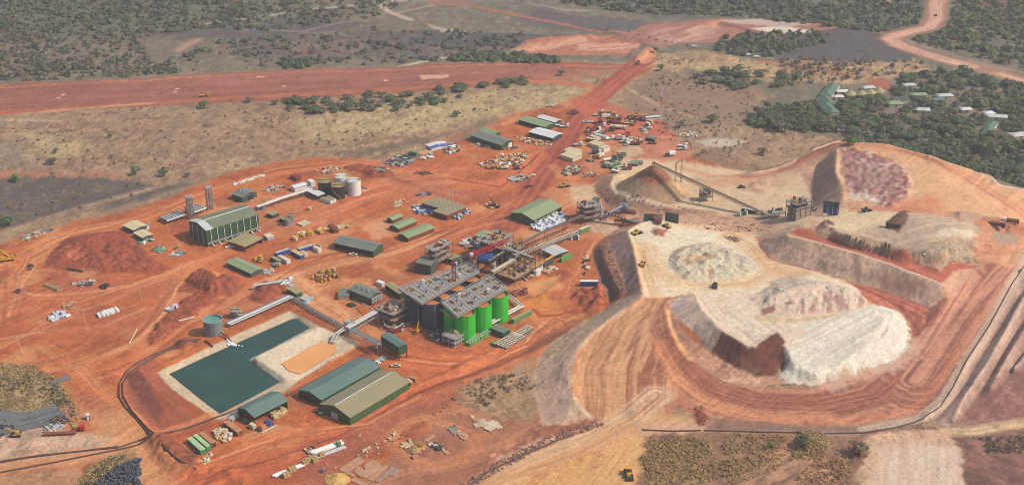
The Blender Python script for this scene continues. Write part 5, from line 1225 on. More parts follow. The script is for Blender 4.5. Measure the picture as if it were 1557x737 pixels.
# village in the trees
def small_house(lb, px, py, l, w, h, roof, wall, rz, name="house", cat="house", rise=1.2, group=None):
 p = g3(px, py); HOUSES.append((p.x, p.y)); t = thing(name, lb, cat, (p.x, p.y, p.z), rz, group)
 MB().box((0, 0, h / 2), (l, w, h), wall).build("wall", t)
 mb = MB(); e = .6
 mb.add([(-l/2-e, -w/2-e, h), (l/2+e, -w/2-e, h), (l/2+e, w/2+e, h), (-l/2-e, w/2+e, h), (-l/2+w*.3, 0, h+rise), (l/2-w*.3, 0, h+rise)], [(0,1,5,4), (1,2,5), (2,3,4,5), (3,0,4), (3,2,1,0)], roof); mb.build("roof", t)
 MB().box((0, -w/2 - .04, 1.05), (1.1, .1, 2.1), DGRY).build("door", t)
 return t
HOUSES = []
small_house("long green roofed camp block, farthest of three left of the trees", 1262, 141, 34, 9, 3, R_DGRN, CRM_P, 1.15, rise=2)
small_house("green roofed camp block, middle of three left of the trees", 1256.5, 158, 18, 9, 3, R_DGRN, CRM_P, 1.7, rise=2)
small_house("green roofed camp block, nearest of three left of the trees", 1259.5, 169, 22, 9, 3, R_DGRN, CRM_P, 1.75, rise=2)
small_house("green roofed block at the right of the village, farther one", 1506, 196, 18, 6, 3, R_DGRN, WHT_P, 1.0, rise=1.5)
small_house("green roofed block at the right of the village, nearer one", 1501, 205, 16, 6, 3, R_DGRN, WHT_P, 1.0, rise=1.5)
def hut(lb, px, py, r, roof):
 p = g3(px, py); HOUSES.append((p.x, p.y)); t = thing("hut", lb, "hut", (p.x, p.y, p.z), random.random(), "pyramid roofed huts of the village")
 MB().tube((0, 0, 0), (0, 0, 2.5), r * .8, CRM_P, 8).build("wall", t); MB().tube((0, 0, 2.5), (0, 0, 2.5 + r * .75), r * 1.2, roof, 8, r2=.1).build("roof", t)
for lb, x, y in [("pale pyramid roofed hut, first from the green camp block", 1293, 147), ("pale pyramid roofed hut, second from the green camp block", 1309, 146.5), ("pale pyramid roofed hut, third from the green camp block", 1323, 145), ("pale pyramid roofed hut, fourth from the green camp block", 1336, 143)]: hut(lb, x, y, 4.5, R_KHAKI)
for lb, x, y, l, w, rf, rz in [("white roofed house right of the green camp block", 1280, 143, 9, 5, R_WHITE, 0), ("white roofed house above the pyramid huts", 1320, 137.5, 10, 6, R_LGREY, .2), ("small white house among trees near the camp block", 1275, 151, 7, 5, R_WHITE, 0), ("dark roofed house in the middle of the village", 1368, 154, 14, 8, S_WALL, .2), ("pale green roofed house below the dark roof", 1360, 161, 11, 8, R_LGRN, .1), ("white roofed house alone in the crowns mid village", 1403, 171, 10, 7, R_LGREY, -.2),
 ("white roofed house right of mid village", 1468, 170, 8, 6, R_WHITE, 0), ("white roofed house beside the red court", 1503, 176, 8, 6, R_WHITE, .3), ("long grey roofed house above the red court", 1514, 181, 16, 7, R_LGREY, -.2), ("red brick house with a white roof at the village edge", 1382, 133, 10, 6, R_LGREY, .1), ("pale green roofed house among crowns", 1397, 148, 12, 7, R_LGRN, 0), ("grey roofed house right of the pale green one", 1436, 149, 12, 7, R_LGREY, .1), ("small blue grey roofed house in the village middle", 1426, 155, 9, 6, R_TEAL, 0), ("white house far right below the trees", 1548, 209, 12, 8, R_LGREY, .3), ("small white roof by the far hedge", 1429, 110.5, 8, 5, R_WHITE, .2)]:
 small_house(lb, x, y, l, w, 2.8, rf, CRM_P, rz)
# tanks
vtank("open grey process water tank with teal water at the pond edge", 323, 484.5, 9.6, 9.6, 5.4, GRTANK, liquid=TEALW, rim=LGRY, name="water_tank", level=.9)
vtank("grey drum tank behind the open water tank, farther one", 357, 471, 4.6, 4.6, 2.9, GRTANK, lid=LGRY, name="storage_tank")
vtank("pale drum tank behind the open water tank, nearer one", 367.5, 476, 3.2, 3.2, 2.8, LGRY, lid=CONC, name="storage_tank")
k = (440, 250, 9.21)
vtank("black fuel tank with a beige top, the farther and wider black one", 440 + 497/9.21, 250 + 225/9.21, 9.4, 9.4, 4.9, BTANK, lid=R_KHAKI, name="fuel_tank")
vtank("black fuel tank with a yellow stair down its side, nearer black one", 440 + 680/9.21, 250 + 290/9.21, 9.0, 9, 4.5, BTANK, lid=R_KHAKI, name="fuel_tank")
vtank("white fuel tank, the farther and left one of the white pair", 440 + 725/9.21, 250 + 162/9.21, 10.6, 10.6, 4.9, WHT_P, lid=WHT_P, name="fuel_tank")
tw = vtank("white fuel tank, the nearer and right one of the white pair", 440 + 898/9.21, 250 + 215/9.21, 10.4, 10.4, 4.8, WHT_P, lid=WHT_P, name="fuel_tank")
for o in list(COL.objects):
 if o.get("label", "").startswith("black fuel tank with a yellow"):
  mb = MB(); r = 4.6
  pp = [(r * math.cos(a), r * math.sin(a), 9.0 * (1 - i / 10)) for i, a in enumerate([math.radians(200 + 11 * i) for i in range(11)])]
  for a, b in zip(pp[:-1], pp[1:]): mb.bar(a, b, .5, .25, DYEL)
  mb.build("stair", o)
B = [g3(*q) for q in cr(440, 250, 9.21, (590, 490), (1110, 355), (1000, 300), (700, 300))]
t = thing("tank_bund", "low concrete bund wall around the fuel tanks", "wall", B[0])
mb = MB()
for a, b in zip(B, B[1:] + B[:1]): mb.bar(a - B[0] + Vector((0, 0, .4)), b - B[0] + Vector((0, 0, .4)), .35, .9, CONC)
mb.build("bund_wall", t)
ZT = 16.0
tk = [(707.2, 474.2), (732.2, 460.2), (757.7, 446.4), (689.5, 461.5), (715, 447), (740, 433)]
nm = ["bright green leach tank at the near left corner of the platform", "bright green leach tank in the middle of the near row", "bright green leach tank at the right end of the near row", "bright green leach tank half hidden behind the near left one", "green leach tank hidden under the middle of the near platform", "green leach tank hidden under the right end of the near platform"]
for (x, y), n_ in zip(tk, nm): vtank(n_, x, y, ZT, ZT, 5.7, GTANK, name="leach_tank", group="green leach tanks under the near platform", z0=0)
dk = [(630, 446.5, 5.8, "slate leach tank at the left end of the far platform"), (656, 456.5, 5.8, "slate leach tank second from the left below the far platform"), (673.5, 449, 5.6, "slate leach tank with an orange crescent left of the red mast"), (695, 436, 5.6, "slate leach tank with an orange crescent behind the red mast"), (717.2, 422.5, 5.4, "slate leach tank with an orange crescent at the right of the far platform"), (650, 436, 5.4, "slate leach tank under the left part of the far platform"), (675, 422, 5.4, "slate leach tank under the middle of the far platform"), (700, 409, 5.4, "slate leach tank under the right part of the far platform")]
for x, y, r, n_ in dk: vtank(n_, x, y, ZT - .6, ZT, r, DTANK, name="leach_tank", group="slate leach tanks under the far platform", z0=0)
def deck(lb, corners, z, seed):
 Wc = [at(a, b, z) for a, b in corners]; c = sum(Wc, Vector()) / 4; r = random.Random(seed)
 t = thing("tank_deck", lb, "platform", (c.x, c.y, 0))
 q = [(p.x - c.x, p.y - c.y) for p in Wc]
 A, B_, C_, D_ = [Vector((x, y, 0)) for x, y in q]     # A near left, B near right, C far right, D far left
 def Q(u, v): return A * (1 - u) * (1 - v) + B_ * u * (1 - v) + C_ * u * v + D_ * (1 - u) * v
 n = 16
 for i in range(n):
  for j in range(2):
   u0, u1 = i / n + .004, (i + 1) / n - .004; v0, v1 = j / 2 + .01, (j + 1) / 2 - .01
   pp = [Q(u0, v0), Q(u1, v0), Q(u1, v1), Q(u0, v1)]
   MB().prism([(p.x, p.y) for p in pp], z - .35 + r.uniform(-.05, .05), z - .1 + r.uniform(-.06, .06), GRATE).build("deck_panel", t)
 mb = MB()
 for (a, b), (c_, d_) in [((0, 0), (1, 0)), ((1, 0), (1, 1)), ((1, 1), (0, 1)), ((0, 1), (0, 0)), ((0, .5), (1, .5)), ((0, .25), (1, .25)), ((0, .75), (1, .75))]:
  p, p2 = Q(a, b), Q(c_, d_); p.z = p2.z = z - .7; mb.bar(p, p2, .45, .8, GRY)
 for i in range(9):
  p, p2 = Q(i / 8, 0), Q(i / 8, 1); p.z = p2.z = z - .75; mb.bar(p, p2, .3, .6, GRY)
 mb.build("girder_frame", t)
 mb = MB()
 for (a, b), (c_, d_) in [((0, 0), (1, 0)), ((1, 0), (1, 1)), ((1, 1), (0, 1)), ((0, 1), (0, 0))]:
  p, p2 = Q(a, b), Q(c_, d_)
  for zz in (.6, 1.15): mb.bar((p.x, p.y, z + zz), (p2.x, p2.y, z + zz), .09, .09, LGRY)
  k = int((p2 - p).length / 2)
  for i in range(k): s_ = p.lerp(p2, i / k); mb.bar((s_.x, s_.y, z), (s_.x, s_.y, z + 1.15), .09, .09, LGRY)
 mb.build("handrail", t)
 for u in (.1, .36, .62, .88):
  for v in (.25, .72):
   p = Q(u + r.uniform(-.03, .03), v); mb = MB()
   for k in range(7): mb.box((p.x + r.uniform(-1.8, 1.8), p.y + r.uniform(-1.8, 1.8), z + .35), (r.uniform(.4, 1.6), r.uniform(.3, 1.0), r.uniform(.3, 1.0)), r.choice([RUST, DYEL, DREDP, GRY, TAN_P]), r.random() * 3)
   mb.tube((p.x - 1.5, p.y, z + .5), (p.x + 1.8, p.y + r.uniform(-1, 1), z + .5), .3, RUST, 8); mb.build("agitator_drive", t)
   p = Q(u + .1, v + .1 if v < .5 else v - .05)
   mb = MB(); mb.tube((p.x, p.y, z), (p.x, p.y, z + 1.5), .45, BLUE, 10); mb.tube((p.x, p.y, z + 1.5), (p.x, p.y, z + 1.9), .3, LGRY, 8); mb.build("motor", t)
 for u, v in ((.72, .28), (.3, .8)):
  p = Q(u, v); MB().box((p.x, p.y, z + 1), (1.6, 1.6, 2), WHT_P).build("cabinet", t)
 return t, c
deck("grey grating platform over the green leach tanks", [(695, 481), (770.5, 437.5), (745, 418), (671, 459)], ZT + 1.0, 5)
deck("grey grating platform over the slate leach tanks", [(641, 461), (729, 412), (709, 400), (606, 438)], ZT + .8, 6)
def heap(label, cat, pts, n, mats, size=(1.0, 3.0), h=(.3, 1.0), name="scrap_heap", seed=1, layers=1.2, piece="scrap_piece", kinds="bt", sep=True, pw=None):
 r = random.Random(seed); c = None
 P_ = [g3(*q) for q in pts]; c = sum(P_, Vector()) / len(P_); poly2 = [(p.x, p.y) for p in P_]
 t = thing(name, label, cat, c)
 xs = [p[0] for p in poly2]; ys = [p[1] for p in poly2]; k = 0; tries = 0; allm = MB()
 while k < n and tries < n * 30:
  tries += 1; x, y = r.uniform(min(xs), max(xs)), r.uniform(min(ys), max(ys))
  if not inside(poly2, np.array([x]), np.array([y]))[0]: continue
  z = hz_(x, y) - c.z; mb = MB() if sep else allm; m_ = r.choice(mats); a = r.uniform(0, 3.14) if 'a' in kinds else r.choice([.6, .6 + 1.57]) + r.uniform(-.35, .35)
  L_ = r.uniform(*size); hh = r.uniform(*h); zo = r.random() ** 2 * layers; w_ = pw or L_ * r.uniform(.25, .8)
  x -= c.x; y -= c.y; kd = r.choice(kinds.replace('a', ''))
  if kd == 'b': mb.box((x, y, z + zo + hh / 2), (L_, w_, hh), m_, a)
  elif kd == 't':
   dx, dy = math.cos(a) * L_ / 2, math.sin(a) * L_ / 2; rr = hh * .4; mb.tube((x - dx, y - dy, z + zo + rr), (x + dx, y + dy, z + zo + rr + r.uniform(0, .3)), rr, m_, 7)
  elif kd == 'd':
   mb.tube((x, y, z + zo), (x, y, z + zo + hh), hh * .5, m_, 8)
  elif kd == 'f':
   for e_ in (-1, 1):
    for zz in (0.1, hh): mb.bar((x - math.cos(a) * L_ / 2 - math.sin(a) * w_ * e_ / 2, y - math.sin(a) * L_ / 2 + math.cos(a) * w_ * e_ / 2, z + zo + zz), (x + math.cos(a) * L_ / 2 - math.sin(a) * w_ * e_ / 2, y + math.sin(a) * L_ / 2 + math.cos(a) * w_ * e_ / 2, z + zo + zz), .15, .15, m_)
  if sep: mb.build(piece, t)
  k += 1
 if not sep: o = allm.build(piece + "s", t); o["kind"] = "stuff"
 return t
def frame_tower(label, px, py, w_, d_, levels, rz=.52, mt=DGRY, name="steel_structure", cat="structure", stuffm=(RUST, GRY, DYEL), seed=3, floor=GRATE, up=1):
 p = g3(px, py); r = random.Random(seed); t = thing(name, label, cat, p, rz)
 top = levels[-1] + up - 1; mb = MB()
 nx_, ny_ = max(1, round(w_ / 5)), max(1, round(d_ / 5))
 for i in range(nx_ + 1):
  for j in range(ny_ + 1):
   x, y = -w_ / 2 + w_ * i / nx_, -d_ / 2 + d_ * j / ny_; mb.bar((x, y, 0), (x, y, top + 1), .3, .3, mt)
 for z_ in levels:
  for i in range(nx_ + 1): x = -w_ / 2 + w_ * i / nx_; mb.bar((x, -d_ / 2, z_ - .2), (x, d_ / 2, z_ - .2), .25, .35, mt)
  for j in range(ny_ + 1): y = -d_ / 2 + d_ * j / ny_; mb.bar((-w_ / 2, y, z_ - .2), (w_ / 2, y, z_ - .2), .25, .35, mt)
 zs_ = [0] + list(levels)
 for a, b in zip(zs_[:-1], zs_[1:]):
  mb.bar((-w_ / 2, -d_ / 2, a), (w_ / 2 if nx_ == 1 else -w_ / 2 + w_ / nx_, -d_ / 2, b), .15, .15, mt); mb.bar((-w_ / 2, -d_ / 2, a), (-w_ / 2, -d_ / 2 + d_ / ny_, b), .15, .15, mt)
 mb.build("frame", t)
 for z_ in levels:
  MB().box((0, 0, z_ + .02), (w_, d_, .1), floor).build("floor", t)
  for _ in range(int(w_ * d_ / 14)):
   mb = MB(); x, y = r.uniform(-w_ * .4, w_ * .4), r.uniform(-d_ * .4, d_ * .4); m_ = r.choice(stuffm)
   if r.random() < .5: mb.box((x, y, z_ + .7), (r.uniform(.8, 2.4), r.uniform(.8, 2), r.uniform(.6, 1.6)), m_, r.random())
   else: mb.tube((x, y, z_), (x, y, z_ + r.uniform(1, 2.2)), r.uniform(.4, 1.0), m_, 10)
   mb.build("equipment", t)
  mb = MB()
  for zz in (.6, 1.1):
   for a, b in (((-1, -1), (1, -1)), ((1, -1), (1, 1)), ((1, 1), (-1, 1)), ((-1, 1), (-1, -1))): mb.bar((a[0] * w_ / 2, a[1] * d_ / 2, z_ + zz), (b[0] * w_ / 2, b[1] * d_ / 2, z_ + zz), .08, .08, LGRY)
  mb.build("handrail", t)
 return t
RS0 = mat('brown_steel', srgb=(98, 84, 76), rough=.7, var=.2, dirt=.15)
PLANT_A = math.atan2(35, 27)    # direction of the tank rows on the ground
frame_tower("open steel gantry crowded with pipes beyond the slate box building", 668, 402, 17, 8, (5, 9.5, 13), PLANT_A, RUST, seed=5, stuffm=(RUST, LGRY, DREDP, TAN_P))
frame_tower("rust stained thickener frame beside the pipe bridge", 598, 487, 15, 14, (4.5, 8.5), PLANT_A, RUST, seed=9, stuffm=(RUST, DREDP, TAN_P))
frame_tower("low steel skid of pumps in front of the nearest green tank", 692, 520, 11, 9, (2.6, 5.2), PLANT_A, LGRY, seed=8, stuffm=(TAN_P, RUST, CRM_P))
frame_tower("tall open mill frame right of the leach tanks", 788, 417, 30, 18, (4.5,), PLANT_A, up=9, mt=RS0, seed=12, stuffm=(DYEL, RUST, DGRY, TAN_P), floor=DCONC)
frame_tower("dark steel screening frame behind the blue mill drum", 752, 385, 20, 14, (6, 11), PLANT_A, DGRY, seed=13, stuffm=(DYEL, DGRY, YEL, RUST))
frame_tower("clad dark steel frame with stairs at the feed end of the mill", 775, 398, 12, 14, (5, 10), PLANT_A, DGRY, seed=14, stuffm=(YEL, DGRY, RUST))
p = at(738, 393, 9); t = thing("mill_drum", "big blue mill drum with yellow end ring under the red boom", "mill", (p.x, p.y, 0), -.15)
MB().tube((-4.6, 0, 9), (4.6, 0, 9), 3.4, BLUE, 24).build("drum", t, False); MB().tube((-5.2, 0, 9), (-4.6, 0, 9), 3.9, YEL, 24).build("girth_gear", t); MB().tube((4.6, 0, 9), (6.0, 0, 9), 1.6, DGRY, 16).build("trunnion", t)
mb = MB()
for x in (-5.2, 5.2): mb.box((x, 0, 3.4), (1.4, 5, 6.8), CONC)
mb.build("pedestal", t)
heap("row of white gas bottles and boxes beside the grey retaining wall right of the mill", "bottles", [(812, 417), (822, 411), (824, 414), (814, 420)], 10, [WHT_P], (.9, 1.2), (3.0, 3.6), "gas_bottles", 3, 0, "bottle", "d")
p = g3(822, 412); t = thing("retaining_wall", "slate retaining wall with a yellow pipe at the right edge of the plant", "wall", p, PLANT_A)
MB().box((2, 0, 2.5), (22, .6, 5), DTANK).build("wall", t); MB().bar((-9, 0, 5.4), (13, 0, 5.4), 1.0, .8, YEL).build("pipe", t)
P = cr(400, 360, 3.88, (800, 325), (720, 285), (835, 305))
shed("long open lean-to with a khaki roof left of the leach platforms", (607, 446), (586, 432), (614, 441), 4.0, .3, R_KHAKI, G_WALL, name="lean_to", cat="lean-to", openl=True)
cont("white container beside the khaki lean-to", *cr(400, 360, 3.88, (700, 275), (665, 262), (718, 265)), h=2.6, side=WHT_P)
P = cr(680, 330, 6.14, (90, 385), (0, 350), (100, 370))
shed("khaki roofed shelter between steel gantry and red boom", (700, 398), (676, 391.5), (710, 392), 3.2, .3, R_KHAKI, DGRY, name="shelter", cat="shelter", openl=True)
# conveyors
def conveyor(label, pts, wdt=1.8, legs=8, mt=DGRY, belt=None, th=.9, cover=None, rollers=True, name="conveyor"):
 """pts: [(px,py,z)...]"""
 V = [at(*q) for q in pts]; o = V[0]; t = thing(name, label, "conveyor", (o.x, o.y, hz_(o.x, o.y))); base = Vector((o.x, o.y, hz_(o.x, o.y)))
 mb = MB(); lg = MB(); bl = MB(); rl = MB()
 for a, b in zip(V[:-1], V[1:]):
  mb.truss(a - base - Vector((0, 0, .6)), b - base - Vector((0, 0, .6)), wdt, 1.1, mt, 3.0, .18)
  bl.bar(a - base + Vector((0, 0, .12)), b - base + Vector((0, 0, .12)), wdt * .75, .12, belt or BLK)
  d = b - a; L = d.length
  for k in range(int(L / 2.2)):
   q = a + d * (k + .5) * 2.2 / L - base; dn = Vector((-d.y, d.x, 0)).normalized() * wdt * .62
   rl.bar(q - dn + Vector((0, 0, .25)), q + dn + Vector((0, 0, .25)), .3, .22, LGRY if cover is None else cover)
  n = max(1, int(L / legs))
  for k in range(n + 1):
   q = a + d * k / n; g = hz_(q.x, q.y)
   if q.z - g > 1.6:
    dn = Vector((-d.y, d.x, 0)).normalized() * wdt * .6
    for s in (-1, 1): lg.bar(q + dn * s - base - Vector((0, 0, 1)), Vector((q.x, q.y, g)) + dn * s * 1.6 - base, .22, .22, mt)
    lg.bar(Vector((q.x, q.y, g + (q.z - g) * .45)) + dn * 1.2 - base, Vector((q.x, q.y, g + (q.z - g) * .45)) - dn * 1.2 - base, .16, .16, mt)
 mb.build("truss_frame", t); bl.build("belt", t); rl.build("idlers", t)
 if lg.v: lg.build("leg_frame", t)
 p = V[-1] - base; d = (V[-1] - V[-2]).normalized()
 dn = Vector((-d.y, d.x, 0)).normalized() * wdt * .6
 MB().tube(p - dn, p + dn, .55, DGRY, 10).build("head_pulley", t)
 return t
CB = mat("dusty_conveyor_belt", srgb=(96, 78, 68), rough=.8, var=.15)
RS = mat("dusty_brown_steel", srgb=(126, 96, 78), rough=.7, var=.2, dirt=.2)
conveyor("long stacker conveyor rising to the tip of the conical stockpile", [(1164, 325.5, 9.0), (1068, 281.5, 19), (993.5, 247.5, 27.4)], 3.0, 200, RS, CB, cover=RS)
def atower(label, xys, top, name="support_mast"):
 b = [at(x, y, 6) for x, y in xys]; c = b[0]; t = thing(name, label, "mast", c)
 for p in b:
  MB().truss(p - c, Vector((p.x * .9 + top.x * .1, p.y * .9 + top.y * .1, top.z)) - c, .8, .8, RS, 2.6, .12).build("mast", t)
 mb = MB(); mb.bar(Vector((b[0].x, b[0].y, top.z)) - c, Vector((b[-1].x, b[-1].y, top.z)) - c, .3, .3, RS); mb.build("crossbeam", t)
tp = at(1033, 240, 27)
atower("pair of tall lattice masts holding up the stacker conveyor", [(1025.5, 292.5), (1035, 286)], Vector((tp.x, tp.y, 27)))
frame_tower("square steel transfer tower under the stacker conveyor", 1073, 304, 7.5, 6, (3.5, 7.0), .1, RS, seed=21, stuffm=(DGRY, RUST, LGRY), name="transfer_tower", cat="tower")
conveyor("feed conveyor between crusher and transfer tower of the far crushing plant", [(1186, 329, 8.6), (1200, 326, 12), (1212, 318, 15)], 2.4, 8, DGRY, BLK)
conveyor("dark inclined conveyor climbing to the blue dump hopper", [(1212, 312, 16), (1232, 313, 17), (1249, 325, 13)], 3.2, 30, DGRY, BLK)
frame_tower("jaw crusher building on a concrete block below the blue hopper", 1213, 331, 13, 9, (8.0, 11.5), .55, DGRY, seed=22, stuffm=(DYEL, DGRY, RUST, DGRY), name="crusher_station", cat="crusher")
for o in [o for o in COL.objects if o.get("label", "").startswith("jaw crusher")]:
 MB().box((0, -.5, 3.6), (12, 8, 7.4), mat("weathered_concrete_block", srgb=(160, 140, 120), rough=.9, var=.15, scale=.3)).build("foundation_block", o)
 MB().box((-2.5, 2, 13.2), (1.4, 1.4, 3), REDP).build("red_cabinet", o)
frame_tower("low dark screen deck at the tail of the stacker conveyor", 1176, 330, 14, 6, (3.6,), .2, DGRY, seed=24, stuffm=(DGRY, RUST, DGRY), name="screen_deck")
def hopper(label, px, py, z, w_, d_, h_, rz, m1, m2, name="dump_hopper"):
 p = at(px, py, z); g = hz_(p.x, p.y); t = thing(name, label, "hopper", (p.x, p.y, g), rz)
 for s in (-1, 1):
  mb = MB(); mb.add([(-w_/2, s*d_/2, h_*.35), (w_/2, s*d_/2, 0), (w_/2 + 1, s*d_*.6, h_), (-w_/2 - .5, s*d_*.6, h_)], [(0, 1, 2, 3)], m1 if s < 0 else m2)
  mb.add([(-w_/2, s*d_/2 + s*.3, h_*.35), (w_/2, s*d_/2 + s*.3, 0), (w_/2 + 1, s*(d_*.6 + .3), h_), (-w_/2 - .5, s*(d_*.6 + .3), h_)], [(0, 1, 2, 3)], m1 if s < 0 else m2); mb.build("side_plate", t)
 mb = MB()
 mb.box((w_ / 2 + .5, 0, h_ / 2), (.4, d_ * 1.1, h_), m2); mb.build("back_plate", t)
 mb = MB()
 for i in range(4): mb.box((-w_ / 2 + w_ * i / 3, -d_ * .62, h_ / 2), (.3, .3, h_), LGRY)
 mb.build("stiffener", t)
 return t
hopper("blue steel dump hopper at the foot of the upper dump", 1262, 325, 19, 9, 7, 6.5, -.25, DBLUE, S_WALL)
P = cr(880, 320, 5.99, (690, 75), (600, 75), (690, 20))
p = at(1000, 333, 13)
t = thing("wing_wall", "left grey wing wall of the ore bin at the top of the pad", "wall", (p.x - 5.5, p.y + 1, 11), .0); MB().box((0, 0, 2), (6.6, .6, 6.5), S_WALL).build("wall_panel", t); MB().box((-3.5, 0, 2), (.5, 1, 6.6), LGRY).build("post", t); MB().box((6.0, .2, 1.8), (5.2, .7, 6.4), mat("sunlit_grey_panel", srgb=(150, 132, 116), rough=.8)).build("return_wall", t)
t = thing("wing_wall", "right slate wing wall of the ore bin beside the tipping truck", "wall", (p.x + 9, p.y - .5, 12), -.45); MB().box((0, 0, 2), (9, .6, 6.6), S_WALL).build("wall_panel", t)
for i in range(4): MB().box((-3.6 + i * 2.4, .8, 2.3), (.3, 1.4, 7), DGRY).build("buttress", t)
conveyor("dark ore conveyor from the bin down to the near crushing plant", [(984, 342, 7.0), (950, 333, 4.5), (920, 321.5, 8)], 2.4, 12, DGRY, BLK)
conveyor("short dark conveyor lying beside the ore conveyor", [(966, 341, 4), (948, 334, 3.5), (935, 335, 3)], 2.0, 12, DGRY, BLK)
conveyor("short pale conveyor with a blue side rising from the crusher to a drum", [(919, 327, 3.5), (948, 312, 7)], 2.4, 10, BLUE, LGRY)
p = at(946, 312, 6); t = thing("drum_feeder", "grey round tank end at the head of the blue sided conveyor", "tank", (p.x, p.y, 0), 0); MB().tube((-2, 0, 5.5), (3.5, 0, 4.8), 2.2, GRTANK, 16).build("drum", t); MB().tube((2, 2, 3), (10, -1.5, 2.2), 1.8, DCONC, 12).build("pipe_section", t)
frame_tower("rusty crushing tower cluttered with chutes beside the narrow slate tower", 895, 334, 12, 11, (4, 8, 11.5), .4, RUST, seed=31, stuffm=(RUST, DREDP, DGRY, GRY), name="crushing_tower", cat="tower")
frame_tower("pale steel chute frame under the narrow slate tower", 908, 330, 8, 8, (4, 7), .4, LGRY, seed=32, stuffm=(LGRY, GRY, WHT_P), name="chute_frame")
conveyor("upper belt conveyor from the crushing plant to the mill", [(886, 327, 9), (830, 350, 10), (792, 369, 12)], 1.7, 14, RS, CB)
conveyor("lower pale belt conveyor from the crushing plant to the mill, nearest the open grey shed", [(880, 350, 5), (820, 373, 8), (780, 388, 14)], 2.6, 12, LGRY, CRM_P, cover=DGRY)
conveyor("pale covered conveyor crossing the mill frame to the leach tanks", [(782, 393, 12), (747, 414, 14)], 2.4, 14, TAN_P, CRM_P, cover=CRM_P)
conveyor("dark gallery along the far side of the mill frame", [(768, 376, 13), (812, 392, 13)], 2.2, 12, DGRY, GRATE)
conveyor("short dark conveyor from the screens towards the leach platform", [(770, 380, 11), (742, 397, 10)], 1.8, 12, DGRY, GRATE)
c0 = at(712, 389, 15); c1 = at(770, 366.5, 17); cm = at(700, 393, 14)
t = thing("crawler_crane", "crawler crane with a long red lattice boom lying across the mill", "crane", (c0.x, c0.y, 0), 0); b = Vector((c0.x, c0.y, 0))
MB().truss(c0 - b, c1 - b, 2.2, 2.2, REDP, 3, .34).build("boom", t)
q = at(690, 397, 13); MB().truss(q - b, c0 - b, 1.9, 1.9, DTANK, 3, .34).build("jib", t)
MB().box((0, 0, 7), (5, 3.5, 14), DGRY, .6).build("pedestal", t); q = at(717, 387, 17); MB().box(tuple(q - b), (2, 2, 1.6), WHT_P).build("cab", t)
p1 = at(690.5, 447, 8); t = thing("red_mast", "red lattice mast standing between the two leach platforms", "mast", (p1.x, p1.y, 0)); MB().truss((0, 0, 0), (0, 0, 27), 2.0, 2.0, REDP, 2.6, .3).build("mast", t)
MB().box((0, 0, 27.4), (2.6, 2.6, 1.6), DREDP).build("slewing_head", t); MB().box((1.6, 0, 27.6), (1.2, 1.4, 1.6), WHT_P).build("cab", t)
# pipe racks
def rack(label, pts, z, wdt=3.2, n=5, bent=6.0, mt=LGRY, pm=None, r=.22, name="pipe_rack", deckz=None, truss=False, pipes_sep=True):
 V = [g3(*q) if len(q) == 2 else at(*q) for q in pts]; b = V[0].copy(); b.z = hz_(b.x, b.y)
 t = thing(name, label, "pipe rack", b)
 for i, p in enumerate(V): p.z = (hz_(p.x, p.y) + z) if len(pts[i]) == 2 else pts[i][2]
 pm = pm or [LGRY, WHT_P, GRY]
 for k in range(n):
  mb = MB(); off = wdt * (k / (n - 1) - .5) * .85 if n > 1 else 0
  Q = []
  for i, p in enumerate(V):
   d = (V[min(i + 1, len(V) - 1)] - V[max(i - 1, 0)]).normalized(); nn = Vector((-d.y, d.x, 0)).normalized(); Q.append(p + nn * off - b + Vector((0, 0, r)))
  mb.path(Q, r * (1 + .5 * ((k * 7) % 3 == 0)), pm[k % len(pm)]); mb.build("pipe", t)
 for a, c in zip(V[:-1], V[1:]):
  d = c - a; L = d.length; nn = Vector((-d.y, d.x, 0)).normalized() * wdt / 2; m_ = max(1, int(L / bent))
  if truss: MB().truss(a - b - Vector((0, 0, 1.3)), c - b - Vector((0, 0, 1.3)), wdt, 2.4, mt, 3.0, .2).build("truss", t)
  for k in range(m_ + 1):
   q = a + d * k / m_; g = hz_(q.x, q.y); mb = MB()
   if truss and k % 3: continue
   for s in (-1, 1): mb.bar(q + nn * s - b, Vector((q.x, q.y, g)) + nn * s - b, .25, .25, mt)
   mb.bar(q + nn - b - Vector((0, 0, .15)), q - nn - b - Vector((0, 0, .15)), .22, .25, mt); mb.build("support", t)
 return t
rack("white steel pipe rack running from the mill building to the fuel tanks", [(391, 323), (430, 309), (475, 294.5)], 4.0, 3.2, 6, 7, LGRY, [WHT_P, LGRY, GRY])
rack("pipe rack along the upper pond bank from the water tank to the corner hut", [(347, 497), (397, 475), (442, 454)], 1.8, 5.0, 7, 5, GRY, [LGRY, GRY, PVC, WHT_P])
rack("straight dark pipe rack from the corner hut down to the pipe bridge junction", [(440, 453), (480, 478), (521, 500)], 1.4, 3.2, 4, 5, DGRY, [GRY, DGRY, LGRY])
rack("high truss pipe bridge from the junction up to the reagent shed", [(528, 498, 6.5), (572, 473, 7.5)], 6, 3.0, 5, 7, LGRY, [LGRY, WHT_P, GRY], truss=True)
rack("truss pipe bridge from the junction down to the raised green building", [(535, 500, 6.5), (577, 522, 6.5)], 5, 2.6, 4, 7, LGRY, [LGRY, GRY], truss=True)
rack("stepped pipe trestle carrying slurry lines out over the small pond", [(536, 492, 6), (512, 507, 4.0), (505, 521, 1.5)], 3, 2.6, 4, 6, LGRY, [LGRY, TAN_P, GRY])
frame_tower("grey junction tower where the pipe bridges meet", 532, 506, 4.5, 5, (3.4, 6.4), .5, GRY, seed=41, stuffm=(LGRY, GRY), name="junction_tower", cat="tower")
rack("white pipe rack running behind the green tanks to the right corner", [(745, 497), (793, 471), (773, 455)], 2.4, 3.0, 4, 6, LGRY, [WHT_P, LGRY, TAN_P])
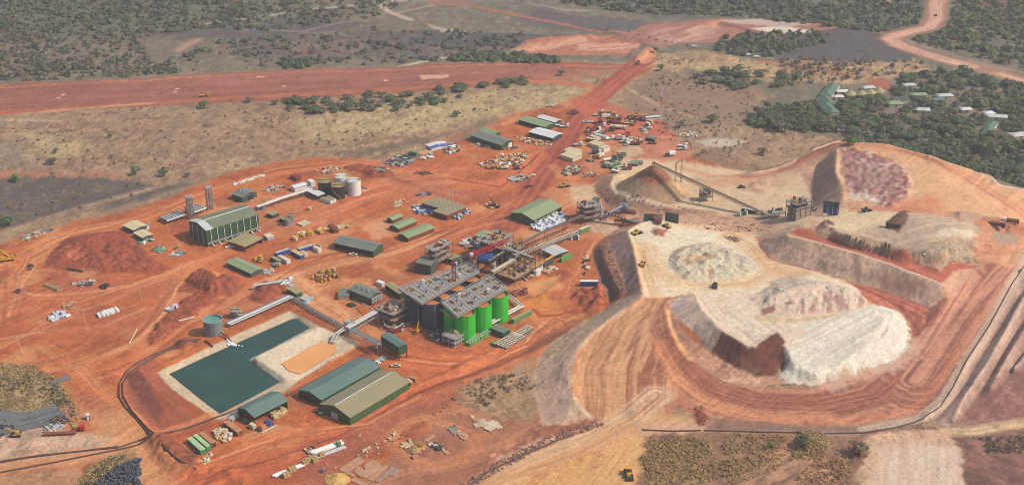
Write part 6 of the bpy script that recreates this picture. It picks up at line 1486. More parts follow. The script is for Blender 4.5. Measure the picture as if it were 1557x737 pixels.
def pipeline(label, pts, r, mt, name="pipe", cat="pipe", supports=False, group=None):
 V = [g3(*q) if len(q) == 2 else at(*q) for q in pts]; b = V[0].copy(); t = thing(name, label, cat, b, 0, group)
 if len(pts[0]) == 2: V = [v + Vector((0, 0, r * .8)) for v in V]
 Q = []
 for a, c in zip(V[:-1], V[1:]):
  n = max(1, int((c - a).length / 5)) if len(pts[0]) == 2 else 1
  for k in range(n):
   q = a.lerp(c, k / n)
   if len(pts[0]) == 2: q.z = hz_(q.x, q.y) + r * .8
   Q.append(q - b)
 Q.append(V[-1] - b)
 MB().path(Q, r, mt, 6).build("run", t); return t
pipeline("tan launder pipe looping along the slate leach tanks", [(606, 457, 10), (612, 462, 10), (640, 460.5, 10), (655, 463, 10.5), (672, 472, 12), (682, 478, 13), (686, 485, 10), (690, 480, 14)], .38, TAN_P)
pipeline("white overflow pipe bent from the reagent shed to the thickener frame", [(551, 461, 4), (566, 470, 5), (572, 476, 5), (583, 484, 3), (585, 494, 3), (600, 499, 2.5), (614, 491, 3)], .35, LGRY)
pipeline("red discharge pipe pouring from the water tank into the pond", [(336, 505, 3.0), (345, 511, 2.5), (352, 519, 0.0)], .4, DREDP)
p = at(356, 523, WATER_Z + .3); t = thing("water_jet", "white jet of water splashing into the pond from the discharge pipe", "water jet", p)
fm = mat("white_foam", srgb=(240, 246, 244), rough=.6, var=.03); mb = MB(); rr_ = random.Random(4)
for k in range(26): a = rr_.random(); mb.tube((a * 9 - 3.5, -a * 3 + rr_.uniform(-1, 1), -.05), (a * 9 - 3.2, -a * 3 + rr_.uniform(-1, 1), rr_.uniform(.1, .5) * (1 - a * .6)), rr_.uniform(.5, 1.2) * (1.1 - .5 * a), fm, 7, r2=.1)
o = mb.build("foam", t); MB().tube((-4.4, 2.6, 1.8), (-2.2, 1.0, .1), .35, fm, 8, r2=.8).build("stream", t)
MB().tube((-4.4, 2.6, 1.8), (-6, 4.0, 2.2), .4, RUST, 8).build("nozzle", t)
PIPE_W = .42
pipeline("outer black pipeline curving round the left end of the pond", [(305, 516), (262, 527), (215, 549), (192, 566), (181, 583), (181, 604), (190, 618), (210, 640), (232, 661)], .45, HDPE)
pipeline("inner black pipeline curving round the left end of the pond", [(300, 520), (255, 533), (218, 553), (196, 568), (186, 583), (187, 603), (200, 625), (218, 645), (233, 658)], .45, HDPE)
pipeline("black pipeline from the junction along the lower pond bank to the workshop", [(240, 664), (262, 657), (300, 646), (330, 634), (366, 620)], .45, HDPE)
pipeline("upper of two black pipelines running left from the junction to the frame edge", [(232, 661), (210, 671), (180, 681), (120, 686), (60, 693), (-10, 704)], .4, HDPE)
pipeline("lower of two black pipelines running left from the junction to the frame edge", [(228, 665), (190, 682), (140, 692), (80, 704), (-10, 720)], .4, HDPE)
pipeline("middle black pipeline beside the pale yard at lower left", [(180, 679), (100, 688), (40, 697), (-10, 706)], .3, HDPE)
pipeline("black pipeline down the bank beside the green containers", [(247, 675), (258, 688), (275, 702), (298, 714)], .5, HDPE)
pipeline("long black pipeline below the ring road, left stretch", [(976, 654), (1020, 655), (1066, 654)], .36, HDPE)
pipeline("long black pipeline below the ring road, right stretch up the straight berm", [(1070, 655), (1150, 657), (1250, 658.5), (1312, 658.5), (1360, 651), (1404, 636), (1430, 618), (1445, 596), (1470, 548), (1503, 498), (1540, 430), (1580, 370)], .34, HDPE)
pipeline("short black pipeline beside the pale road at the bottom", [(715, 738), (745, 716), (800, 690), (850, 668), (872, 661)], .45, HDPE)
pipeline("dark culvert hose crossing the pond bank below the water tank", [(312, 519), (318, 523), (323, 528)], .6, HDPE)
pipeline("dark pipe along the trench on the lower side of the ponds", [(436, 601), (470, 583), (520, 556), (560, 536)], .35, HDPE)
pipeline("thin white water line below the long warehouses at the workshop", [(398, 658), (421, 646)], .3, LGRY)
# poles and masts
def pole(label, px, py, h, tilt=0.0, name="power_pole", group="wooden power poles of the yard line"):
 p = g3(px, py); t = thing(name, label, "power pole", p, 0, group); w_ = TAN_P
 MB().tube((0, 0, 0), (tilt, 0, h), .22, w_, 7, .15).build("post", t); MB().bar((-1.3 + tilt, .3, h - .6), (1.3 + tilt, -.3, h - .6), .18, .2, w_).build("crossarm", t)
 return p + Vector((tilt, 0, h - .5))
PL = [pole("power pole leaning at the lower left corner of the yard", 35, 538, 10.5, -2.5), pole("power pole standing on bare ground left of the white pallets", 131, 495, 10, -1.0), pole("power pole between the white pallets and the dark earth mound", 215, 457, 9.5), pole("power pole nearest the dark conical mound", 278, 427, 9.5)]
t = thing("power_line", "pair of overhead wires strung along the yard poles", "wire", PL[0]); mb = MB()
WIRE = mat("aluminium_wire", srgb=(226, 190, 160), rough=.5)
q0 = at(-20, 526, 10)
for off in (-1.2, 1.2):
 for a, c in zip([q0] + PL[:-1], PL):
  pp = [a.lerp(c, i / 6) + Vector((off, 0, -1.2 * (1 - (2 * i / 6 - 1) ** 2))) - PL[0] for i in range(7)]
  mb.path(pp, .05, WIRE, 3)
mb.build("wire", t)
def lattice(label, px, py, h, w_, m1, m2, name="radio_mast"):
 p = g3(px, py); t = thing(name, label, "mast", p); k = 4
 for i in range(k):
  a, c = i * h / k, (i + 1) * h / k; MB().truss((0, 0, a), (0, 0, c), w_ * (1 - .15 * i), w_ * (1 - .15 * i), m1 if i % 2 == 0 else m2, 2.5, .16).build("mast_section", t)
lattice("slim red and white lattice radio mast beyond the truck yard", 1005, 181, 36, 1.6, WHT_P, PINK)
lattice("thin red and white pole behind the far white roofs", 815.5, 177, 9, .5, WHT_P, REDP)
for lb, x, y in [("thin steel lamp pole by the white gravel patch", 1077, 219), ("thin steel lamp pole beside the tree at the yard", 939, 250), ("lamp pole at the block building, left one", 683, 303), ("lamp pole at the block building, right one", 688.5, 306), ("lamp pole at the end of the long olive warehouse", 866, 351)]:
 p = g3(x, y); t = thing("lamp_pole", lb, "lamp pole", p); MB().tube((0, 0, 0), (0, 0, 8.5), .14, WHT_P, 6).build("post", t); MB().box((.5, 0, 8.5), (1.4, .3, .2), LGRY).build("lamp_head", t)
def stacks(label, px, py, h, rz):
 p = g3(px, py); t = thing("exhaust_stacks", label, "exhaust stacks", p, rz); mb = MB()
 for i in range(3):
  for j in range(2):
   x, y = (i - 1) * 1.7, (j - .5) * 2.0; MB().tube((x, y, 0), (x, y, h), .34, GRY, 8).build("stack", t); MB().tube((x, y, h), (x + .1, y, h + 1.3), .75, LGRY, 8).build("stack_cap", t)
 mb.truss((0, 0, 0), (0, 0, h - 1), 4.4, 3.0, GRY, 3.6, .14); mb.build("frame", t)
stacks("left bundle of tall exhaust stacks behind the mill building", 290.5, 331, 14.5, .6); stacks("right bundle of tall exhaust stacks behind the mill building", 319.5, 318, 15.0, .6)
def radiators(label, P0, PL, PW, rows, h=2.8):
 c, rz, l, wd, sy = frame3(P0, PL, PW, h); t = thing("radiator_bank", label, "radiator bank", (c.x, c.y, 0), rz)
 fans = MB()
 nx_ = int(l / 2.3); ny_ = rows
 for i in range(nx_):
  mb = MB(); x = -l / 2 + l * (i + .5) / nx_; mb.box((x, 0, h), (l / nx_ * .8, wd, .5), GRY)
  for j in range(ny_):
   y = -wd / 2 + wd * (j + .5) / ny_; mb.tube((x, y, h + .2), (x, y, h + .5), l / nx_ * .34, LGRY, 8)
  mb.build("radiator", t)
 mb = MB()
 for i in range(nx_ + 1):
  for s in (-1, 1): mb.box((-l / 2 + l * i / nx_, s * wd * .45, h / 2), (.3, .3, h), DGRY)
 mb.bar((-l / 2, -sy * wd * .5, h), (l / 2, -sy * wd * .5, h), .6, .6, WHT_P); mb.build("frame", t)
radiators("left grey radiator bank beside the exhaust stacks", *cr(230, 280, 10.5, (250, 585), (560, 480), (140, 520)), 4)
radiators("right grey radiator bank between the two exhaust stacks", *cr(230, 280, 10.5, (690, 450), (885, 375), (650, 350)), 4)
# vehicles
def pickup(label, px, py, rz, m_=WHT_P, name="pickup", z=None):
 p = g3(px, py); t = thing(name, label, "pickup", p, rz)
 mb = MB(); mb.box((0, 0, .75), (5.2, 1.8, .55), m_); mb.box((1.9, 0, 1.05), (1.3, 1.7, .3), m_); mb.box((-1.7, .85, 1.15), (1.8, .08, .4), m_); mb.box((-1.7, -.85, 1.15), (1.8, .08, .4), m_); mb.box((-2.56, 0, 1.15), (.08, 1.7, .4), m_); mb.build("body", t)
 mb = MB(); mb.add([(-.8, -.82, 1.0), (1.4, -.82, 1.0), (1.4, .82, 1.0), (-.8, .82, 1.0), (-.6, -.7, 1.75), (.8, -.7, 1.75), (.8, .7, 1.75), (-.6, .7, 1.75)], [(0, 1, 5, 4), (1, 2, 6, 5), (2, 3, 7, 6), (3, 0, 4, 7)], GLS); mb.add([(-.62, -.72, 1.76), (.82, -.72, 1.76), (.82, .72, 1.76), (-.62, .72, 1.76)], [(0, 1, 2, 3)], m_); mb.build("cab", t)
 for x in (-1.6, 1.7):
  for y in (-.9, .9): MB().tube((x, y - .12, .4), (x, y + .12, .4), .4, BLK, 10).build("wheel", t)
 return t
def truck(label, px, py, rz, cab=WHT_P, bed=DYEL, kind="flat", name="truck", L=8.5, sc=1.0, cat="truck"):
 p = g3(px, py); t = thing(name, label, cat, p, rz); t.scale = (sc,) * 3
 mb = MB(); mb.box((L / 2 - 1.1, 0, 1.9), (2.1, 2.4, 2.2), cab); mb.add([(L / 2 - .1, -1.1, 1.9), (L / 2 - .1, 1.1, 1.9), (L / 2 - .3, 1.1, 2.8), (L / 2 - .3, -1.1, 2.8)], [(0, 1, 2, 3)], GLS); mb.build("cab", t)
 MB().box((-.2, 0, .95), (L - .6, 1.0, .35), DGRY).build("chassis", t)
 mb = MB(); bx = -1.1; bl = L - 2.6
 if kind == "tip":
  for s in (-1, 1): mb.box((bx, s * 1.2, 2.0), (bl, .1, 1.4), bed)
  mb.box((bx, 0, 1.35), (bl, 2.4, .12), bed); mb.box((bx + bl / 2, 0, 2.2), (.1, 2.4, 1.9), bed); mb.box((bx, 0, 2.0), (bl - .4, 2.2, .9), MUDM)
  for i in range(5): mb.box((bx - bl / 2 + bl * (i + .5) / 5, -1.28, 1.9), (.15, .1, 1.3), bed); mb.box((bx - bl / 2 + bl * (i + .5) / 5, 1.28, 1.9), (.15, .1, 1.3), bed)
 elif kind == "tank": mb.tube((bx - bl / 2, 0, 2.3), (bx + bl / 2, 0, 2.3), 1.15, bed, 12)
 elif kind == "box": mb.box((bx, 0, 2.4), (bl, 2.4, 2.4), bed)
 else: mb.box((bx, 0, 1.3), (bl, 2.4, .2), bed); mb.box((bx + bl / 2, 0, 1.9), (.1, 2.4, 1.2), bed)
 mb.build("bed" if kind in ("flat", "tip") else "tank" if kind == "tank" else "cargo_box", t)
 for x in (L / 2 - 1.3, -L / 2 + .9, -L / 2 + 2.2):
  for y in (-1.1, 1.1): MB().tube((x, y - .18, .52), (x, y + .18, .52), .52, BLK, 10).build("wheel", t)
 return t
def excavator(label, px, py, rz, m_=YEL, name="excavator", reach=1.0, z=None, sc=1.0):
 p = g3(px, py) if z is None else at(px, py, z); t = thing(name, label, "excavator", p, rz); t.scale = (sc,) * 3
 for y in (-1.3, 1.3):
  mb = MB(); mb.add([(-2.2, y-.3, .1), (2.2, y-.3, .1), (2.6, y-.3, .5), (2.2, y-.3, 1.0), (-2.2, y-.3, 1.0), (-2.6, y-.3, .5)] + [(-2.2, y+.3, .1), (2.2, y+.3, .1), (2.6, y+.3, .5), (2.2, y+.3, 1.0), (-2.2, y+.3, 1.0), (-2.6, y+.3, .5)], [(0,1,2,3,4,5), (11,10,9,8,7,6)] + [(i, i+6, (i+1)%6+6, (i+1)%6) for i in range(6)], BLK); mb.build("track", t)
 mb = MB(); mb.box((-.7, 0, 1.8), (3.9, 2.6, 1.3), m_); mb.box((-2.5, 0, 1.9), (.7, 2.5, 1.4), DGRY); mb.build("body", t)
 mb = MB(); mb.box((.7, .8, 2.7), (1.5, 1.0, 1.5), GLS); mb.box((.7, .8, 3.5), (1.6, 1.1, .12), m_); mb.build("cab", t)
 MB().bar((1.0, -.2, 2.0), (3.6 * reach, -.2, 5.2), .5, .6, m_).build("boom", t); MB().bar((3.6 * reach, -.2, 5.2), (6.0 * reach, -.2, 2.6), .4, .5, m_).build("stick", t)
 MB().add([(5.5*reach, -.9, 2.8), (6.4*reach, -.9, 2.6), (6.6*reach, -.9, 1.2), (5.6*reach, -.9, 1.4), (5.5*reach, .5, 2.8), (6.4*reach, .5, 2.6), (6.6*reach, .5, 1.2), (5.6*reach, .5, 1.4)], [(0,1,2,3), (7,6,5,4), (0,4,5,1), (1,5,6,2), (2,6,7,3)], DGRY).build("bucket", t)
 return t
def loader(label, px, py, rz, m_=DYEL, name="wheel_loader", cat="loader", sc=1.0, blade=DGRY, rip=False):
 p = g3(px, py); t = thing(name, label, cat, p, rz); t.scale = (sc,) * 3
 mb = MB(); mb.box((-1.8, 0, 1.7), (3.2, 2.2, 1.4), m_); mb.box((1.2, 0, 1.3), (2.0, 1.6, .9), m_); mb.build("body", t)
 mb = MB(); mb.box((-.3, 0, 2.7), (1.4, 1.5, 1.4), GLS); mb.box((-.3, 0, 3.45), (1.7, 1.7, .14), m_); mb.build("cab", t)
 for x in (-2.2, 1.6):
  for y in (-1.3, 1.3): MB().tube((x, y - .3, .85), (x, y + .3, .85), .85, BLK, 12).build("wheel", t)
 mb = MB()
 for y in (-.6, .6): mb.bar((1.2, y, 1.8), (3.6, y, .9), .25, .35, m_)
 mb.build("lift_arm", t); MB().add([(3.3, -1.5, 1.6), (4.6, -1.5, .25), (3.4, -1.5, .1), (3.3, 1.5, 1.6), (4.6, 1.5, .25), (3.4, 1.5, .1)], [(0, 1, 2), (5, 4, 3), (0, 3, 5, 2), (2, 5, 4, 1)], blade).build("bucket", t)
 return t
def mobile_crane(label, px, py, rz, rise=.3, L=22, m_=YEL, name="mobile_crane", brot=0.0, sc=1.0):
 p = g3(px, py); t = thing(name, label, "crane", p, rz); t.scale = (sc,) * 3
 mb = MB(); mb.box((0, 0, 1.4), (11, 2.7, .7), m_); mb.box((4.6, 0, 2.2), (2, 2.5, 1.2), m_); mb.box((5.2, 0, 2.5), (.9, 2.3, .7), GLS); mb.build("carrier", t)
 mb = MB(); mb.box((-1.8, 0, 2.5), (4.2, 2.4, 1.4), m_); mb.box((0, 1.1, 2.7), (1.6, .9, 1.5), GLS); mb.box((-4.0, 0, 2.4), (1.2, 2.7, 1.5), DGRY); mb.build("superstructure", t)
 c, s = math.cos(brot), math.sin(brot); a = Vector((-2.2 * c, -2.2 * s, 3.2)); b = a + Vector((c * math.cos(rise), s * math.cos(rise), math.sin(rise))) * L
 MB().bar(a, a.lerp(b, .5), .9, 1.0, m_).bar(a.lerp(b, .45), b, .65, .75, m_).build("boom", t)
 for x in (-4.2, -2.6, 1.5, 3.6):
  for y in (-1.2, 1.2): MB().tube((x, y - .2, .65), (x, y + .2, .65), .65, BLK, 10).build("wheel", t)
 return t
mobile_crane("big yellow mobile crane entering at the left edge of the picture", 10, 396, .32, .55, 26, brot=2.6)
mobile_crane("small yellow crane with a raised boom in front of the slate leach tanks", 635.5, 505, 1.1, 1.0, 9, brot=.1, sc=.62)
mobile_crane("dark mobile crane with a boom pointing up-left beside the block building", 752, 315, -.3, .55, 13, DGRY, brot=2.7, sc=.7)
pickup("white pickup parked in front of the open dark green shed", 537.5, 388.5, -.1); pickup("white pickup parked by the open flat-roofed shelter", 349, 376.5, .25)
pickup("dust covered pickup parked between warehouse and raised green building", 602, 557.5, .1, CRM_P)
pickup("white pickup by the office blocks, the farther one", 891, 186.5, .1); pickup("white pickup by the office blocks, the nearer one", 897, 187, .1)
pickup("white pickup on the track beyond the far white roofs", 836, 162.5, 0, name="pickup")
pickup("white pickup at the edge of the red clearing far right", 1171, 91, 0)
pickup("dark red pickup on the haul road near the block building", 804.5, 285, .5, DREDP); pickup("small dark pickup on the far winding road", 1423, 24, 1.4, DGRY)
truck("red and white truck on the long red road near its far end", 970, 97, 1.3, WHT_P, DREDP, "flat")
truck("orange grader truck on the edge of the airstrip", 311, 147, .1, DYEL, DYEL, "flat", sc=1.0)
truck("dark loaded haul truck on the upper dump road, the left one", 1514, 343.5, -.52, DGRY, DGRY, "tip", name="haul_truck", L=11, sc=1.05, cat="haul truck")
truck("brown loaded haul truck on the upper dump road, the right one", 1537, 338.5, math.pi - .35, WHT_P, RUST, "tip", name="haul_truck", L=10, sc=1.0, cat="haul truck")
truck("haul truck tipping red ore beside the dark earth heap on the middle dump", 1358, 343.5, math.pi - .2, DGRY, RUST, "tip", name="haul_truck", L=9, cat="haul truck")
truck("rusty haul truck tipping into the ore bin at the top of the pad", 998, 338, -1.2, DREDP, RUST, "tip", name="haul_truck", L=10, cat="haul truck")
truck("red tractor truck in front of a long rusty trailer at lower left", 119, 655, .25, REDP, DREDP, "flat", L=6.5)
p = g3(92, 661); t = thing("trailer", "long low rusty trailer coupled to the red truck at lower left", "trailer", p, .09)
MB().box((0, 0, 1.2), (16, 2.4, .3), RUST).build("deck", t); MB().box((0, -1.15, 1.0), (16, .15, .5), DREDP).build("side_rail", t)
for x in (-5.5, -4.2, -2.9): MB().tube((x, -1.1, .5), (x, 1.1, .5), .5, BLK, 10).build("axle", t)
loader("small dusty loader at the near lip of the pad by the fan road", 976.5, 403.5, 1.3, sc=.9); loader("yellow loader working on the cream pad near its left edge", 968, 356, .6, sc=1.0)
loader("small loader beside the red ore heap on the pad", 1014, 346, 2.2, DYEL, sc=.9); loader("small dark loader on the middle dump top", 1317, 322, .3, DGRY, sc=.9)
loader("dusty yellow loader on the pale ground right of the red road", 858, 284, .4, sc=1.0); loader("small dark loader in the cream yard behind the stacker", 1127, 286, .3, DGRY, sc=.7)
loader("dark dozer parked on the crest between pad and white mesa", 1087, 436.5, 1.4, DGRY, name="dozer", cat="dozer", sc=.9)
loader("yellow dozer with a dark blade on the pale road at the bottom edge", 955.5, 722, -1.5, YEL, name="dozer", cat="dozer", sc=1.15)
excavator("dusty yellow excavator beside the stacked pipes at lower left", 24, 662, math.pi + .2, DYEL, sc=1.0)
excavator("dark excavator at the far red stockpile by the green shed", 786, 257, .1, DREDP, sc=.8)
for x, y, lb in [(1127, 83.5, "first"), (1138, 85.5, "second"), (1150, 88, "third"), (1055, 72, "lone")]: truck(lb + " white truck in the far row along the bush edge", x, y, .1, WHT_P, WHT_P, "box", sc=.6)
yard = [(908,176,.3,DREDP,TAN_P,'flat'),(918,175,1.9,WHT_P,DYEL,'tip'),(921,180,.4,WHT_P,CRM_P,'box'),(928,176,2.0,DYEL,DGRY,'tip'),(933,181,.2,WHT_P,DYEL,'tip'),(938,178,1.9,YEL,DYEL,'tip'),(942,181,1.6,DYEL,RUST,'tip'),
 (957,182,1.7,DYEL,DGRY,'tip'),(962,180,1.7,DYEL,DYEL,'tip'),(967,182,1.7,YEL,DGRY,'tip'),(972,181,1.7,DYEL,DYEL,'tip'),(977,183,1.7,DYEL,DGRY,'tip'),(982,182,1.7,YEL,RUST,'tip'),
 (909,188,.2,DREDP,DREDP,'flat'),(915,186,1.2,REDP,WHT_P,'flat'),(914,193,.1,WHT_P,DREDP,'flat'),(930,187,.1,REDP,DREDP,'tip'),(937,190,.1,DREDP,DREDP,'box'),(948,188,-.1,TAN_P,TAN_P,'flat'),(956,189,-.1,TAN_P,CRM_P,'flat'),(963,190,1.2,DGRY,RUST,'flat'),
 (936,196,-.1,TAN_P,CRM_P,'tank'),(944,197,-.1,WHT_P,CRM_P,'tank'),(928,200,.2,DREDP,DGRY,'flat'),(900,199,.3,DREDP,WHT_P,'flat'),(907,199,.5,WHT_P,DREDP,'flat'),(895,201,.2,DREDP,RUST,'flat'),(983,194,1.0,WHT_P,DGRY,'flat'),(987,190,.9,TAN_P,DGRY,'flat'),(927,212,.4,WHT_P,WHT_P,'flat'),(936,210,-.2,WHT_P,DYEL,'flat'),(943,213,.1,WHT_P,CRM_P,'tip'),(952,207,.9,DREDP,REDP,'tip'),(949,217,.2,WHT_P,LGRY,'flat'),(968,217,.1,CRM_P,DREDP,'flat'),(964,220,0,DREDP,DREDP,'flat'),(992,219,.1,DYEL,RUST,'flat'),(907,234,.1,WHT_P,S_WALL,'box'),(913,240,1.0,WHT_P,CRM_P,'box'),(899,243,.5,DREDP,DYEL,'flat'),(879,222,.1,WHT_P,LGRY,'flat'),(1037,228,.2,WHT_P,LGRY,'flat'),(1038,223,-.1,WHT_P,WHT_P,'flat'),(858,194,.1,WHT_P,WHT_P,'flat'),(851,192,.1,DYEL,WHT_P,'flat'),(953,258,.1,REDP,DREDP,'flat'),(946,254,.3,CRM_P,LGRY,'flat'),(925,246,.4,WHT_P,LGRY,'tank'),(962,252,.1,GRY,GRY,'tank'),(968,250,.1,GRY,GCONT,'tank')]
cn = {WHT_P: "white", DREDP: "dark red", REDP: "red", DYEL: "dusty yellow", YEL: "yellow", TAN_P: "buff", DGRY: "dark grey", CRM_P: "cream", RUST: "rusty", LGRY: "pale grey", GRY: "grey", S_WALL: "slate", GCONT: "green"}
bn = {'flat': "flatbed", 'tip': "tipper", 'tank': "tanker", 'box': "box"}
seen = {}
for x, y, rz, a, b_, kd in yard:
 pos = ("far row" if y < 184 else "second row" if y < 203 else "third row" if y < 221 else "front row")
 key = f"{cn[a]} and {cn[b_]} {bn[kd]} truck in the yard's {pos}"
 seen.setdefault(key, []).append((x, y, rz, a, b_, kd))
ordn = ["leftmost", "second from left", "third from left", "fourth from left", "fifth from left"]
for key, items in seen.items():
 items.sort()
 for i, (x, y, rz, a, b_, kd) in enumerate(items):
  lb = key if len(items) == 1 else ordn[i] + " " + key
  tt = truck(lb, x, y, rz, a, b_, kd, L=7.5 if kd != 'tank' else 9); tt["group"] = "trucks parked in the vehicle yard"
p = g3(992, 183); t = thing("bus", "white bus with a dark window band at the right end of the vehicle yard", "bus", p, .25)
MB().box((0, 0, 1.9), (12, 2.5, 2.6), WHT_P).build("body", t); MB().box((0, 0, 2.2), (11.6, 2.56, .8), GLS).build("window_band", t)
for x in (-3.8, 3.8): MB().tube((x, -1.2, .5), (x, 1.2, .5), .5, BLK, 10).build("axle", t)
p = g3(1020, 237); t = thing("water_tank", "white horizontal tank on a skid in the bare yard behind the stockpile", "tank", p, .2); MB().tube((-1.5, 0, 2.2), (3, 0, 2.2), 1.9, WHT_P, 14).build("drum", t); MB().box((-2.5, 0, 1), (3, 3, 2), DGRY).build("skid", t)
# containers
k6 = (260, 610, 5.8)
cont("green container with a pale roof, nearest the earth bank", *cr(*k6, (258, 432), (138, 325), (297, 405)), h=2.6, side=mat("mid_green_container", srgb=(84, 150, 96), rough=.5, var=.08), top=GCONT_T)
cont("green container with a pale roof, between the first one and the terracotta one", *cr(*k6, (312, 400), (192, 296), (342, 378)), h=2.6, side=mat("mid_green_container", srgb=(84, 150, 96)), top=GCONT_T)
cont("dark container with a terracotta roof beside the two green containers", *cr(*k6, (350, 372), (240, 278), (390, 350)), h=2.6, side=DGRY, top=TCONT)
cont("long brown container with a terracotta roof near the workshop", *cr(*k6, (583, 272), (458, 180), (625, 243)), h=2.6, side=RUST, top=TCONT)
cont("white cube cabin at the workshop corner", *cr(*k6, (722, 215), (685, 195), (748, 200)), h=2.4, side=CRM_P, name="cabin", cat="cabin")
cont("grey skid box between container and workshop", *cr(*k6, (540, 160), (500, 150), (605, 110)), h=1.6, side=LGRY, name="skid_box", cat="box")
k4 = (440, 530, 5.67)
cont("terracotta container behind the olive warehouse, the farther one", *cr(*k4, (1085, 262), (1020, 240), (1113, 250)), h=2.6, side=TCONT, top=TCONT)
cont("buff container behind the olive warehouse, the nearer one", *cr(*k4, (1045, 290), (1005, 258), (1070, 285)), h=2.6, side=TCONT, top=TAN_P)
cont("dark blue container with a white roof at the foot of the pad slope", *cr(820, 420, 5.99, (372, 48), (538, 48), (375, 32)), h=3.2, side=DBLUE, top=WHT_P)
cont("bright green container beside the pale grey roofed shed", *cr(820, 290, 6.14, (210, 632), (310, 585), (200, 622)), h=2.8, side=BGRN)
cont("olive green long container below the leach tanks, right end", *cr(660, 420, 6.14, (745, 405), (915, 318), (712, 395)), h=2.8, side=GCONT, top=R_KHAKI)
cont("green container with a pale roof on the lower conveyor", *cr(820, 290, 6.14, (390, 365), (470, 330), (370, 352)), h=3.2, side=GCONT, top=CRM_P)
cont("green container under the stacker conveyor tail", *cr(1100, 290, 8.65, (240, 225), (425, 275), (250, 200)), h=2.8, side=G_WALL2, top=WHT_P)
for lb, x, y in [("white framed green skid under the stacker conveyor", 1129, 327), ("white framed grey skid at the lower conveyor", 873, 364)]:
 p = g3(x, y); t = thing("skid_unit", lb, "skid", p, .1); MB().box((0, 0, 1.2), (3.4, 3, 1.8), G_WALL2 if x > 1000 else DTANK).build("body", t)
 for s in (-1, 1): MB().box((s * 2.2, 0, 1.5), (.8, 3.4, 2.8), WHT_P, .3).build("end_panel", t)
cont("dark red container left of the fuel tanks", *cr(440, 250, 9.21, (95, 190), (10, 150), (160, 165)), h=2.6, side=DREDP)
cont("small white cube store behind the pipe rack by the fuel tanks", *cr(440, 250, 9.21, (300, 250), (250, 215), (360, 235)), h=4.2, side=WHT_P, name="cabin", cat="cabin", z=0)
P = cr(440, 250, 9.21, (75, 330), (20, 300), (245, 280))
shed("white pump room with a gable end left of the fuel tanks", P[0], P[2], P[1], 2.9, .6, R_WHITE, WHT_P, name="pump_room", cat="hut")
shed("white flat canopy at the end of the pipe rack by the fuel tanks", *cr(440, 250, 9.21, (400, 440), (190, 345), (480, 400)), 3.6, .15, R_WHITE, DGRY, name="canopy", cat="canopy", openl=True, wh=1.0)
cont("white container pair with a buff roof in front of the black tanks, left one", *cr(440, 250, 9.21, (575, 510), (435, 465), (605, 490)), h=2.6, side=WHT_P, top=R_KHAKI)
cont("white container in front of the black tanks, right one", *cr(440, 250, 9.21, (620, 490), (510, 440), (648, 475)), h=2.6, side=WHT_P, top=R_KHAKI)
cont("small buff box standing in the yard below the pipe rack", *cr(380, 280, 10.53, (955, 385), (920, 375), (1015, 370)), h=1.8, side=TAN_P, name="equipment_box", cat="box")
k8 = (400, 340, 6.14)
cont("white container open-yard block, left front one", *cr(*k8, (220, 345), (135, 300), (258, 335)), h=2.6, side=WHT_P, top=CRM_P)
cont("khaki topped dark container left of the white one in the container yard", *cr(*k8, (145, 350), (65, 310), (180, 340)), h=2.6, side=DGRY, top=R_KHAKI)
cont("grey long container at the back of the container yard", *cr(*k8, (125, 275), (250, 235), (105, 265)), h=2.6, side=BLUE, top=LGRY)
cont("blue container with a buff roof at the right of the container yard", *cr(*k8, (345, 300), (255, 250), (385, 285)), h=2.6, side=DBLUE, top=TAN_P)
cont("buff container next to the blue one in the container yard", *cr(*k8, (385, 280), (340, 255), (415, 270)), h=2.6, side=CRM_P, top=TAN_P)
cont("slate long container behind the white double-window cabin", *cr(*k8, (335, 240), (470, 200), (325, 225)), h=2.6, side=DBLUE, top=LGRY)
cont("white site cabin with two windows at the right of the container yard", *cr(*k8, (515, 240), (462, 215), (537, 225)), h=2.6, side=WHT_P, top=CRM_P, name="site_cabin", cat="cabin")
cont("khaki cabin behind the white site cabin", *cr(*k8, (530, 205), (490, 190), (552, 200)), h=2.4, side=TAN_P, top=R_KHAKI, name="site_cabin", cat="cabin")
cont("dark red container at the end of the yellow pipe stacks", *cr(*k8, (660, 60), (605, 8), (700, 45)), h=2.6, side=DREDP)
cont("white low tank box left of the container yard", *cr(*k8, (40, 130), (0, 100), (98, 110)), h=2.4, side=LGRY, top=CRM_P, name="settling_box", cat="box")
cont("white concrete sump box beside the corner hut, right one", *cr(400, 340, 6.14, (400, 720), (335, 690), (450, 695)), h=1.8, side=LGRY, name="sump_box", cat="box")
cont("green container at the edge of the concrete pad in the far yard", *cr(580, 200, 5.26, (280, 172), (222, 158), (290, 160)), h=2.6, side=GCONT)
cont("olive cabin with a green end standing by the haul road at the bottom", *cr(420, 640, 7.08, (660, 230), (640, 210), (705, 225)), h=2.6, side=GCONT, top=R_KHAKI, name="cabin", cat="cabin")
shed("olive roofed pump shelter in the sump below the white pipe rack, left one", *cr(380, 280, 10.53, (365, 495), (275, 460), (450, 450)), 2.6, .2, R_KHAKI, DGRY, name="pump_shelter", cat="shelter", openl=True)
shed("olive roofed pump shelter beside the silver tanks, right one", *cr(380, 280, 10.53, (545, 565), (475, 540), (600, 520)), 2.6, .2, R_KHAKI, DGRY, name="pump_shelter", cat="shelter", openl=True)
vtank("silver tank under the white pipe rack near the mill building", 398.5, 310, 3.6, 3.6, 2.4, GRTANK, lid=LGRY, name="silver_tank"); vtank("silver tank right of the olive pump shelter, farther one", 442, 326, 4.6, 4.6, 2.3, GRTANK, lid=LGRY, name="silver_tank"); vtank("silver tank right of the olive pump shelter, nearer one", 436.5, 333, 4.4, 4.4, 2.2, GRTANK, lid=LGRY, name="silver_tank")
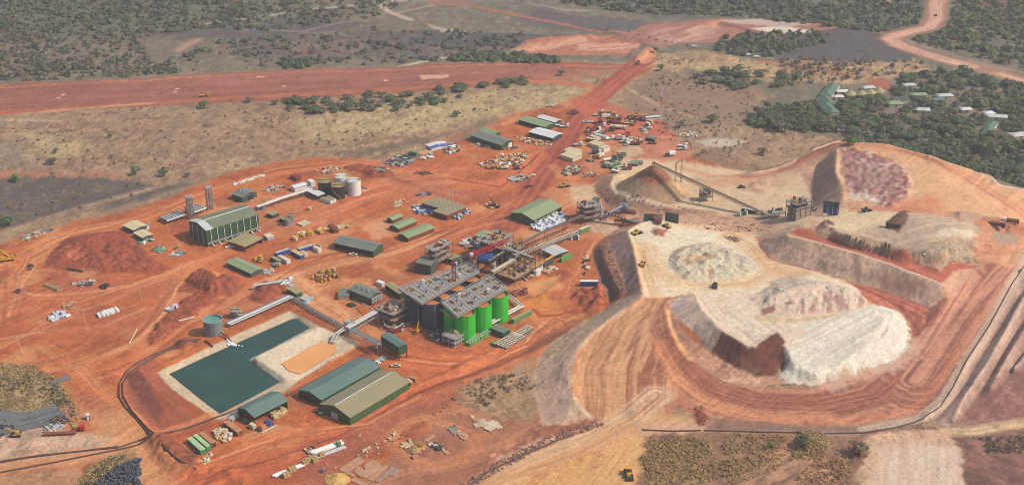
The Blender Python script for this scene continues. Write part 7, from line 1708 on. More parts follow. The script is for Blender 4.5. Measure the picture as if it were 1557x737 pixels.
cont("low green and grey pit box right of the silver tanks", *cr(380, 280, 10.53, (840, 660), (745, 620), (960, 600)), h=1.0, side=CONC, name="sump_box", cat="box")
cont("terracotta prefab front of the far prefab pair", *cr(840, 150, 6.14, (440, 390), (310, 370), (450, 375)), h=2.6, side=DREDP, top=TAN_P)
cont("grey roofed container behind the terracotta prefab", *cr(840, 150, 6.14, (500, 360), (390, 335), (515, 345)), h=2.6, side=WHT_P, top=LGRY)
cont("buff container left behind the grey roofed container", *cr(840, 150, 6.14, (430, 372), (345, 345), (445, 360)), h=2.6, side=TCONT, top=CRM_P)
cont("white container beside the tree below the vehicle yard", *cr(840, 150, 6.14, (610, 680), (545, 665), (625, 670)), h=2.6, side=TCONT, top=WHT_P)
shed("grey roofed open store at the right of the vehicle yard", *cr(840, 150, 6.14, (945, 378), (875, 360), (985, 365)), 2.6, .3, R_GREY, DGRY, name="store", cat="store", openl=True)
# laydown heaps
heap("heap of yellow and purple crated parts in the bare yard", "parts heap", [(474, 426), (484, 411), (510, 412), (518, 420), (500, 430), (484, 432)], 70, [DYEL, YEL, TAN_P, DYEL, RUST, mat("faded_mauve", srgb=(150, 110, 130))], (1.0, 2.6), (.8, 1.8), seed=2, kinds="bda", layers=1.0)
heap("row of yellow drums and pumps along the yard road", "parts row", [(443, 362), (470, 353), (476, 355), (450, 366)], 26, [YEL, YEL, DYEL, WHT_P], (1.5, 3.0), (1.6, 2.4), seed=3, kinds="bda", layers=.2, name="parts_row")
heap("heap of yellow pipe fittings left of the dark red container", "parts heap", [(483, 352), (498, 345), (503, 350), (488, 356)], 34, [YEL, DYEL, TAN_P], (1.2, 3), (.8, 1.6), seed=4, kinds="bta")
heap("buff timber and plates right of the dark red container", "timber stack", [(513, 347), (528, 341), (530, 345), (515, 350)], 12, [TAN_P, WOOD], (3, 5), (.4, .8), seed=5, kinds="b", name="timber_stack", piece="board")
heap("white and yellow bagged goods between container and workshop", "bag heap", [(324, 656), (335, 650), (352, 660), (352, 672), (340, 673), (328, 665)], 75, [TAN_P, CRM_P, DYEL, WHT_P], (.9, 2.0), (.5, 1.2), "bag_heap", 6, 1.0, "bag", "ba")
heap("small heap of buff bags beside the earth bank", "bag heap", [(308, 700), (318, 688), (325, 690), (316, 706), (308, 710)], 34, [TAN_P, CRM_P, DYEL, WHT_P], (.9, 1.8), (.4, .9), "bag_heap", 7, .8, "bag", "ba")
heap("timber crates and plywood stacked under the workshop eaves", "crate stack", [(409, 632), (425, 621), (436, 626), (420, 637)], 24, [WOOD, TAN_P, WOOD], (2, 4), (.6, 1.6), "crate_stack", 8, .8, "crate", "b")
heap("blue poly pipes and drums in front of the workshop", "pipe bundle", [(404, 641), (408, 639), (414, 646), (410, 650)], 12, [BLUE], (1.2, 3), (.5, 1.1), "pipe_bundle", 9, .3, "pipe", "bta")
heap("dark stored machinery inside the open end of the workshop", "machinery", [(370, 638), (382, 642), (380, 646), (368, 642)], 16, [DGRY, GCONT, LGRY], (1, 2), (.5, 1.4), "machinery_heap", 10, .6, "machine_part", "bta")
heap("small cart and rusty skid by the workshop road", "skid", [(392, 648), (398, 650), (396, 656), (390, 654)], 8, [DGRY, DREDP], (1.2, 2.4), (.5, 1.0), "skid", 11, .4, "part", "b")
heap("stack of crates, hoses and boxes beside the white pipes at the bottom", "crate heap", [(464, 683), (480, 680), (478, 692), (466, 694)], 26, [DGRY, GRY, TAN_P, LGRY], (1, 2.2), (.4, 1.2), "crate_heap", 12, .6, "crate", "bda")
def crates(label, items, mt, dims, rz, name="crate", cat="crate", group=None):
 for i, (x, y) in enumerate(items):
  p = g3(x, y); t = thing(name, label[i], cat, p, rz, group); l, w_, h = dims
  MB().box((0, 0, h / 2), (l * .94, w_ * .94, h * .96), mt).build("box", t); mb = MB()
  for j in (-1, 0, 1): mb.box((j * l * .46, 0, h / 2 + .02), (.14, w_, h), WOOD); mb.box((j * l * .46, 0, h + .03), (.14, w_, .06), WOOD)
  mb.build("batten", t)
cl = ["%s buff crate of the short line beside the white pipes" % s for s in ("lowest", "second lowest", "third lowest", "fourth lowest", "fifth lowest", "highest")]
crates(cl, [(464, 704), (468, 701), (471.5, 699.5), (476, 697), (479, 700.5), (489, 692)], WOOD, (2.6, 2.2, 1.8), .6, group="buff crates by the haul road")
crates(["buff crate pair beside the white panel, lower one", "buff crate pair beside the white panel, upper one"], [(435.5, 723), (444.5, 715)], WOOD, (3.6, 2.6, 2.0), .6)
def bundle(label, px, py, L_, n, r, mt, rz, name="pipe_bundle", cat="pipe bundle", rows=2, piece="pipe", gap=1.0, jit=.02, group=None):
 p = g3(px, py); t = thing(name, label, cat, p, rz, group); rr2 = random.Random(int(px * 7 + py))
 me = None
 for k in range(rows):
  for i in range(n - k):
   y = (i - (n - k - 1) / 2) * 2 * r * gap; z = r + k * r * 1.75
   if me is None:
    o = MB().tube((-L_ / 2, 0, 0), (L_ / 2, 0, 0), r, mt, 7).build(piece, t); me = o.data
   else:
    o = bpy.data.objects.new(piece, me); COL.objects.link(o); o.parent = t
   o.location = (rr2.uniform(-.6, .6), y, z); o.rotation_euler = (0, 0, rr2.uniform(-jit, jit))
 return t
bundle("bundle of white pipes lying beside the haul road at the bottom, upper one", 497, 682, 17, 5, .35, WHT_P, .62, rows=2)
bundle("bundle of pale pipes lying beside the haul road at the bottom, lower one", 502, 687, 17, 4, .28, LGRY, .62, rows=1, gap=1.2)
bundle("white pipe bundle beside the two buff crates", 439, 715, 16, 3, .45, WHT_P, .66, rows=1)
bundle("grey pipe stack at the left edge, upright ends to the road", 12, 640, 13, 18, .42, PVC, 1.42, rows=3, jit=.03)
bundle("long grey pipe stack behind the left one at the left edge", 48, 633, 26, 8, .42, PVC, .55, rows=3)
bundle("second long grey pipe stack below the first at the left edge", 52, 641, 30, 5, .4, PVC, .55, rows=2)
bundle("fanned grey pipes right of the long stacks at lower left", 80, 639, 14, 10, .4, PVC, -.75, rows=1, gap=1.7, jit=.12)
bundle("loose row of grey pipes along the pale yard edge", 20, 654, 34, 5, .38, PVC, .42, rows=1, gap=1.4)
bundle("short grey sheet pile bundle on the grass edge", 92, 578, 10, 6, .35, PVC, .75, rows=1)
heap("pale timber offcuts between grey pipes and the red truck", "timber heap", [(66, 648), (85, 645), (98, 648), (84, 656), (68, 658)], 26, [LGRY, CRM_P, GRY], (1.5, 4), (.2, .4), "timber_heap", 14, .3, "board", "ba")
bundle("small stack of buff boards beside the red truck", 112, 646, 6, 4, .3, WOOD, -1.0, name="board_stack", cat="boards", rows=1, piece="board")
p = g3(134, 637); t = thing("portable_toilet", "blue portable toilet with a white roof on the bare bank", "toilet cabin", p, .3); MB().box((0, 0, 1.3), (1.8, 1.8, 2.6), BLUE).build("body", t); MB().box((0, 0, 2.75), (1.9, 1.9, .3), WHT_P).build("roof", t); MB().box((0, -.95, 1.2), (1.0, .08, 2.1), WHT_P).build("door", t)
def tyres(label, pts, n):
 P_ = [g3(*q) for q in pts]; c = sum(P_, Vector()) / len(P_); pl = [(p.x, p.y) for p in P_]; t = thing("tyre_dump", label, "tyre dump", c); r = random.Random(9)
 m_ = 12; R1, R2 = 1.15, .36
 vs = []; fs = []
 for i in range(m_):
  a = 2 * math.pi * i / m_
  for j in range(5):
   b = 2 * math.pi * j / 5; vs.append(((R1 + R2 * math.cos(b)) * math.cos(a), (R1 + R2 * math.cos(b)) * math.sin(a), R2 * math.sin(b)))
 for i in range(m_):
  for j in range(5): fs.append((i * 5 + j, ((i + 1) % m_) * 5 + j, ((i + 1) % m_) * 5 + (j + 1) % 5, i * 5 + (j + 1) % 5))
 tm = mat("old_tyre_rubber", srgb=(86, 88, 98), rough=.85, var=.25, scale=.3)
 o = MB().add(vs, fs, tm).build("tyre", t, True); me = o.data; first = True; k = 0
 xs = [p[0] for p in pl]; ys = [p[1] for p in pl]
 while k < n:
  x, y = r.uniform(min(xs), max(xs)), r.uniform(min(ys), max(ys))
  if not inside(pl, np.array([x]), np.array([y]))[0]: continue
  if not first: o = bpy.data.objects.new("tyre", me); COL.objects.link(o); o.parent = t
  first = False; s_ = r.uniform(.55, 1.15)
  o.location = (x - c.x, y - c.y, hz_(x, y) - c.z + r.uniform(.3, 1.2)); o.rotation_euler = (r.uniform(-.9, .9), r.uniform(-.9, .9), r.random() * 6); o.scale = (s_,) * 3; k += 1
tyres("sprawling dump of old tyres at the bottom left edge", [(148, 737), (160, 722), (185, 708), (212, 698), (216, 712), (210, 725), (216, 760), (140, 760)], 290)
heap("yard of white bulk bags with blue covers beside the light green roofed shed", "bulk bags", [(806, 344), (842, 322), (862, 330), (856, 340), (830, 350), (812, 352)], 150, [PLWHITE, PLWHITE, PLWHITE, LGRY, TARPB], (1.6, 3.6), (1.0, 1.8), "bulk_bag_stack", 15, .8, "bulk_bag", "b")
heap("blue wrapped bags at the left corner of the block building", "bulk bags", [(625, 316), (632, 310), (650, 318), (660, 324), (655, 328), (635, 326)], 50, [TARPB, PLWHITE, LGRY, BLUE], (1.4, 3.0), (.8, 1.6), "bulk_bag_stack", 16, .6, "bulk_bag", "b")
heap("white and blue bags along the right side of the block building", "bulk bags", [(690, 333), (712, 320), (714, 325), (695, 336)], 30, [PLWHITE, LGRY, TARPB, GCONT], (1.4, 2.6), (.8, 1.6), "bulk_bag_stack", 17, .4, "bulk_bag", "b")
def pallets(label, x, y, nx_, ny_, rz, mt=PLWHITE, sx=1.4, sy_=1.3, h=1.5, cap=None, name="pallet_stack", dy=1.6):
 p = g3(x, y); t = thing(name, label, "pallets", p, rz); me = None; r = random.Random(int(x))
 for i in range(nx_):
  for j in range(ny_):
   if me is None:
    mb = MB(); mb.box((0, 0, h / 2 + .1), (sx * .9, sy_ * .9, h), mt); mb.box((0, 0, h + .12), (sx * .8, sy_ * .8, .1), cap or mt); o = mb.build("pallet", t); me = o.data
   else: o = bpy.data.objects.new("pallet", me); COL.objects.link(o); o.parent = t
   o.location = ((i - nx_ / 2) * sx * 1.2 + r.uniform(-.1, .1), (j - ny_ / 2) * dy + r.uniform(-.1, .1), 0); o.rotation_euler = (0, 0, r.uniform(-.1, .1))
 return t
DRUM = mat("grey_reagent_drum", srgb=(150, 132, 126), rough=.5, var=.15)
pallets("long block of buff topped grey drums beside the slate green box building", 775, 519, 10, 5, PLANT_A, DRUM, 1.5, 1.5, 2.0, CRM_P, dy=1.8)
pallets("shorter block of buff topped grey drums behind the long block", 795, 506, 8, 3, PLANT_A, DRUM, 1.5, 1.5, 2.0, CRM_P, dy=1.8)
pallets("row of green and grey drums under the middle green tank", 727, 515, 10, 2, PLANT_A, BGRN, 1.6, 1.4, 2.0, LGRY, dy=1.9)
heap("bright green drums at the left end of the drum block", "drums", [(749, 523), (755, 521), (757, 525), (751, 527)], 5, [BGRN], (1.2, 1.4), (1.4, 1.6), "drum_group", 20, 0, "drum", "d")
pallets("block of white wrapped pallets in the left yard, left half", 162, 477, 4, 3, .6, PLWHITE, 1.9, 1.5, 1.4); pallets("block of white wrapped pallets in the left yard, right half", 171, 472.5, 4, 3, .6, PLWHITE, 1.9, 1.5, 1.4)
heap("heap of white and pale blue bags at the far left of the yard", "bags", [(72, 485), (86, 474), (96, 476), (106, 481), (96, 485), (80, 487)], 26, [PLWHITE, LGRY, mat("pale_blue_sheet", srgb=(196, 208, 226))], (1.8, 3.6), (.6, 1.3), "bag_heap", 21, .4, "bag", "b")
heap("small group of white bags beside the rough bank", "bags", [(251, 472), (262, 465), (270, 463), (270, 467), (258, 473)], 14, [PLWHITE, LGRY], (1.6, 3), (.8, 1.4), "bag_heap", 22, .5, "bag", "b")
heap("stack of black drums in the left yard", "drums", [(150, 439), (158, 434), (166, 434), (160, 440)], 22, [BLK, HDPE], (1.5, 2.4), (.9, 1.5), "drum_group", 23, .4, "drum", "dta")
bundle("stack of buff planks in the left yard", 80, 437, 13, 5, .4, WOOD, -.62, name="board_stack", cat="boards", rows=2, piece="board")
heap("scattered red planks above the white bags", "boards", [(97, 465), (108, 459), (114, 463), (106, 471)], 12, [DCONC, DREDP, RUST], (3, 5), (.4, .7), "board_heap", 24, .4, "board", "ba")
heap("scattered pale scrap near the dark earth mound", "scrap", [(110, 432), (130, 426), (146, 428), (140, 434), (122, 438)], 26, [LGRY, TCONT, CRM_P, DGRY], (1.2, 3.4), (.3, .6), "scrap_heap", 25, .2, "scrap_piece", "ba")
bundle("dark pipes in front of the dark earth mound", 111, 411, 15, 3, .3, HDPE, -.35, rows=1, gap=1.6); bundle("single brown beam left of the dark earth mound", 79, 421, 9, 2, .35, RUST, 1.3, rows=1, name="beam_stack", cat="beams", piece="beam")
heap("machine parts left of the earth track", "machine parts", [(42, 405), (47, 402), (49, 408), (44, 412)], 10, [DREDP, DGRY, RUST], (1.2, 3), (.4, 1), "machine_part_group", 26, .3, "machine_part", "ba")
heap("dark machine part on the left track", "machine parts", [(24, 443), (30, 440), (32, 444), (26, 447)], 7, [DREDP, DGRY], (1.2, 2.6), (.5, 1.2), "machine_part_group", 27, .3, "machine_part", "ba")
pipeline("white pipe with an elbow beside the rough bank", [(272, 489), (280, 487), (295, 482)], .4, LGRY); pipeline("buff pipe lying along the straight track in the yard", [(196, 523), (208, 501)], .4, TAN_P)
heap("steel sections and blue parts below the cabins", "steel parts", [(232, 381), (245, 372), (252, 378), (240, 386)], 22, [LGRY, RUST, GRY, GCONT], (2, 5), (.3, .8), "steel_part_group", 28, .4, "steel_part", "bta")
heap("pipe fittings and a blue pump right of the steel sections", "pipe parts", [(254, 390), (275, 381), (286, 384), (270, 392)], 24, [LGRY, BLUE, CRM_P, GRY], (1.5, 5), (.3, .8), "pipe_part_group", 29, .3, "pipe_part", "bta")
p = g3(269.5, 378.5); t = thing("cable_drum", "orange cable drum standing on edge near the shelter", "cable drum", p, .4); MB().tube((0, -.7, 1.3), (0, .7, 1.3), 1.3, DYEL, 14).build("drum", t); MB().tube((0, -.85, 1.3), (0, .85, 1.3), .5, DGRY, 10).build("core", t)
heap("white and green goods between the cabins and the shelter", "goods", [(208, 366), (222, 362), (234, 366), (226, 372), (212, 371)], 22, [WHT_P, GCONT, DGRY, LGRY], (1.2, 3.2), (.5, 1.4), "goods_heap", 30, .5, "crate", "ba")
heap("blue covered goods beside the farther cabin", "goods", [(216, 344), (226, 341), (230, 347), (222, 351)], 14, [TARPB, WHT_P, LGRY], (1.4, 3), (.6, 1.5), "goods_heap", 31, .4, "crate", "b")
heap("grey and blue scrap metal heap in the far left yard", "scrap", [(585, 248), (600, 238), (622, 233), (630, 245), (610, 254), (596, 253)], 120, [GRY, LGRY, DTANK, TAN_P, GRY, DGRY], (1.5, 4), (.4, 1.0), "scrap_heap", 32, 1.0, "scrap_piece", "bta")
heap("pale scrap rows right of the grey scrap heap", "scrap", [(636, 240), (655, 235), (660, 240), (645, 243)], 26, [WHT_P, LGRY, TAN_P], (1.5, 4), (.4, .9), "scrap_heap", 33, .5, "scrap_piece", "bta")
heap("yellow and white plant parts right of the tarpaulin store", "machine parts", [(672, 230), (690, 220), (700, 224), (696, 233), (680, 235)], 44, [DYEL, WHT_P, DGRY, YEL, LGRY], (1.5, 4), (.6, 1.8), "machine_part_group", 34, .8, "machine_part", "ba")
heap("big red and buff scrap heap in front of the far dark green shed", "scrap", [(728, 250), (760, 238), (795, 232), (805, 236), (790, 252), (765, 258), (735, 256)], 200, [TAN_P, TCONT, RUST, CRM_P, DREDP, DYEL, WHT_P], (1.5, 4.2), (.5, 1.3), "scrap_heap", 35, 1.4, "scrap_piece", "bta")
heap("stored pallets along the front of the far dark green shed", "goods", [(722, 218), (745, 224), (745, 226), (722, 220)], 18, [GRY, LGRY, DGRY], (1.5, 2.5), (.8, 1.6), "goods_heap", 36, .2, "crate", "b")
heap("light machine parts at the white door of the far dark green shed", "machine parts", [(765, 228), (785, 222), (792, 222), (775, 229)], 18, [TAN_P, DBLUE, DYEL], (1.2, 3), (.6, 1.4), "machine_part_group", 37, .3, "machine_part", "ba")
heap("brick coloured rubble row between the white roofed shed and scrap", "rubble", [(783, 208), (800, 211), (835, 215), (842, 222), (820, 221), (790, 215)], 90, [TCONT, CRM_P, DREDP, TAN_P], (1, 2.6), (.4, .9), "rubble_heap", 38, .4, "rubble_piece", "ba")
heap("dark red parts on the track beyond the long green shed", "machine parts", [(860, 171), (875, 169), (880, 172), (868, 176)], 18, [DREDP, RUST, DGRY], (1.5, 3), (.6, 1.2), "machine_part_group", 39, .3, "machine_part", "ba")
heap("row of pale scrap pipes beside the red road", "scrap", [(774, 272), (795, 265), (812, 266), (800, 274), (780, 277)], 50, [LGRY, TAN_P, DGRY, CRM_P], (1.5, 4), (.3, .8), "scrap_heap", 40, .4, "scrap_piece", "bta")
heap("dark rail bundle lying in the far yard", "rails", [(630, 262), (650, 262), (657, 266), (635, 266)], 14, [DGRY, RUST, DREDP], (4, 8), (.4, .6), "rail_bundle", 41, .3, "rail", "b", pw=.5)
heap("brown scrap right of the far fuel tank track", "scrap", [(570, 256), (590, 256), (600, 264), (580, 264)], 34, [TAN_P, RUST, GRY], (1.5, 3), (.3, .8), "scrap_heap", 42, .5, "scrap_piece", "ba")
heap("mixed grey and red scrap heap left below the office blocks", "scrap", [(852, 262), (868, 252), (884, 254), (880, 264), (862, 268)], 90, [DGRY, GRY, LGRY, DREDP, TAN_P], (1.5, 3.6), (.4, 1), "scrap_heap", 43, .8, "scrap_piece", "bta")
heap("pale scrap heap on the bank below the office blocks", "scrap", [(876, 264), (905, 262), (910, 268), (885, 270)], 40, [TAN_P, GRY, RUST, CRM_P], (1.5, 3), (.3, .8), "scrap_heap", 44, .5, "scrap_piece", "bta")
heap("crates and parts beneath the solitary yard tree", "parts", [(915, 250), (935, 244), (945, 252), (935, 260), (920, 256)], 60, [GRY, LGRY, GCONT, TAN_P, DGRY], (1.5, 3.6), (.6, 1.6), "parts_heap", 45, .8, "part", "ba")
heap("assorted parts in the front of the vehicle yard", "parts", [(940, 208), (975, 210), (980, 220), (950, 222)], 70, [DREDP, TAN_P, WHT_P, GRY, RUST, CRM_P], (1.5, 3.6), (.6, 1.6), "parts_heap", 46, .6, "part", "ba")
heap("assorted parts at the left of the vehicle yard", "parts", [(890, 196), (915, 190), (925, 205), (905, 210), (892, 206)], 60, [DREDP, TCONT, WHT_P, DGRY, RUST], (1.5, 3.6), (.6, 1.4), "parts_heap", 47, .6, "part", "ba")
heap("bits of scrap by the cream offices", "parts", [(895, 246), (900, 238), (905, 238), (902, 248)], 20, [DREDP, DYEL, RUST, GRY], (1.5, 3), (.5, 1.2), "parts_heap", 48, .4, "part", "ba")
heap("parked spoil and pallets at the rear right of the vehicle yard", "parts", [(975, 196), (985, 190), (992, 186), (988, 200), (978, 206)], 34, [GRY, DGRY, TAN_P, CRM_P], (1.5, 3.2), (.5, 1.3), "parts_heap", 49, .5, "part", "ba")
heap("white goods by the white gravel patch", "goods", [(1030, 205), (1050, 200), (1062, 208), (1040, 212)], 22, [WHT_P, LGRY, TAN_P], (1.5, 3.4), (.5, 1.2), "goods_heap", 50, .4, "crate", "ba")
heap("pallets and hoses under the light green canopy", "goods", [(698, 372), (712, 362), (722, 366), (740, 372), (730, 378), (708, 378)], 70, [GRY, LGRY, WHT_P, DGRY, CRM_P], (1.2, 2.6), (.6, 1.3), "goods_heap", 51, .5, "crate", "ba")
heap("clutter of small parts between the canopy and red boom", "parts", [(716, 382), (742, 374), (765, 372), (760, 380), (730, 388)], 70, [GRY, RUST, LGRY, DGRY, TAN_P], (1.0, 2.6), (.5, 1.3), "parts_heap", 52, .6, "part", "bta")
heap("clutter of dark parts on the ground below the slate tanks", "parts", [(650, 510), (668, 500), (690, 506), (680, 520), (658, 520)], 70, [DGRY, DTANK, GRY, LGRY, BLK], (.8, 2.6), (.3, .9), "parts_heap", 53, .2, "part", "bta")
heap("rusty pumps and pipes beneath the thickener frame", "pumps", [(585, 500), (598, 492), (618, 494), (612, 504), (594, 506)], 60, [RUST, DREDP, TAN_P, LGRY], (1.2, 3.6), (.6, 1.6), "pump_group", 54, .8, "pump", "bta")
heap("yellow pipe spools stored behind the retaining wall", "pipe spools", [(786, 422), (800, 414), (812, 408), (815, 416), (800, 426)], 50, [DYEL, YEL, TAN_P, RUST, WHT_P], (1.5, 4), (.5, 1.4), "pipe_spool_group", 55, .8, "pipe_spool", "bta")
heap("reddish rubble and sheets right of the mill frame", "rubble", [(820, 410), (845, 404), (846, 410), (830, 418)], 44, [TCONT, TAN_P, RUST, CRM_P], (1.2, 3.2), (.3, .8), "rubble_heap", 56, .4, "rubble_piece", "ba")
heap("brown debris heap beneath the right end of the leach platform", "rubble", [(772, 444), (800, 438), (802, 448), (785, 452)], 80, [RUST, TCONT, DREDP], (1.2, 3), (.3, .8), "rubble_heap", 57, .5, "rubble_piece", "ba")
heap("materials along the near foot of the pad slope", "goods", [(885, 392), (895, 390), (898, 405), (888, 420)], 18, [WHT_P, DREDP, DGRY, CRM_P, TAN_P], (1.2, 3), (.5, 1.2), "goods_heap", 58, .3, "crate", "ba")
heap("goods beside the lean-to of the reagent shed", "machine", [(530, 462), (538, 460), (540, 465), (533, 467)], 8, [DREDP, RUST, DGRY], (1.4, 2.6), (.8, 1.6), "machine_part_group", 59, .3, "machine_part", "b")
heap("grey sump blocks beside the corner hut", "blocks", [(455, 455), (466, 450), (474, 457), (463, 464)], 12, [LGRY, WHT_P], (2, 4), (1, 1.6), "block_group", 60, .2, "block", "b")
heap("white wrapped goods beside the raised green building", "goods", [(570, 548), (583, 543), (588, 548), (575, 554)], 22, [LGRY, WHT_P, GRY], (1.2, 3), (.5, 1.1), "goods_heap", 61, .4, "crate", "ba")
heap("mess of timber and hoses before the warehouse gable", "parts", [(480, 622), (490, 618), (494, 628), (482, 632)], 22, [RUST, TAN_P, DGRY], (1, 2.6), (.3, .7), "parts_heap", 62, .2, "part", "ba")
heap("heap of pale steel and pipe between the green hut and the store", "steel parts", [(400, 412), (412, 408), (420, 414), (410, 420)], 24, [TAN_P, DCONC, LGRY], (1.5, 4), (.3, .8), "steel_part_group", 63, .4, "steel_part", "bta")
heap("white framed steel left of the parts heap", "steel parts", [(424, 426), (442, 422), (452, 428), (446, 434), (430, 434)], 30, [LGRY, WHT_P, TCONT], (2, 5), (.3, .8), "steel_part_group", 64, .4, "steel_part", "bta")
bundle("white beam frame lying by the track left of the corner hut", 405, 432, 16, 3, .4, LGRY, .35, rows=1, name="beam_stack", cat="beams", piece="beam")
heap("dark machinery in front of the khaki topped container", "machinery", [(414, 402), (424, 398), (427, 405), (417, 408)], 14, [DGRY, GRY, TAN_P], (1.2, 3), (.6, 1.6), "machinery_heap", 65, .5, "machine_part", "ba")
heap("yellow parts behind the light green roofed store", "machine parts", [(385, 396), (395, 390), (405, 393), (398, 400)], 26, [YEL, DYEL, RUST], (1.2, 3), (.6, 1.4), "machine_part_group", 66, .5, "machine_part", "ba")
heap("white marker blocks in a row along the far mine road", "blocks", [(355, 279), (400, 266), (402, 268), (357, 282)], 40, [CRM_P, WHT_P], (1.6, 3), (.5, .8), "block_row", 67, 0, "block", "b")
heap("brown and white debris line along the far left road edge", "debris", [(30, 362), (70, 348), (78, 350), (40, 368)], 60, [GRY, DGRY, TCONT, CRM_P], (1.5, 3.6), (.3, .9), "debris_line", 68, .3, "debris_piece", "ba")
heap("assorted goods in the fuel yard left of the red container", "goods", [(400, 290), (418, 282), (432, 284), (420, 292)], 36, [GRY, LGRY, TCONT, DGRY, CRM_P], (1.2, 3), (.5, 1.2), "goods_heap", 69, .3, "crate", "ba")
heap("assorted goods behind the fuel tanks", "goods", [(478, 262), (500, 255), (520, 258), (500, 264)], 30, [TCONT, CRM_P, GRY, TAN_P], (1.2, 3), (.5, 1.4), "goods_heap", 70, .3, "crate", "ba")
heap("long timbers in the yard between fuel tanks and block building", "boards", [(596, 312), (612, 303), (618, 306), (604, 316)], 18, [TAN_P, CRM_P, WOOD], (3, 6), (.3, .6), "board_heap", 71, .4, "board", "b", pw=.8)
heap("steel plates on bare ground behind the block building", "plates", [(635, 296), (650, 291), (655, 295), (642, 299)], 12, [GRY, TCONT, DGRY], (3, 6), (.2, .3), "plate_stack", 72, .2, "plate", "b")
heap("tipped machine parts and drums near the dark crane", "machine parts", [(735, 312), (745, 307), (760, 313), (750, 318)], 20, [DREDP, RUST, DGRY, TAN_P], (1.2, 3.5), (.3, .9), "machine_part_group", 73, .3, "machine_part", "bta")
heap("rusty sheets in the ring yard", "scrap", [(681, 652), (690, 646), (706, 660), (710, 668), (700, 668)], 26, [DCONC, RUST, TAN_P, GRY], (1.5, 4), (.3, .6), "scrap_heap", 74, .2, "scrap_piece", "ba")
heap("broken concrete slabs strewn at the grass edge", "slabs", [(715, 632), (735, 640), (755, 640), (762, 648), (745, 652), (725, 645)], 36, [CONC, TAN_P, DCONC], (2, 6), (.2, .5), "slab_rubble", 75, .3, "slab_piece", "ba")
heap("yellow steel frames and plates in the ring yard", "frames", [(614, 680), (622, 672), (640, 676), (636, 694), (628, 692)], 22, [TAN_P, DYEL, DCONC], (3, 6), (.5, .9), "frame_group", 76, .3, "frame", "fb", pw=1.2)
heap("mining gear of broken grey parts in the ring yard", "machine parts", [(652, 676), (660, 674), (672, 682), (668, 686)], 16, [DGRY, CONC, WHT_P], (1.5, 3.5), (.5, 1.2), "machine_part_group", 77, .5, "machine_part", "ba")
def plates(label, poly_, h=.35, mt=DCONC, name="concrete_slab", cat="slab"):
 W_ = [g3(*q) for q in poly_]; c = sum(W_, Vector()) / len(W_); t = thing(name, label, cat, c); MB().prism([(p.x - c.x, p.y - c.y) for p in W_], -.4, h, mt).build("slab", t)
k7 = (420, 640, 7.08)
for lb, pp in [("long concrete strip, first on the left of the slab yard", [(675, 522), (890, 378), (925, 398), (715, 545)]), ("long concrete strip, second from the left of the slab yard", [(720, 545), (925, 402), (955, 425), (760, 565)]), ("large square concrete floor in the slab yard", [(835, 550), (880, 490), (960, 530), (940, 480), (1040, 408), (1155, 488), (985, 618), (900, 600)]),
 ("long concrete strip right of the square floor", [(990, 635), (1170, 478), (1205, 495), (1035, 652)]), ("grey concrete strip beyond the long one", [(1065, 650), (1250, 488), (1295, 505), (1105, 668)]), ("short grey concrete pad at the right of the slab yard", [(1215, 580), (1300, 512), (1340, 530), (1265, 602)]), ("concrete pad at the bottom edge of the slab yard", [(795, 635), (850, 605), (990, 690), (900, 690)]), ("small concrete pad between strip and square floor", [(755, 570), (800, 550), (855, 585), (830, 600)])]:
 plates(lb, cr(*k7, *pp), mt=DCONC if "grey" not in lb else mat("grey_concrete", srgb=(166, 136, 122), rough=.9))
plates("buff concrete pad in the ring yard, the upper one", cr(600, 620, 6.3, (275, 310), (365, 258), (395, 270), (315, 328))); plates("buff concrete pad in the ring yard, middle one", cr(600, 620, 6.3, (250, 395), (280, 352), (315, 370), (275, 412))); plates("buff concrete pad in the ring yard, right one", cr(600, 620, 6.3, (440, 400), (460, 385), (530, 425), (500, 440)))
plates("terracotta steel plate box in the ring yard", cr(600, 620, 6.3, (160, 472), (220, 452), (238, 478), (180, 498)), 1.0, TCONT, "steel_box", "box")
plates("pale concrete apron in the far yard beside the tarpaulin store", cr(580, 200, 5.26, (270, 175), (365, 128), (470, 140), (330, 190)), .25, mat("tan_apron", srgb=(206, 160, 116), rough=.9))
heap("row of concrete marker blocks along the brown yard", "blocks", [(540, 692), (600, 655), (604, 660), (548, 700)], 22, [CRM_P, TAN_P], (.9, 1.4), (.6, .9), "block_row", 80, 0, "block", "b")
p = g3(492, 717); t = thing("cable_reel", "dark cable reel standing near the yellow sand heap", "cable reel", p, .5); MB().tube((0, -.6, 1.0), (0, .6, 1.0), 1.0, GRY, 12).build("drum", t); MB().tube((0, -.8, 1.0), (0, .8, 1.0), .4, BLUE, 8).build("core", t)
def mound(label, px, py, r, h, mt, name="earth_heap", sx=1.0, rz=0, seed=1):
 p = g3(px, py); r_ = random.Random(seed); n = 18; rings = 6; vs = []; fs = []
 for i in range(rings + 1):
  f = i / rings
  for j in range(n):
   a = 2 * math.pi * j / n; rr = r * f * (1 + r_.uniform(-.10, .10)); vs.append((rr * math.cos(a) * sx, rr * math.sin(a), h * (1 - f) ** 1.0 * (1 + r_.uniform(-.12, .12)) - .4 * (f > .99)))
 for i in range(rings):
  for j in range(n): fs.append((i * n + j, i * n + (j + 1) % n, (i + 1) * n + (j + 1) % n, (i + 1) * n + j))
 o = MB().add(vs, [f[::-1] for f in fs], mt).build(name, None); o.location = p; o.rotation_euler = (0, 0, rz); tag(o, label, "heap")
SAND = mat("yellow_sand", srgb=(206, 164, 96), rough=.95, var=.12, scale=.4)
mound("heap of yellow sand beside the slab yard", 512, 728, 6.2, 2.4, SAND, "sand_heap", 1.1)
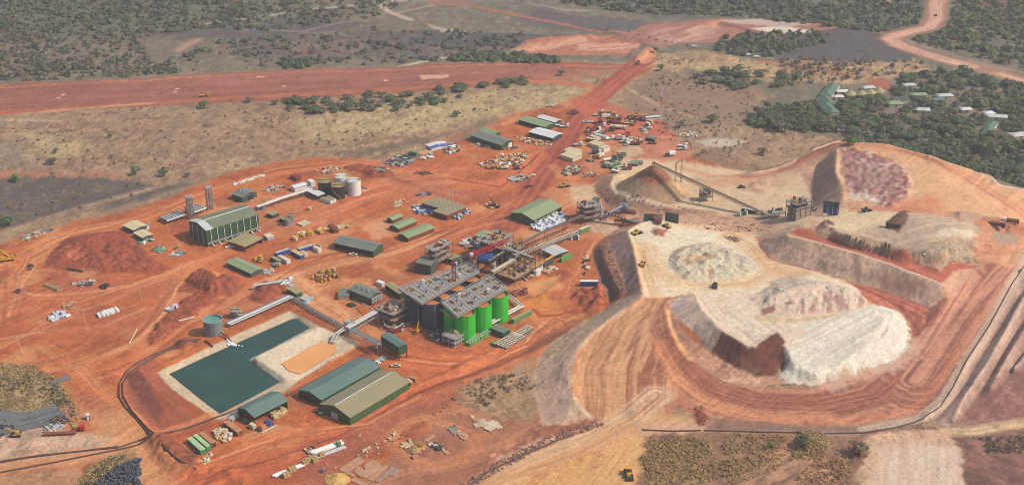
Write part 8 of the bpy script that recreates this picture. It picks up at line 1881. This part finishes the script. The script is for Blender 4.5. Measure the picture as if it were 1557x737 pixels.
# vegetation
def leafmat(name, a, b, k=.72):
 m = bpy.data.materials.new(name); m.use_nodes = True; n = m.node_tree.nodes; l = m.node_tree.links; s = n["Principled BSDF"]
 s.inputs["Roughness"].default_value = .8; s.inputs["Specular IOR Level"].default_value = .1
 g = n.new("ShaderNodeNewGeometry"); oi = n.new("ShaderNodeObjectInfo"); nz = n.new("ShaderNodeTexNoise"); nz.inputs["Scale"].default_value = .5
 l.new(g.outputs["Position"], nz.inputs["Vector"])
 ad = n.new("ShaderNodeMath"); ad.operation = 'ADD'; l.new(nz.outputs["Fac"], ad.inputs[0])
 ml = n.new("ShaderNodeMath"); ml.operation = 'MULTIPLY'; ml.inputs[1].default_value = .6; l.new(g.outputs["Random Per Island"], ml.inputs[0]); l.new(ml.outputs[0], ad.inputs[1])
 mr = n.new("ShaderNodeMapRange"); mr.inputs[1].default_value = .35; mr.inputs[2].default_value = 1.1; l.new(ad.outputs[0], mr.inputs[0])
 mx = n.new("ShaderNodeMix"); mx.data_type = 'RGBA'; l.new(mr.outputs[0], mx.inputs[0]); mx.inputs[6].default_value = (*(lin(a) * k), 1); mx.inputs[7].default_value = (*(lin(b) * k), 1)
 l.new(mx.outputs[2], s.inputs["Base Color"])
 tr = n.new("ShaderNodeBsdfTranslucent"); l.new(mx.outputs[2], tr.inputs[0]); ms = n.new("ShaderNodeMixShader"); ms.inputs[0].default_value = .42
 l.new(s.outputs[0], ms.inputs[1]); l.new(tr.outputs[0], ms.inputs[2]); l.new(ms.outputs[0], n["Material Output"].inputs[0]); return m
L_DK = leafmat("dark_green_leaves", (94, 106, 78), (136, 144, 106)); L_MD = leafmat("mid_green_leaves", (100, 112, 76), (138, 146, 102)); L_BR = leafmat("bright_green_leaves", (84, 112, 58), (140, 164, 86)); L_DRY = leafmat("dry_brown_leaves", (126, 112, 94), (156, 140, 116)); L_GREY = leafmat("grey_green_leaves", (108, 108, 92), (140, 138, 116))
BARK = mat("bark", srgb=(96, 76, 60), rough=.9, var=.2)
GRASS_M = leafmat("dry_straw_grass", (192, 160, 110), (228, 200, 146), .74); GRASS_D = leafmat("brown_scrub", (180, 142, 98), (214, 178, 126), .76)
def crown_mb(r, h, n, seed, mt, size=.9, flat=.6):
 """many small leaf clumps through an uneven crown volume"""
 R = random.Random(seed); mb = MB(); lobes = [(R.uniform(-.45, .45) * r, R.uniform(-.45, .45) * r, h + R.uniform(-.2, .35) * r, r * R.uniform(.45, .7)) for _ in range(5)] + [(0, 0, h, r * .7)]
 for i in range(n):
  lx, ly, lz, lr = R.choice(lobes)
  a, b = R.uniform(0, 2 * math.pi), math.asin(R.uniform(-.5, 1)); rr = lr * R.uniform(.6, 1.0)
  x, y, z = lx + rr * math.cos(a) * math.cos(b), ly + rr * math.sin(a) * math.cos(b), lz + rr * math.sin(b) * flat
  s = size * R.uniform(.6, 1.3); nx_, ny_, nz_ = math.cos(a) * math.cos(b), math.sin(a) * math.cos(b), math.sin(b) + .25
  N = Vector((nx_ + R.uniform(-.5, .5), ny_ + R.uniform(-.5, .5), nz_ + R.uniform(-.3, .5))).normalized(); T1 = N.orthogonal().normalized(); T2 = N.cross(T1); ph = R.random() * 6
  vs = []
  for k in range(5):
   q = ph + k * 2 * math.pi / 5; e = s * R.uniform(.7, 1.15); vs.append((x + (T1.x * math.cos(q) + T2.x * math.sin(q)) * e, y + (T1.y * math.cos(q) + T2.y * math.sin(q)) * e, z + (T1.z * math.cos(q) + T2.z * math.sin(q)) * e))
  mb.add([(x + N.x * s * .35, y + N.y * s * .35, z + N.z * s * .35)] + vs, [(0, k + 1, (k + 1) % 5 + 1) for k in range(5)], mt)
 return mb
def tree_proto(name, r, h, n, seed, mt, label):
 t = thing(name, label, "tree", (0, 0, 0)); crown_mb(r, h, n, seed, mt, r * .27).build("crown", t)
 R = random.Random(seed); mb = MB(); mb.tube((0, 0, -.3), (.1, 0, h * .65), r * .09, BARK, 6, r * .06)
 for k in range(4): a = k * 1.6 + R.random(); mb.tube((.1, 0, h * .5), (math.cos(a) * r * .5, math.sin(a) * r * .5, h * .95), r * .05, BARK, 5, r * .02)
 mb.build("trunk", t); return t
protos = {"dark": [], "mid": [], "dry": [], "bright": [], "grey": []}
spec_ = {"dark": L_DK, "mid": L_MD, "dry": L_DRY, "bright": L_BR, "grey": L_GREY}
desc = {"dark": "dark green", "mid": "green", "dry": "half-bare", "bright": "bright green", "grey": "dusty grey"}
class Used: pass
first_use = {}
for kd, mt in spec_.items():
 for j in range(2):
  t = tree_proto("tree", 3.2, 3.0 + j * .6, 46, {"dark": 1, "mid": 2, "dry": 3, "bright": 4, "grey": 5}[kd] * 10 + j, mt, "x"); protos[kd].append(t); first_use[(kd, j)] = False
ntree = 0
def put_tree(kd, x, y, r, label, group=None):
 global ntree
 j = random.randrange(2); pr = protos[kd][j]; z = hz_(x, y) if HX0 < x < HX1 - 2 and HY0 < y < HY1 - 2 else 0
 s = r / 3.2; sc_ = (s * random.uniform(.9, 1.1), s * random.uniform(.9, 1.1), s * random.uniform(.6, .85)); rz = random.random() * 6.28
 if not first_use[(kd, j)]:
  t = pr; t.location = (x, y, z); t.rotation_euler = (0, 0, rz); t.scale = sc_; t["label"] = label; first_use[(kd, j)] = True
  if group: t["group"] = group
 else: t = dup(pr, (x, y, z), rz, label, None, sc_); 
 if group: t["group"] = group
 elif "group" in t: del t["group"]
 ntree += 1; return t
single = [("bright", 24, 277, 4.5, "fresh green tree standing alone on the burnt ground at left"), ("grey", 81, 250, 5.0, "round grey-green bush alone in the straw at left"), ("mid", 14, 343, 5.5, "dusty green tree at the left edge beside the track"), ("grey", 206, 265, 4.5, "grey bush above the burnt patch, left one"), ("mid", 250, 268, 4.5, "low green bush right of the grey bush at the burnt patch"), ("grey", 286, 270, 3.0, "small grey bush by the curved track"),
 ("dark", 310, 165, 6.0, "wide dark bush beside the airstrip at left"), ("grey", 378, 155, 4, "small bush touching the airstrip edge"), ("dark", 475, 173, 5, "dark tree alone in the straw below the thicket"), ("bright", 1297, 221, 5, "bright green bush behind the crest of the upper dump"), ("mid", 946, 244, 5.0, "tree standing among crates in the lower vehicle yard"), ("dark", 936, 246, 4.0, "smaller tree left of the yard tree"), ("dry", 1033, 195, 4.5, "bare brown tree right of the vehicle yard"), ("dark", 1081, 186, 6, "dark green tree right of the radio mast"),
 ("dry", 1159, 235, 4.5, "bare grey shrub above the red clearing track"), ("dark", 853, 115, 4, "dark round bush between the red tracks"), ("dark", 998, 80, 4.5, "dark bush at the top end of the long red road"), ("mid", 1006, 108, 4.5, "green bush right of the long red road"), ("bright", 1172, 680, 2.2, "small bright green shrub on the lower right scrub"), ("bright", 1165, 682, 1.6, "smaller green shrub left of the bright one"), ("mid", 1221, 676, 4.0, "olive bush on the mound at lower right"),
 ("dry", 1306, 690, 5.0, "dark brown bare bush beside the pale strip"), ("mid", 170, 240, 2.5, "tiny bush in the straw field, upper left"), ("dark", 168, 209, 2.5, "tiny dark bush in the far straw field"), ("mid", 85, 233, 3, "small bush left of centre of the straw field"), ("dark", 1432, 120, 8, "big dark tree rising above the village hedge"), ("mid", 694, 177, 4, "round brown-green bush at the right of the straw band")]
single += [("dark", x, y, 1.7, lb + " small dark bush from the left in the far row by the red clearings") for x, y, lb in [(923, 47, "first"), (957, 51, "second"), (970, 55, "third"), (987, 59, "fourth"), (998, 62, "fifth"), (1013, 64.5, "sixth"), (1022, 66.5, "seventh"), (1046, 69.5, "eighth")]]
for kd, x, y, r, lb in single: p = g3(x, y); put_tree(kd, p.x, p.y, r, lb)
ind = [([(398, 160), (450, 150), (500, 150), (560, 143), (620, 142), (700, 132), (720, 134), (690, 155), (640, 165), (580, 178), (500, 172), (480, 178), (420, 165)], 75, (3.0, 5.5), "dark mid grey grey", "bush of the thicket beside the airstrip"),
  ([(715, 130), (760, 125), (805, 120), (806, 128), (770, 134), (720, 137)], 16, (3, 4.5), "dark mid", "bush of the hedge at the airstrip's right part"),
  ([(1050, 115), (1120, 105), (1190, 108), (1220, 120), (1200, 132), (1130, 138), (1060, 130)], 42, (3, 6), "dark grey mid dry", "bush of the grove below the black burnt land"),
  ([(1125, 190), (1160, 165), (1240, 160), (1262, 178), (1300, 196), (1250, 208), (1180, 200)], 50, (3.5, 6), "mid dark grey", "tree of the grove left of the camp block"),
  ([(1280, 205), (1340, 170), (1420, 165), (1500, 200), (1557, 240), (1557, 290), (1500, 270), (1420, 242), (1340, 226), (1285, 218)], 105, (3.5, 6.5), "dark dark mid grey dry", "tree of the wood behind the upper dump")]
for pts, n, rr, kinds_, dsc in ind:
 P_ = gp(pts); xs = [p[0] for p in P_]; ys = [p[1] for p in P_]; k = 0
 while k < n:
  x, y = random.uniform(min(xs), max(xs)), random.uniform(min(ys), max(ys))
  if not inside(P_, np.array([x]), np.array([y]))[0]: continue
  if hz_(x, y) > 3.5 or any(abs(x - a) < 10 and -8 < y - b < 8 for a, b in HOUSES): k += .1; continue
  kd = random.choice(kinds_.split()); rad = random.uniform(*rr); fx = (x - min(xs)) / (max(xs) - min(xs)); fy = (y - min(ys)) / (max(ys) - min(ys))
  lb = ("low " if rad < rr[0] + .35 * (rr[1] - rr[0]) else "tall " if rad > rr[0] + .7 * (rr[1] - rr[0]) else "") + desc[kd] + " " + dsc + ", " + ["left", "middle", "right"][min(2, int(fx * 3))] + (" back" if fy > .6 else " front" if fy < .4 else "") + " part"
  tt = put_tree(kd, x, y, rad, lb, lb); k += 1
  if "thicket" in dsc or "hedge" in dsc or "grove below" in dsc: tt.scale.z *= .75; tt.scale.x *= 1.25; tt.scale.y *= 1.15
for (kd, j), u_ in first_use.items():
 if not u_:
  for c in list(protos[kd][j].children): bpy.data.objects.remove(c)
  bpy.data.objects.remove(protos[kd][j])
ROADP = gp([(1430,-10),(1424,8),(1424,28),(1412,42),(1385,48),(1362,54),(1352,60),(1370,70),(1400,80),(1440,92),(1478,101),(1520,112),(1560,124)])
def mass(name, label, specs, mt, seed, clump=(2.2, 4.2), faces=14, flat=.55, size=.55, fuzz=.3):
 R = np.random.RandomState(seed); vs = []; fs = []; base = 0
 for pts, n in specs:
  P_ = gp(pts); xs = [p[0] for p in P_]; ys = [p[1] for p in P_]
  X = R.uniform(min(xs), max(xs), n * 6); Y = R.uniform(min(ys), max(ys), n * 6)
  dens = fbm(X / 45, Y / 45, seed + 5, 3) + .35 * R.normal(size=X.shape); ok = inside(P_, X, Y) & (dens > -.05); idx = np.where(ok)[0][:n]; X = X[idx]; Y = Y[idx]
  Z = np.where((X > HX0) & (X < HX1 - 2) & (Y > HY0) & (Y < HY1 - 2), H(X, Y), 0); keep = Z < 4
  for a_, b_ in zip(ROADP[:-1], ROADP[1:]): keep &= segdist(a_, b_, X, Y)[0] > 15
  for hx_, hy_ in HOUSES: keep &= ~((np.abs(X - hx_) < 11) & (Y - hy_ > -9) & (Y - hy_ < 9))
  X, Y, Z = X[keep], Y[keep], Z[keep]; m = len(X)
  rad = clump[0] * .8 + (clump[1] * 1.08 - clump[0] * .8) * R.uniform(0, 1, m) ** 1.7
  for k in range(faces):
   a = R.uniform(0, 2 * np.pi, m); b = np.arcsin(R.uniform(-.15, 1, m)); rr = rad * R.uniform(.55, 1, m)
   cx, cy, cz = X + rr * np.cos(a) * np.cos(b), Y + rr * np.sin(a) * np.cos(b), Z + rad * .45 + rr * np.sin(b) * flat
   N = np.stack([np.cos(a) * np.cos(b), np.sin(a) * np.cos(b), np.sin(b) + .35], 1) + R.normal(0, fuzz, (m, 3)); N /= np.linalg.norm(N, axis=1)[:, None]
   T1 = np.cross(N, R.normal(size=(m, 3))); T1 /= np.linalg.norm(T1, axis=1)[:, None]; T2 = np.cross(N, T1); C_ = np.stack([cx, cy, cz], 1); s = (rad * size * R.uniform(.6, 1.2, m))[:, None]
   q = [C_ + (T1 * math.cos(t) + T2 * math.sin(t)) * s * R.uniform(.7, 1.1, (m, 1)) for t in (0, 1.4, 2.6, 3.9, 5.1)]
   v = np.stack(q, 1).reshape(-1, 3); vs.append(v); fs.append(base + np.arange(m * 5).reshape(m, 5)); base += m * 5
 v = np.concatenate(vs); f = np.concatenate(fs).astype(np.int32)
 me = bpy.data.meshes.new(name); me.vertices.add(len(v)); me.vertices.foreach_set("co", v.astype(np.float32).ravel()); me.loops.add(f.size); me.loops.foreach_set("vertex_index", f.ravel()); me.polygons.add(len(f)); me.polygons.foreach_set("loop_start", np.arange(0, f.size, 5, dtype=np.int32)); me.update(); me.validate()
 me.materials.append(mt); o = bpy.data.objects.new(name, me); COL.objects.link(o); o["kind"] = "stuff"; o["label"] = label; return o
FARL = [(-60, -30), (330, -30), (420, 15), (330, 45), (215, 55), (230, 95), (300, 108), (200, 117), (0, 126), (-60, 130)]
FARM = [(330, -20), (640, -30), (700, -10), (620, 10), (560, 28), (400, 50), (330, 40)]
FART = [(800, -30), (1330, -30), (1430, 0), (1432, 40), (1350, 52), (1300, 46), (1150, 28), (1100, 25), (960, 22), (860, 5)]
FARR = [(1442, -20), (1620, -30), (1620, 110), (1557, 105), (1440, 78), (1385, 62), (1395, 56), (1430, 48), (1438, 20)]
VILL = [(1262, 170), (1280, 155), (1350, 138), (1390, 112), (1450, 108), (1557, 118), (1620, 130), (1620, 300), (1557, 292), (1500, 270), (1420, 242), (1350, 226), (1285, 218), (1290, 192)]
mass("dark_bush", "dark green bush scattered across the far left", [(FARL, 380), (FARM, 120)], L_DK, 1, (1.8, 4.2), 12); mass("dry_bush", "grey brown dry bush land across the far left", [(FARL, 1450), (FARM, 480), ([(330, 60), (560, 45), (800, 50), (790, 88), (640, 95), (400, 104), (230, 112), (260, 90)], 420)], L_GREY, 2, (1.4, 3.4), 10)
mass("brown_bush", "leafless brown bush mixed into the far woodland", [(FARL, 1500), (FART, 900), (FARR, 800), (VILL, 260), ([(1180, 88), (1400, 92), (1420, 112), (1200, 130)], 160)], L_DRY, 3, (1.2, 2.8), 10)
mass("far_woodland", "green woodland along the top of the picture", [(FART, 750), ([(1100, 55), (1230, 45), (1300, 50), (1160, 92), (1090, 78)], 200)], L_DK, 4, (2.0, 4.4), 12)
mass("far_grey_woodland", "dusty grey-green woodland along the top right", [(FART, 1200), (FARR, 380)], L_GREY, 5, (1.6, 3.8), 12)
mass("right_woodland", "green woodland at the far right beyond the winding road", [(FARR, 380)], L_MD, 6, (2.6, 5.0), 12)
mass("village_wood", "wood of green crowns hiding the village", [(VILL, 600), ([(1130, 190), (1170, 168), (1240, 165), (1260, 180), (1240, 200)], 120)], L_MD, 7, (3.2, 5.8), 30, size=.36); mass("village_dark_wood", "dark crowns between the village houses", [(VILL, 420)], L_DK, 8, (3.0, 5.6), 30, size=.36); mass("village_grey_wood", "dusty grey crowns in the village wood", [(VILL, 420)], L_GREY, 14, (2.8, 5.2), 26, size=.36)
mass("hedge_row", "dark hedge between airstrip and the red clearing", [([(680, 88), (720, 82), (790, 82), (850, 92), (852, 96), (760, 95), (690, 94)], 170), ([(420, 98), (470, 92), (472, 102), (430, 106)], 40)], L_DK, 9, (2.5, 4.2), 14)
mass("scattered_scrub", "low shrubs scattered over the straw and dry land", [([(0, 180), (400, 145), (880, 135), (700, 180), (560, 215), (420, 240), (200, 300), (0, 345)], 380), ([(990, 110), (1120, 130), (1260, 200), (1140, 255), (1060, 240), (960, 170)], 420), ([(985, 88), (1160, 95), (1400, 100), (1300, 130), (1060, 110)], 200)], L_DRY, 10, (.6, 1.4), 8, .7)
mass("brown_scrub", "brown scrub covering the lower right hollow", [([(975, 690), (985, 672), (1030, 662), (1075, 668), (1085, 690), (1040, 700), (985, 737)], 620), ([(985, 730), (1060, 705), (1150, 692), (1200, 690), (1130, 720), (1060, 735), (1010, 760)], 480), ([(1205, 690), (1215, 658), (1245, 656), (1262, 672), (1250, 700), (1200, 700)], 200), ([(1100, 660), (1200, 662), (1180, 690), (1100, 690)], 260), ([(1240, 700), (1300, 690), (1290, 740), (1200, 740)], 260)], GRASS_D, 11, (.5, 1.1), 8, .6, size=.5, fuzz=1.2)
mass("straw_grass", "clumps of straw coloured grass at the picture's lower edges", [([(0, 552), (60, 555), (100, 590), (128, 630), (70, 645), (0, 650)], 1000), ([(115, 737), (135, 712), (165, 695), (200, 690), (180, 712), (150, 737)], 620), ([(975, 690), (1030, 662), (1075, 668), (1085, 690), (985, 737)], 700), ([(1205, 690), (1215, 658), (1262, 672), (1250, 700)], 420), ([(1100, 715), (1200, 690), (1180, 715), (1100, 740)], 300)], GRASS_M, 12, (.4, .9), 8, .6, size=.5, fuzz=1.2)
mass("grey_scrub_grass", "darker scrub among the straw at lower left", [([(0, 565), (60, 565), (100, 590), (120, 640), (90, 645), (80, 610), (0, 590)], 260), ([(125, 737), (160, 700), (195, 690), (150, 737)], 120), ([(700, 590), (740, 572), (800, 565), (815, 590), (760, 600), (740, 620)], 160), ([(1490, 665), (1560, 660), (1560, 690), (1500, 690)], 200)], L_DRY, 13, (.5, 1.1), 8, .6, size=.5, fuzz=1.2)
def stones(name, label, specs, mt, seed, rad=(.25, .8)):
 R = np.random.RandomState(seed); V_ = []; F_ = []; base = 0
 ico = np.array([(0, 0, 1), (.94, 0, .3), (.29, .9, .3), (-.76, .55, .3), (-.76, -.55, .3), (.29, -.9, .3), (.5, .3, -.6), (-.5, .4, -.6), (0, -.6, -.6)])
 tri = np.array([(0, 1, 2), (0, 2, 3), (0, 3, 4), (0, 4, 5), (0, 5, 1), (1, 6, 2), (2, 7, 3), (3, 7, 4), (4, 8, 5), (5, 8, 1), (1, 8, 6), (2, 6, 7), (4, 7, 8)])
 for pts, n in specs:
  P_ = gp(pts); xs = [p[0] for p in P_]; ys = [p[1] for p in P_]; X = R.uniform(min(xs), max(xs), n * 5); Y = R.uniform(min(ys), max(ys), n * 5); ok = np.where(inside(P_, X, Y))[0][:n]
  for i in ok:
   s = R.uniform(*rad) * (1 + 1.2 * (R.random_sample() > .93)); a = R.uniform(0, 6.28); c, sn = math.cos(a), math.sin(a)
   v = ico * (1 + R.uniform(-.2, .2, ico.shape)) * s; v = np.stack([v[:, 0] * c - v[:, 1] * sn + X[i], v[:, 0] * sn + v[:, 1] * c + Y[i], v[:, 2] * .8 + hz_(X[i], Y[i])], 1); V_.append(v); F_.append(tri + base); base += len(ico)
 v = np.concatenate(V_); f = np.concatenate(F_); me = bpy.data.meshes.new(name); me.from_pydata(v.tolist(), [], f.tolist()); me.materials.append(mt); o = bpy.data.objects.new(name, me); COL.objects.link(o); o["kind"] = "stuff"; o["label"] = label
RED_ST = mat("red_laterite_stone", srgb=(168, 92, 68), rough=.95, var=.2, scale=.3); PALE_ST = mat("pale_stone", srgb=(222, 190, 160), rough=.95, var=.15, scale=.3); BR_ST = mat("brown_stone", srgb=(140, 100, 84), rough=.95, var=.2, scale=.3)
stones("laterite_boulders", "red laterite boulders on the dark mounds and banks", [([(75, 388), (150, 352), (215, 372), (262, 410), (190, 415), (90, 412)], 650), ([(280, 428), (312, 409), (370, 428), (320, 446)], 160), ([(228, 525), (262, 468), (300, 440), (335, 440), (300, 478), (240, 528)], 300), ([(868, 428), (905, 428), (930, 450), (900, 474), (868, 458)], 160), ([(1052, 620), (1068, 618), (1078, 645), (1060, 648)], 60), ([(560, 258), (600, 262), (590, 270), (560, 268)], 60)], RED_ST, 21, (.2, .5))
stones("bank_stones", "stones tipped along the bank of the pale road", [([(700, 737), (760, 700), (830, 665), (900, 640), (920, 645), (850, 668), (760, 715), (720, 737)], 700), ([(560, 700), (640, 650), (690, 615), (700, 600), (640, 640), (560, 690)], 120)], BR_ST, 22, (.3, .9))
stones("spoil_rubble", "pale rubble on the slopes of the white spoil", [([(1018, 392), (1070, 370), (1120, 380), (1155, 408), (1060, 430), (1020, 408)], 420), ([(1150, 455), (1190, 425), (1250, 425), (1290, 440), (1320, 462), (1240, 480), (1165, 478)], 300), ([(1400, 385), (1440, 372), (1490, 375), (1480, 395), (1430, 402)], 160)], mat("white_spoil_stone", srgb=(226, 214, 196), rough=.95, var=.1), 23, (.2, .55))
stones("dump_rubble", "dark rubble below the crest of the pad and the middle dump", [([(915, 376), (925, 372), (945, 425), (958, 448), (940, 445), (925, 405)], 260), ([(1240, 350), (1262, 335), (1268, 342), (1250, 348)], 90), ([(1100, 362), (1115, 359), (1130, 365), (1118, 369)], 70), ([(905, 290), (935, 295), (993, 309), (1070, 319), (990, 320), (925, 310)], 260), ([(1030, 338), (1140, 337), (1180, 345), (1100, 352)], 120), ([(1345, 345), (1372, 321), (1384, 320), (1366, 351)], 90)], BR_ST, 24, (.25, .7))
stones("scattered_debris", "small pale debris scattered over the red yards", [([(60, 430), (300, 400), (600, 280), (800, 240), (850, 300), (700, 380), (500, 400), (300, 470), (100, 520)], 500), ([(540, 300), (700, 250), (800, 300), (650, 350)], 150), ([(440, 730), (560, 650), (660, 600), (700, 640), (560, 737)], 260), ([(600, 500), (800, 450), (800, 530), (640, 540)], 160), ([(840, 215), (1000, 190), (1060, 240), (900, 270)], 200)], mat("pinkish_debris", srgb=(206, 156, 126), rough=.95, var=.15), 25, (.15, .45))
# haze
def haze():
 bm = bmesh.new(); bmesh.ops.create_cube(bm, size=1.0)
 for v in bm.verts:
  v.co = Vector((v.co.x * 64000, v.co.y * 64000, -8 if v.co.z < 0 else 396))
 me = bpy.data.meshes.new("haze"); bm.to_mesh(me); bm.free()
 o = bpy.data.objects.new("haze", me); COL.objects.link(o); o["kind"] = "stuff"; o["label"] = "thin pale haze over the mine"
 m = bpy.data.materials.new("haze"); m.use_nodes = True; n = m.node_tree.nodes; n.clear()
 v = n.new("ShaderNodeVolumePrincipled"); v.inputs["Color"].default_value = (.90, .89, .90, 1); v.inputs["Density"].default_value = HAZE
 v.inputs["Anisotropy"].default_value = .2
 out = n.new("ShaderNodeOutputMaterial"); m.node_tree.links.new(v.outputs[0], out.inputs["Volume"])
 me.materials.append(m)
HAZE = 0.00012
haze()
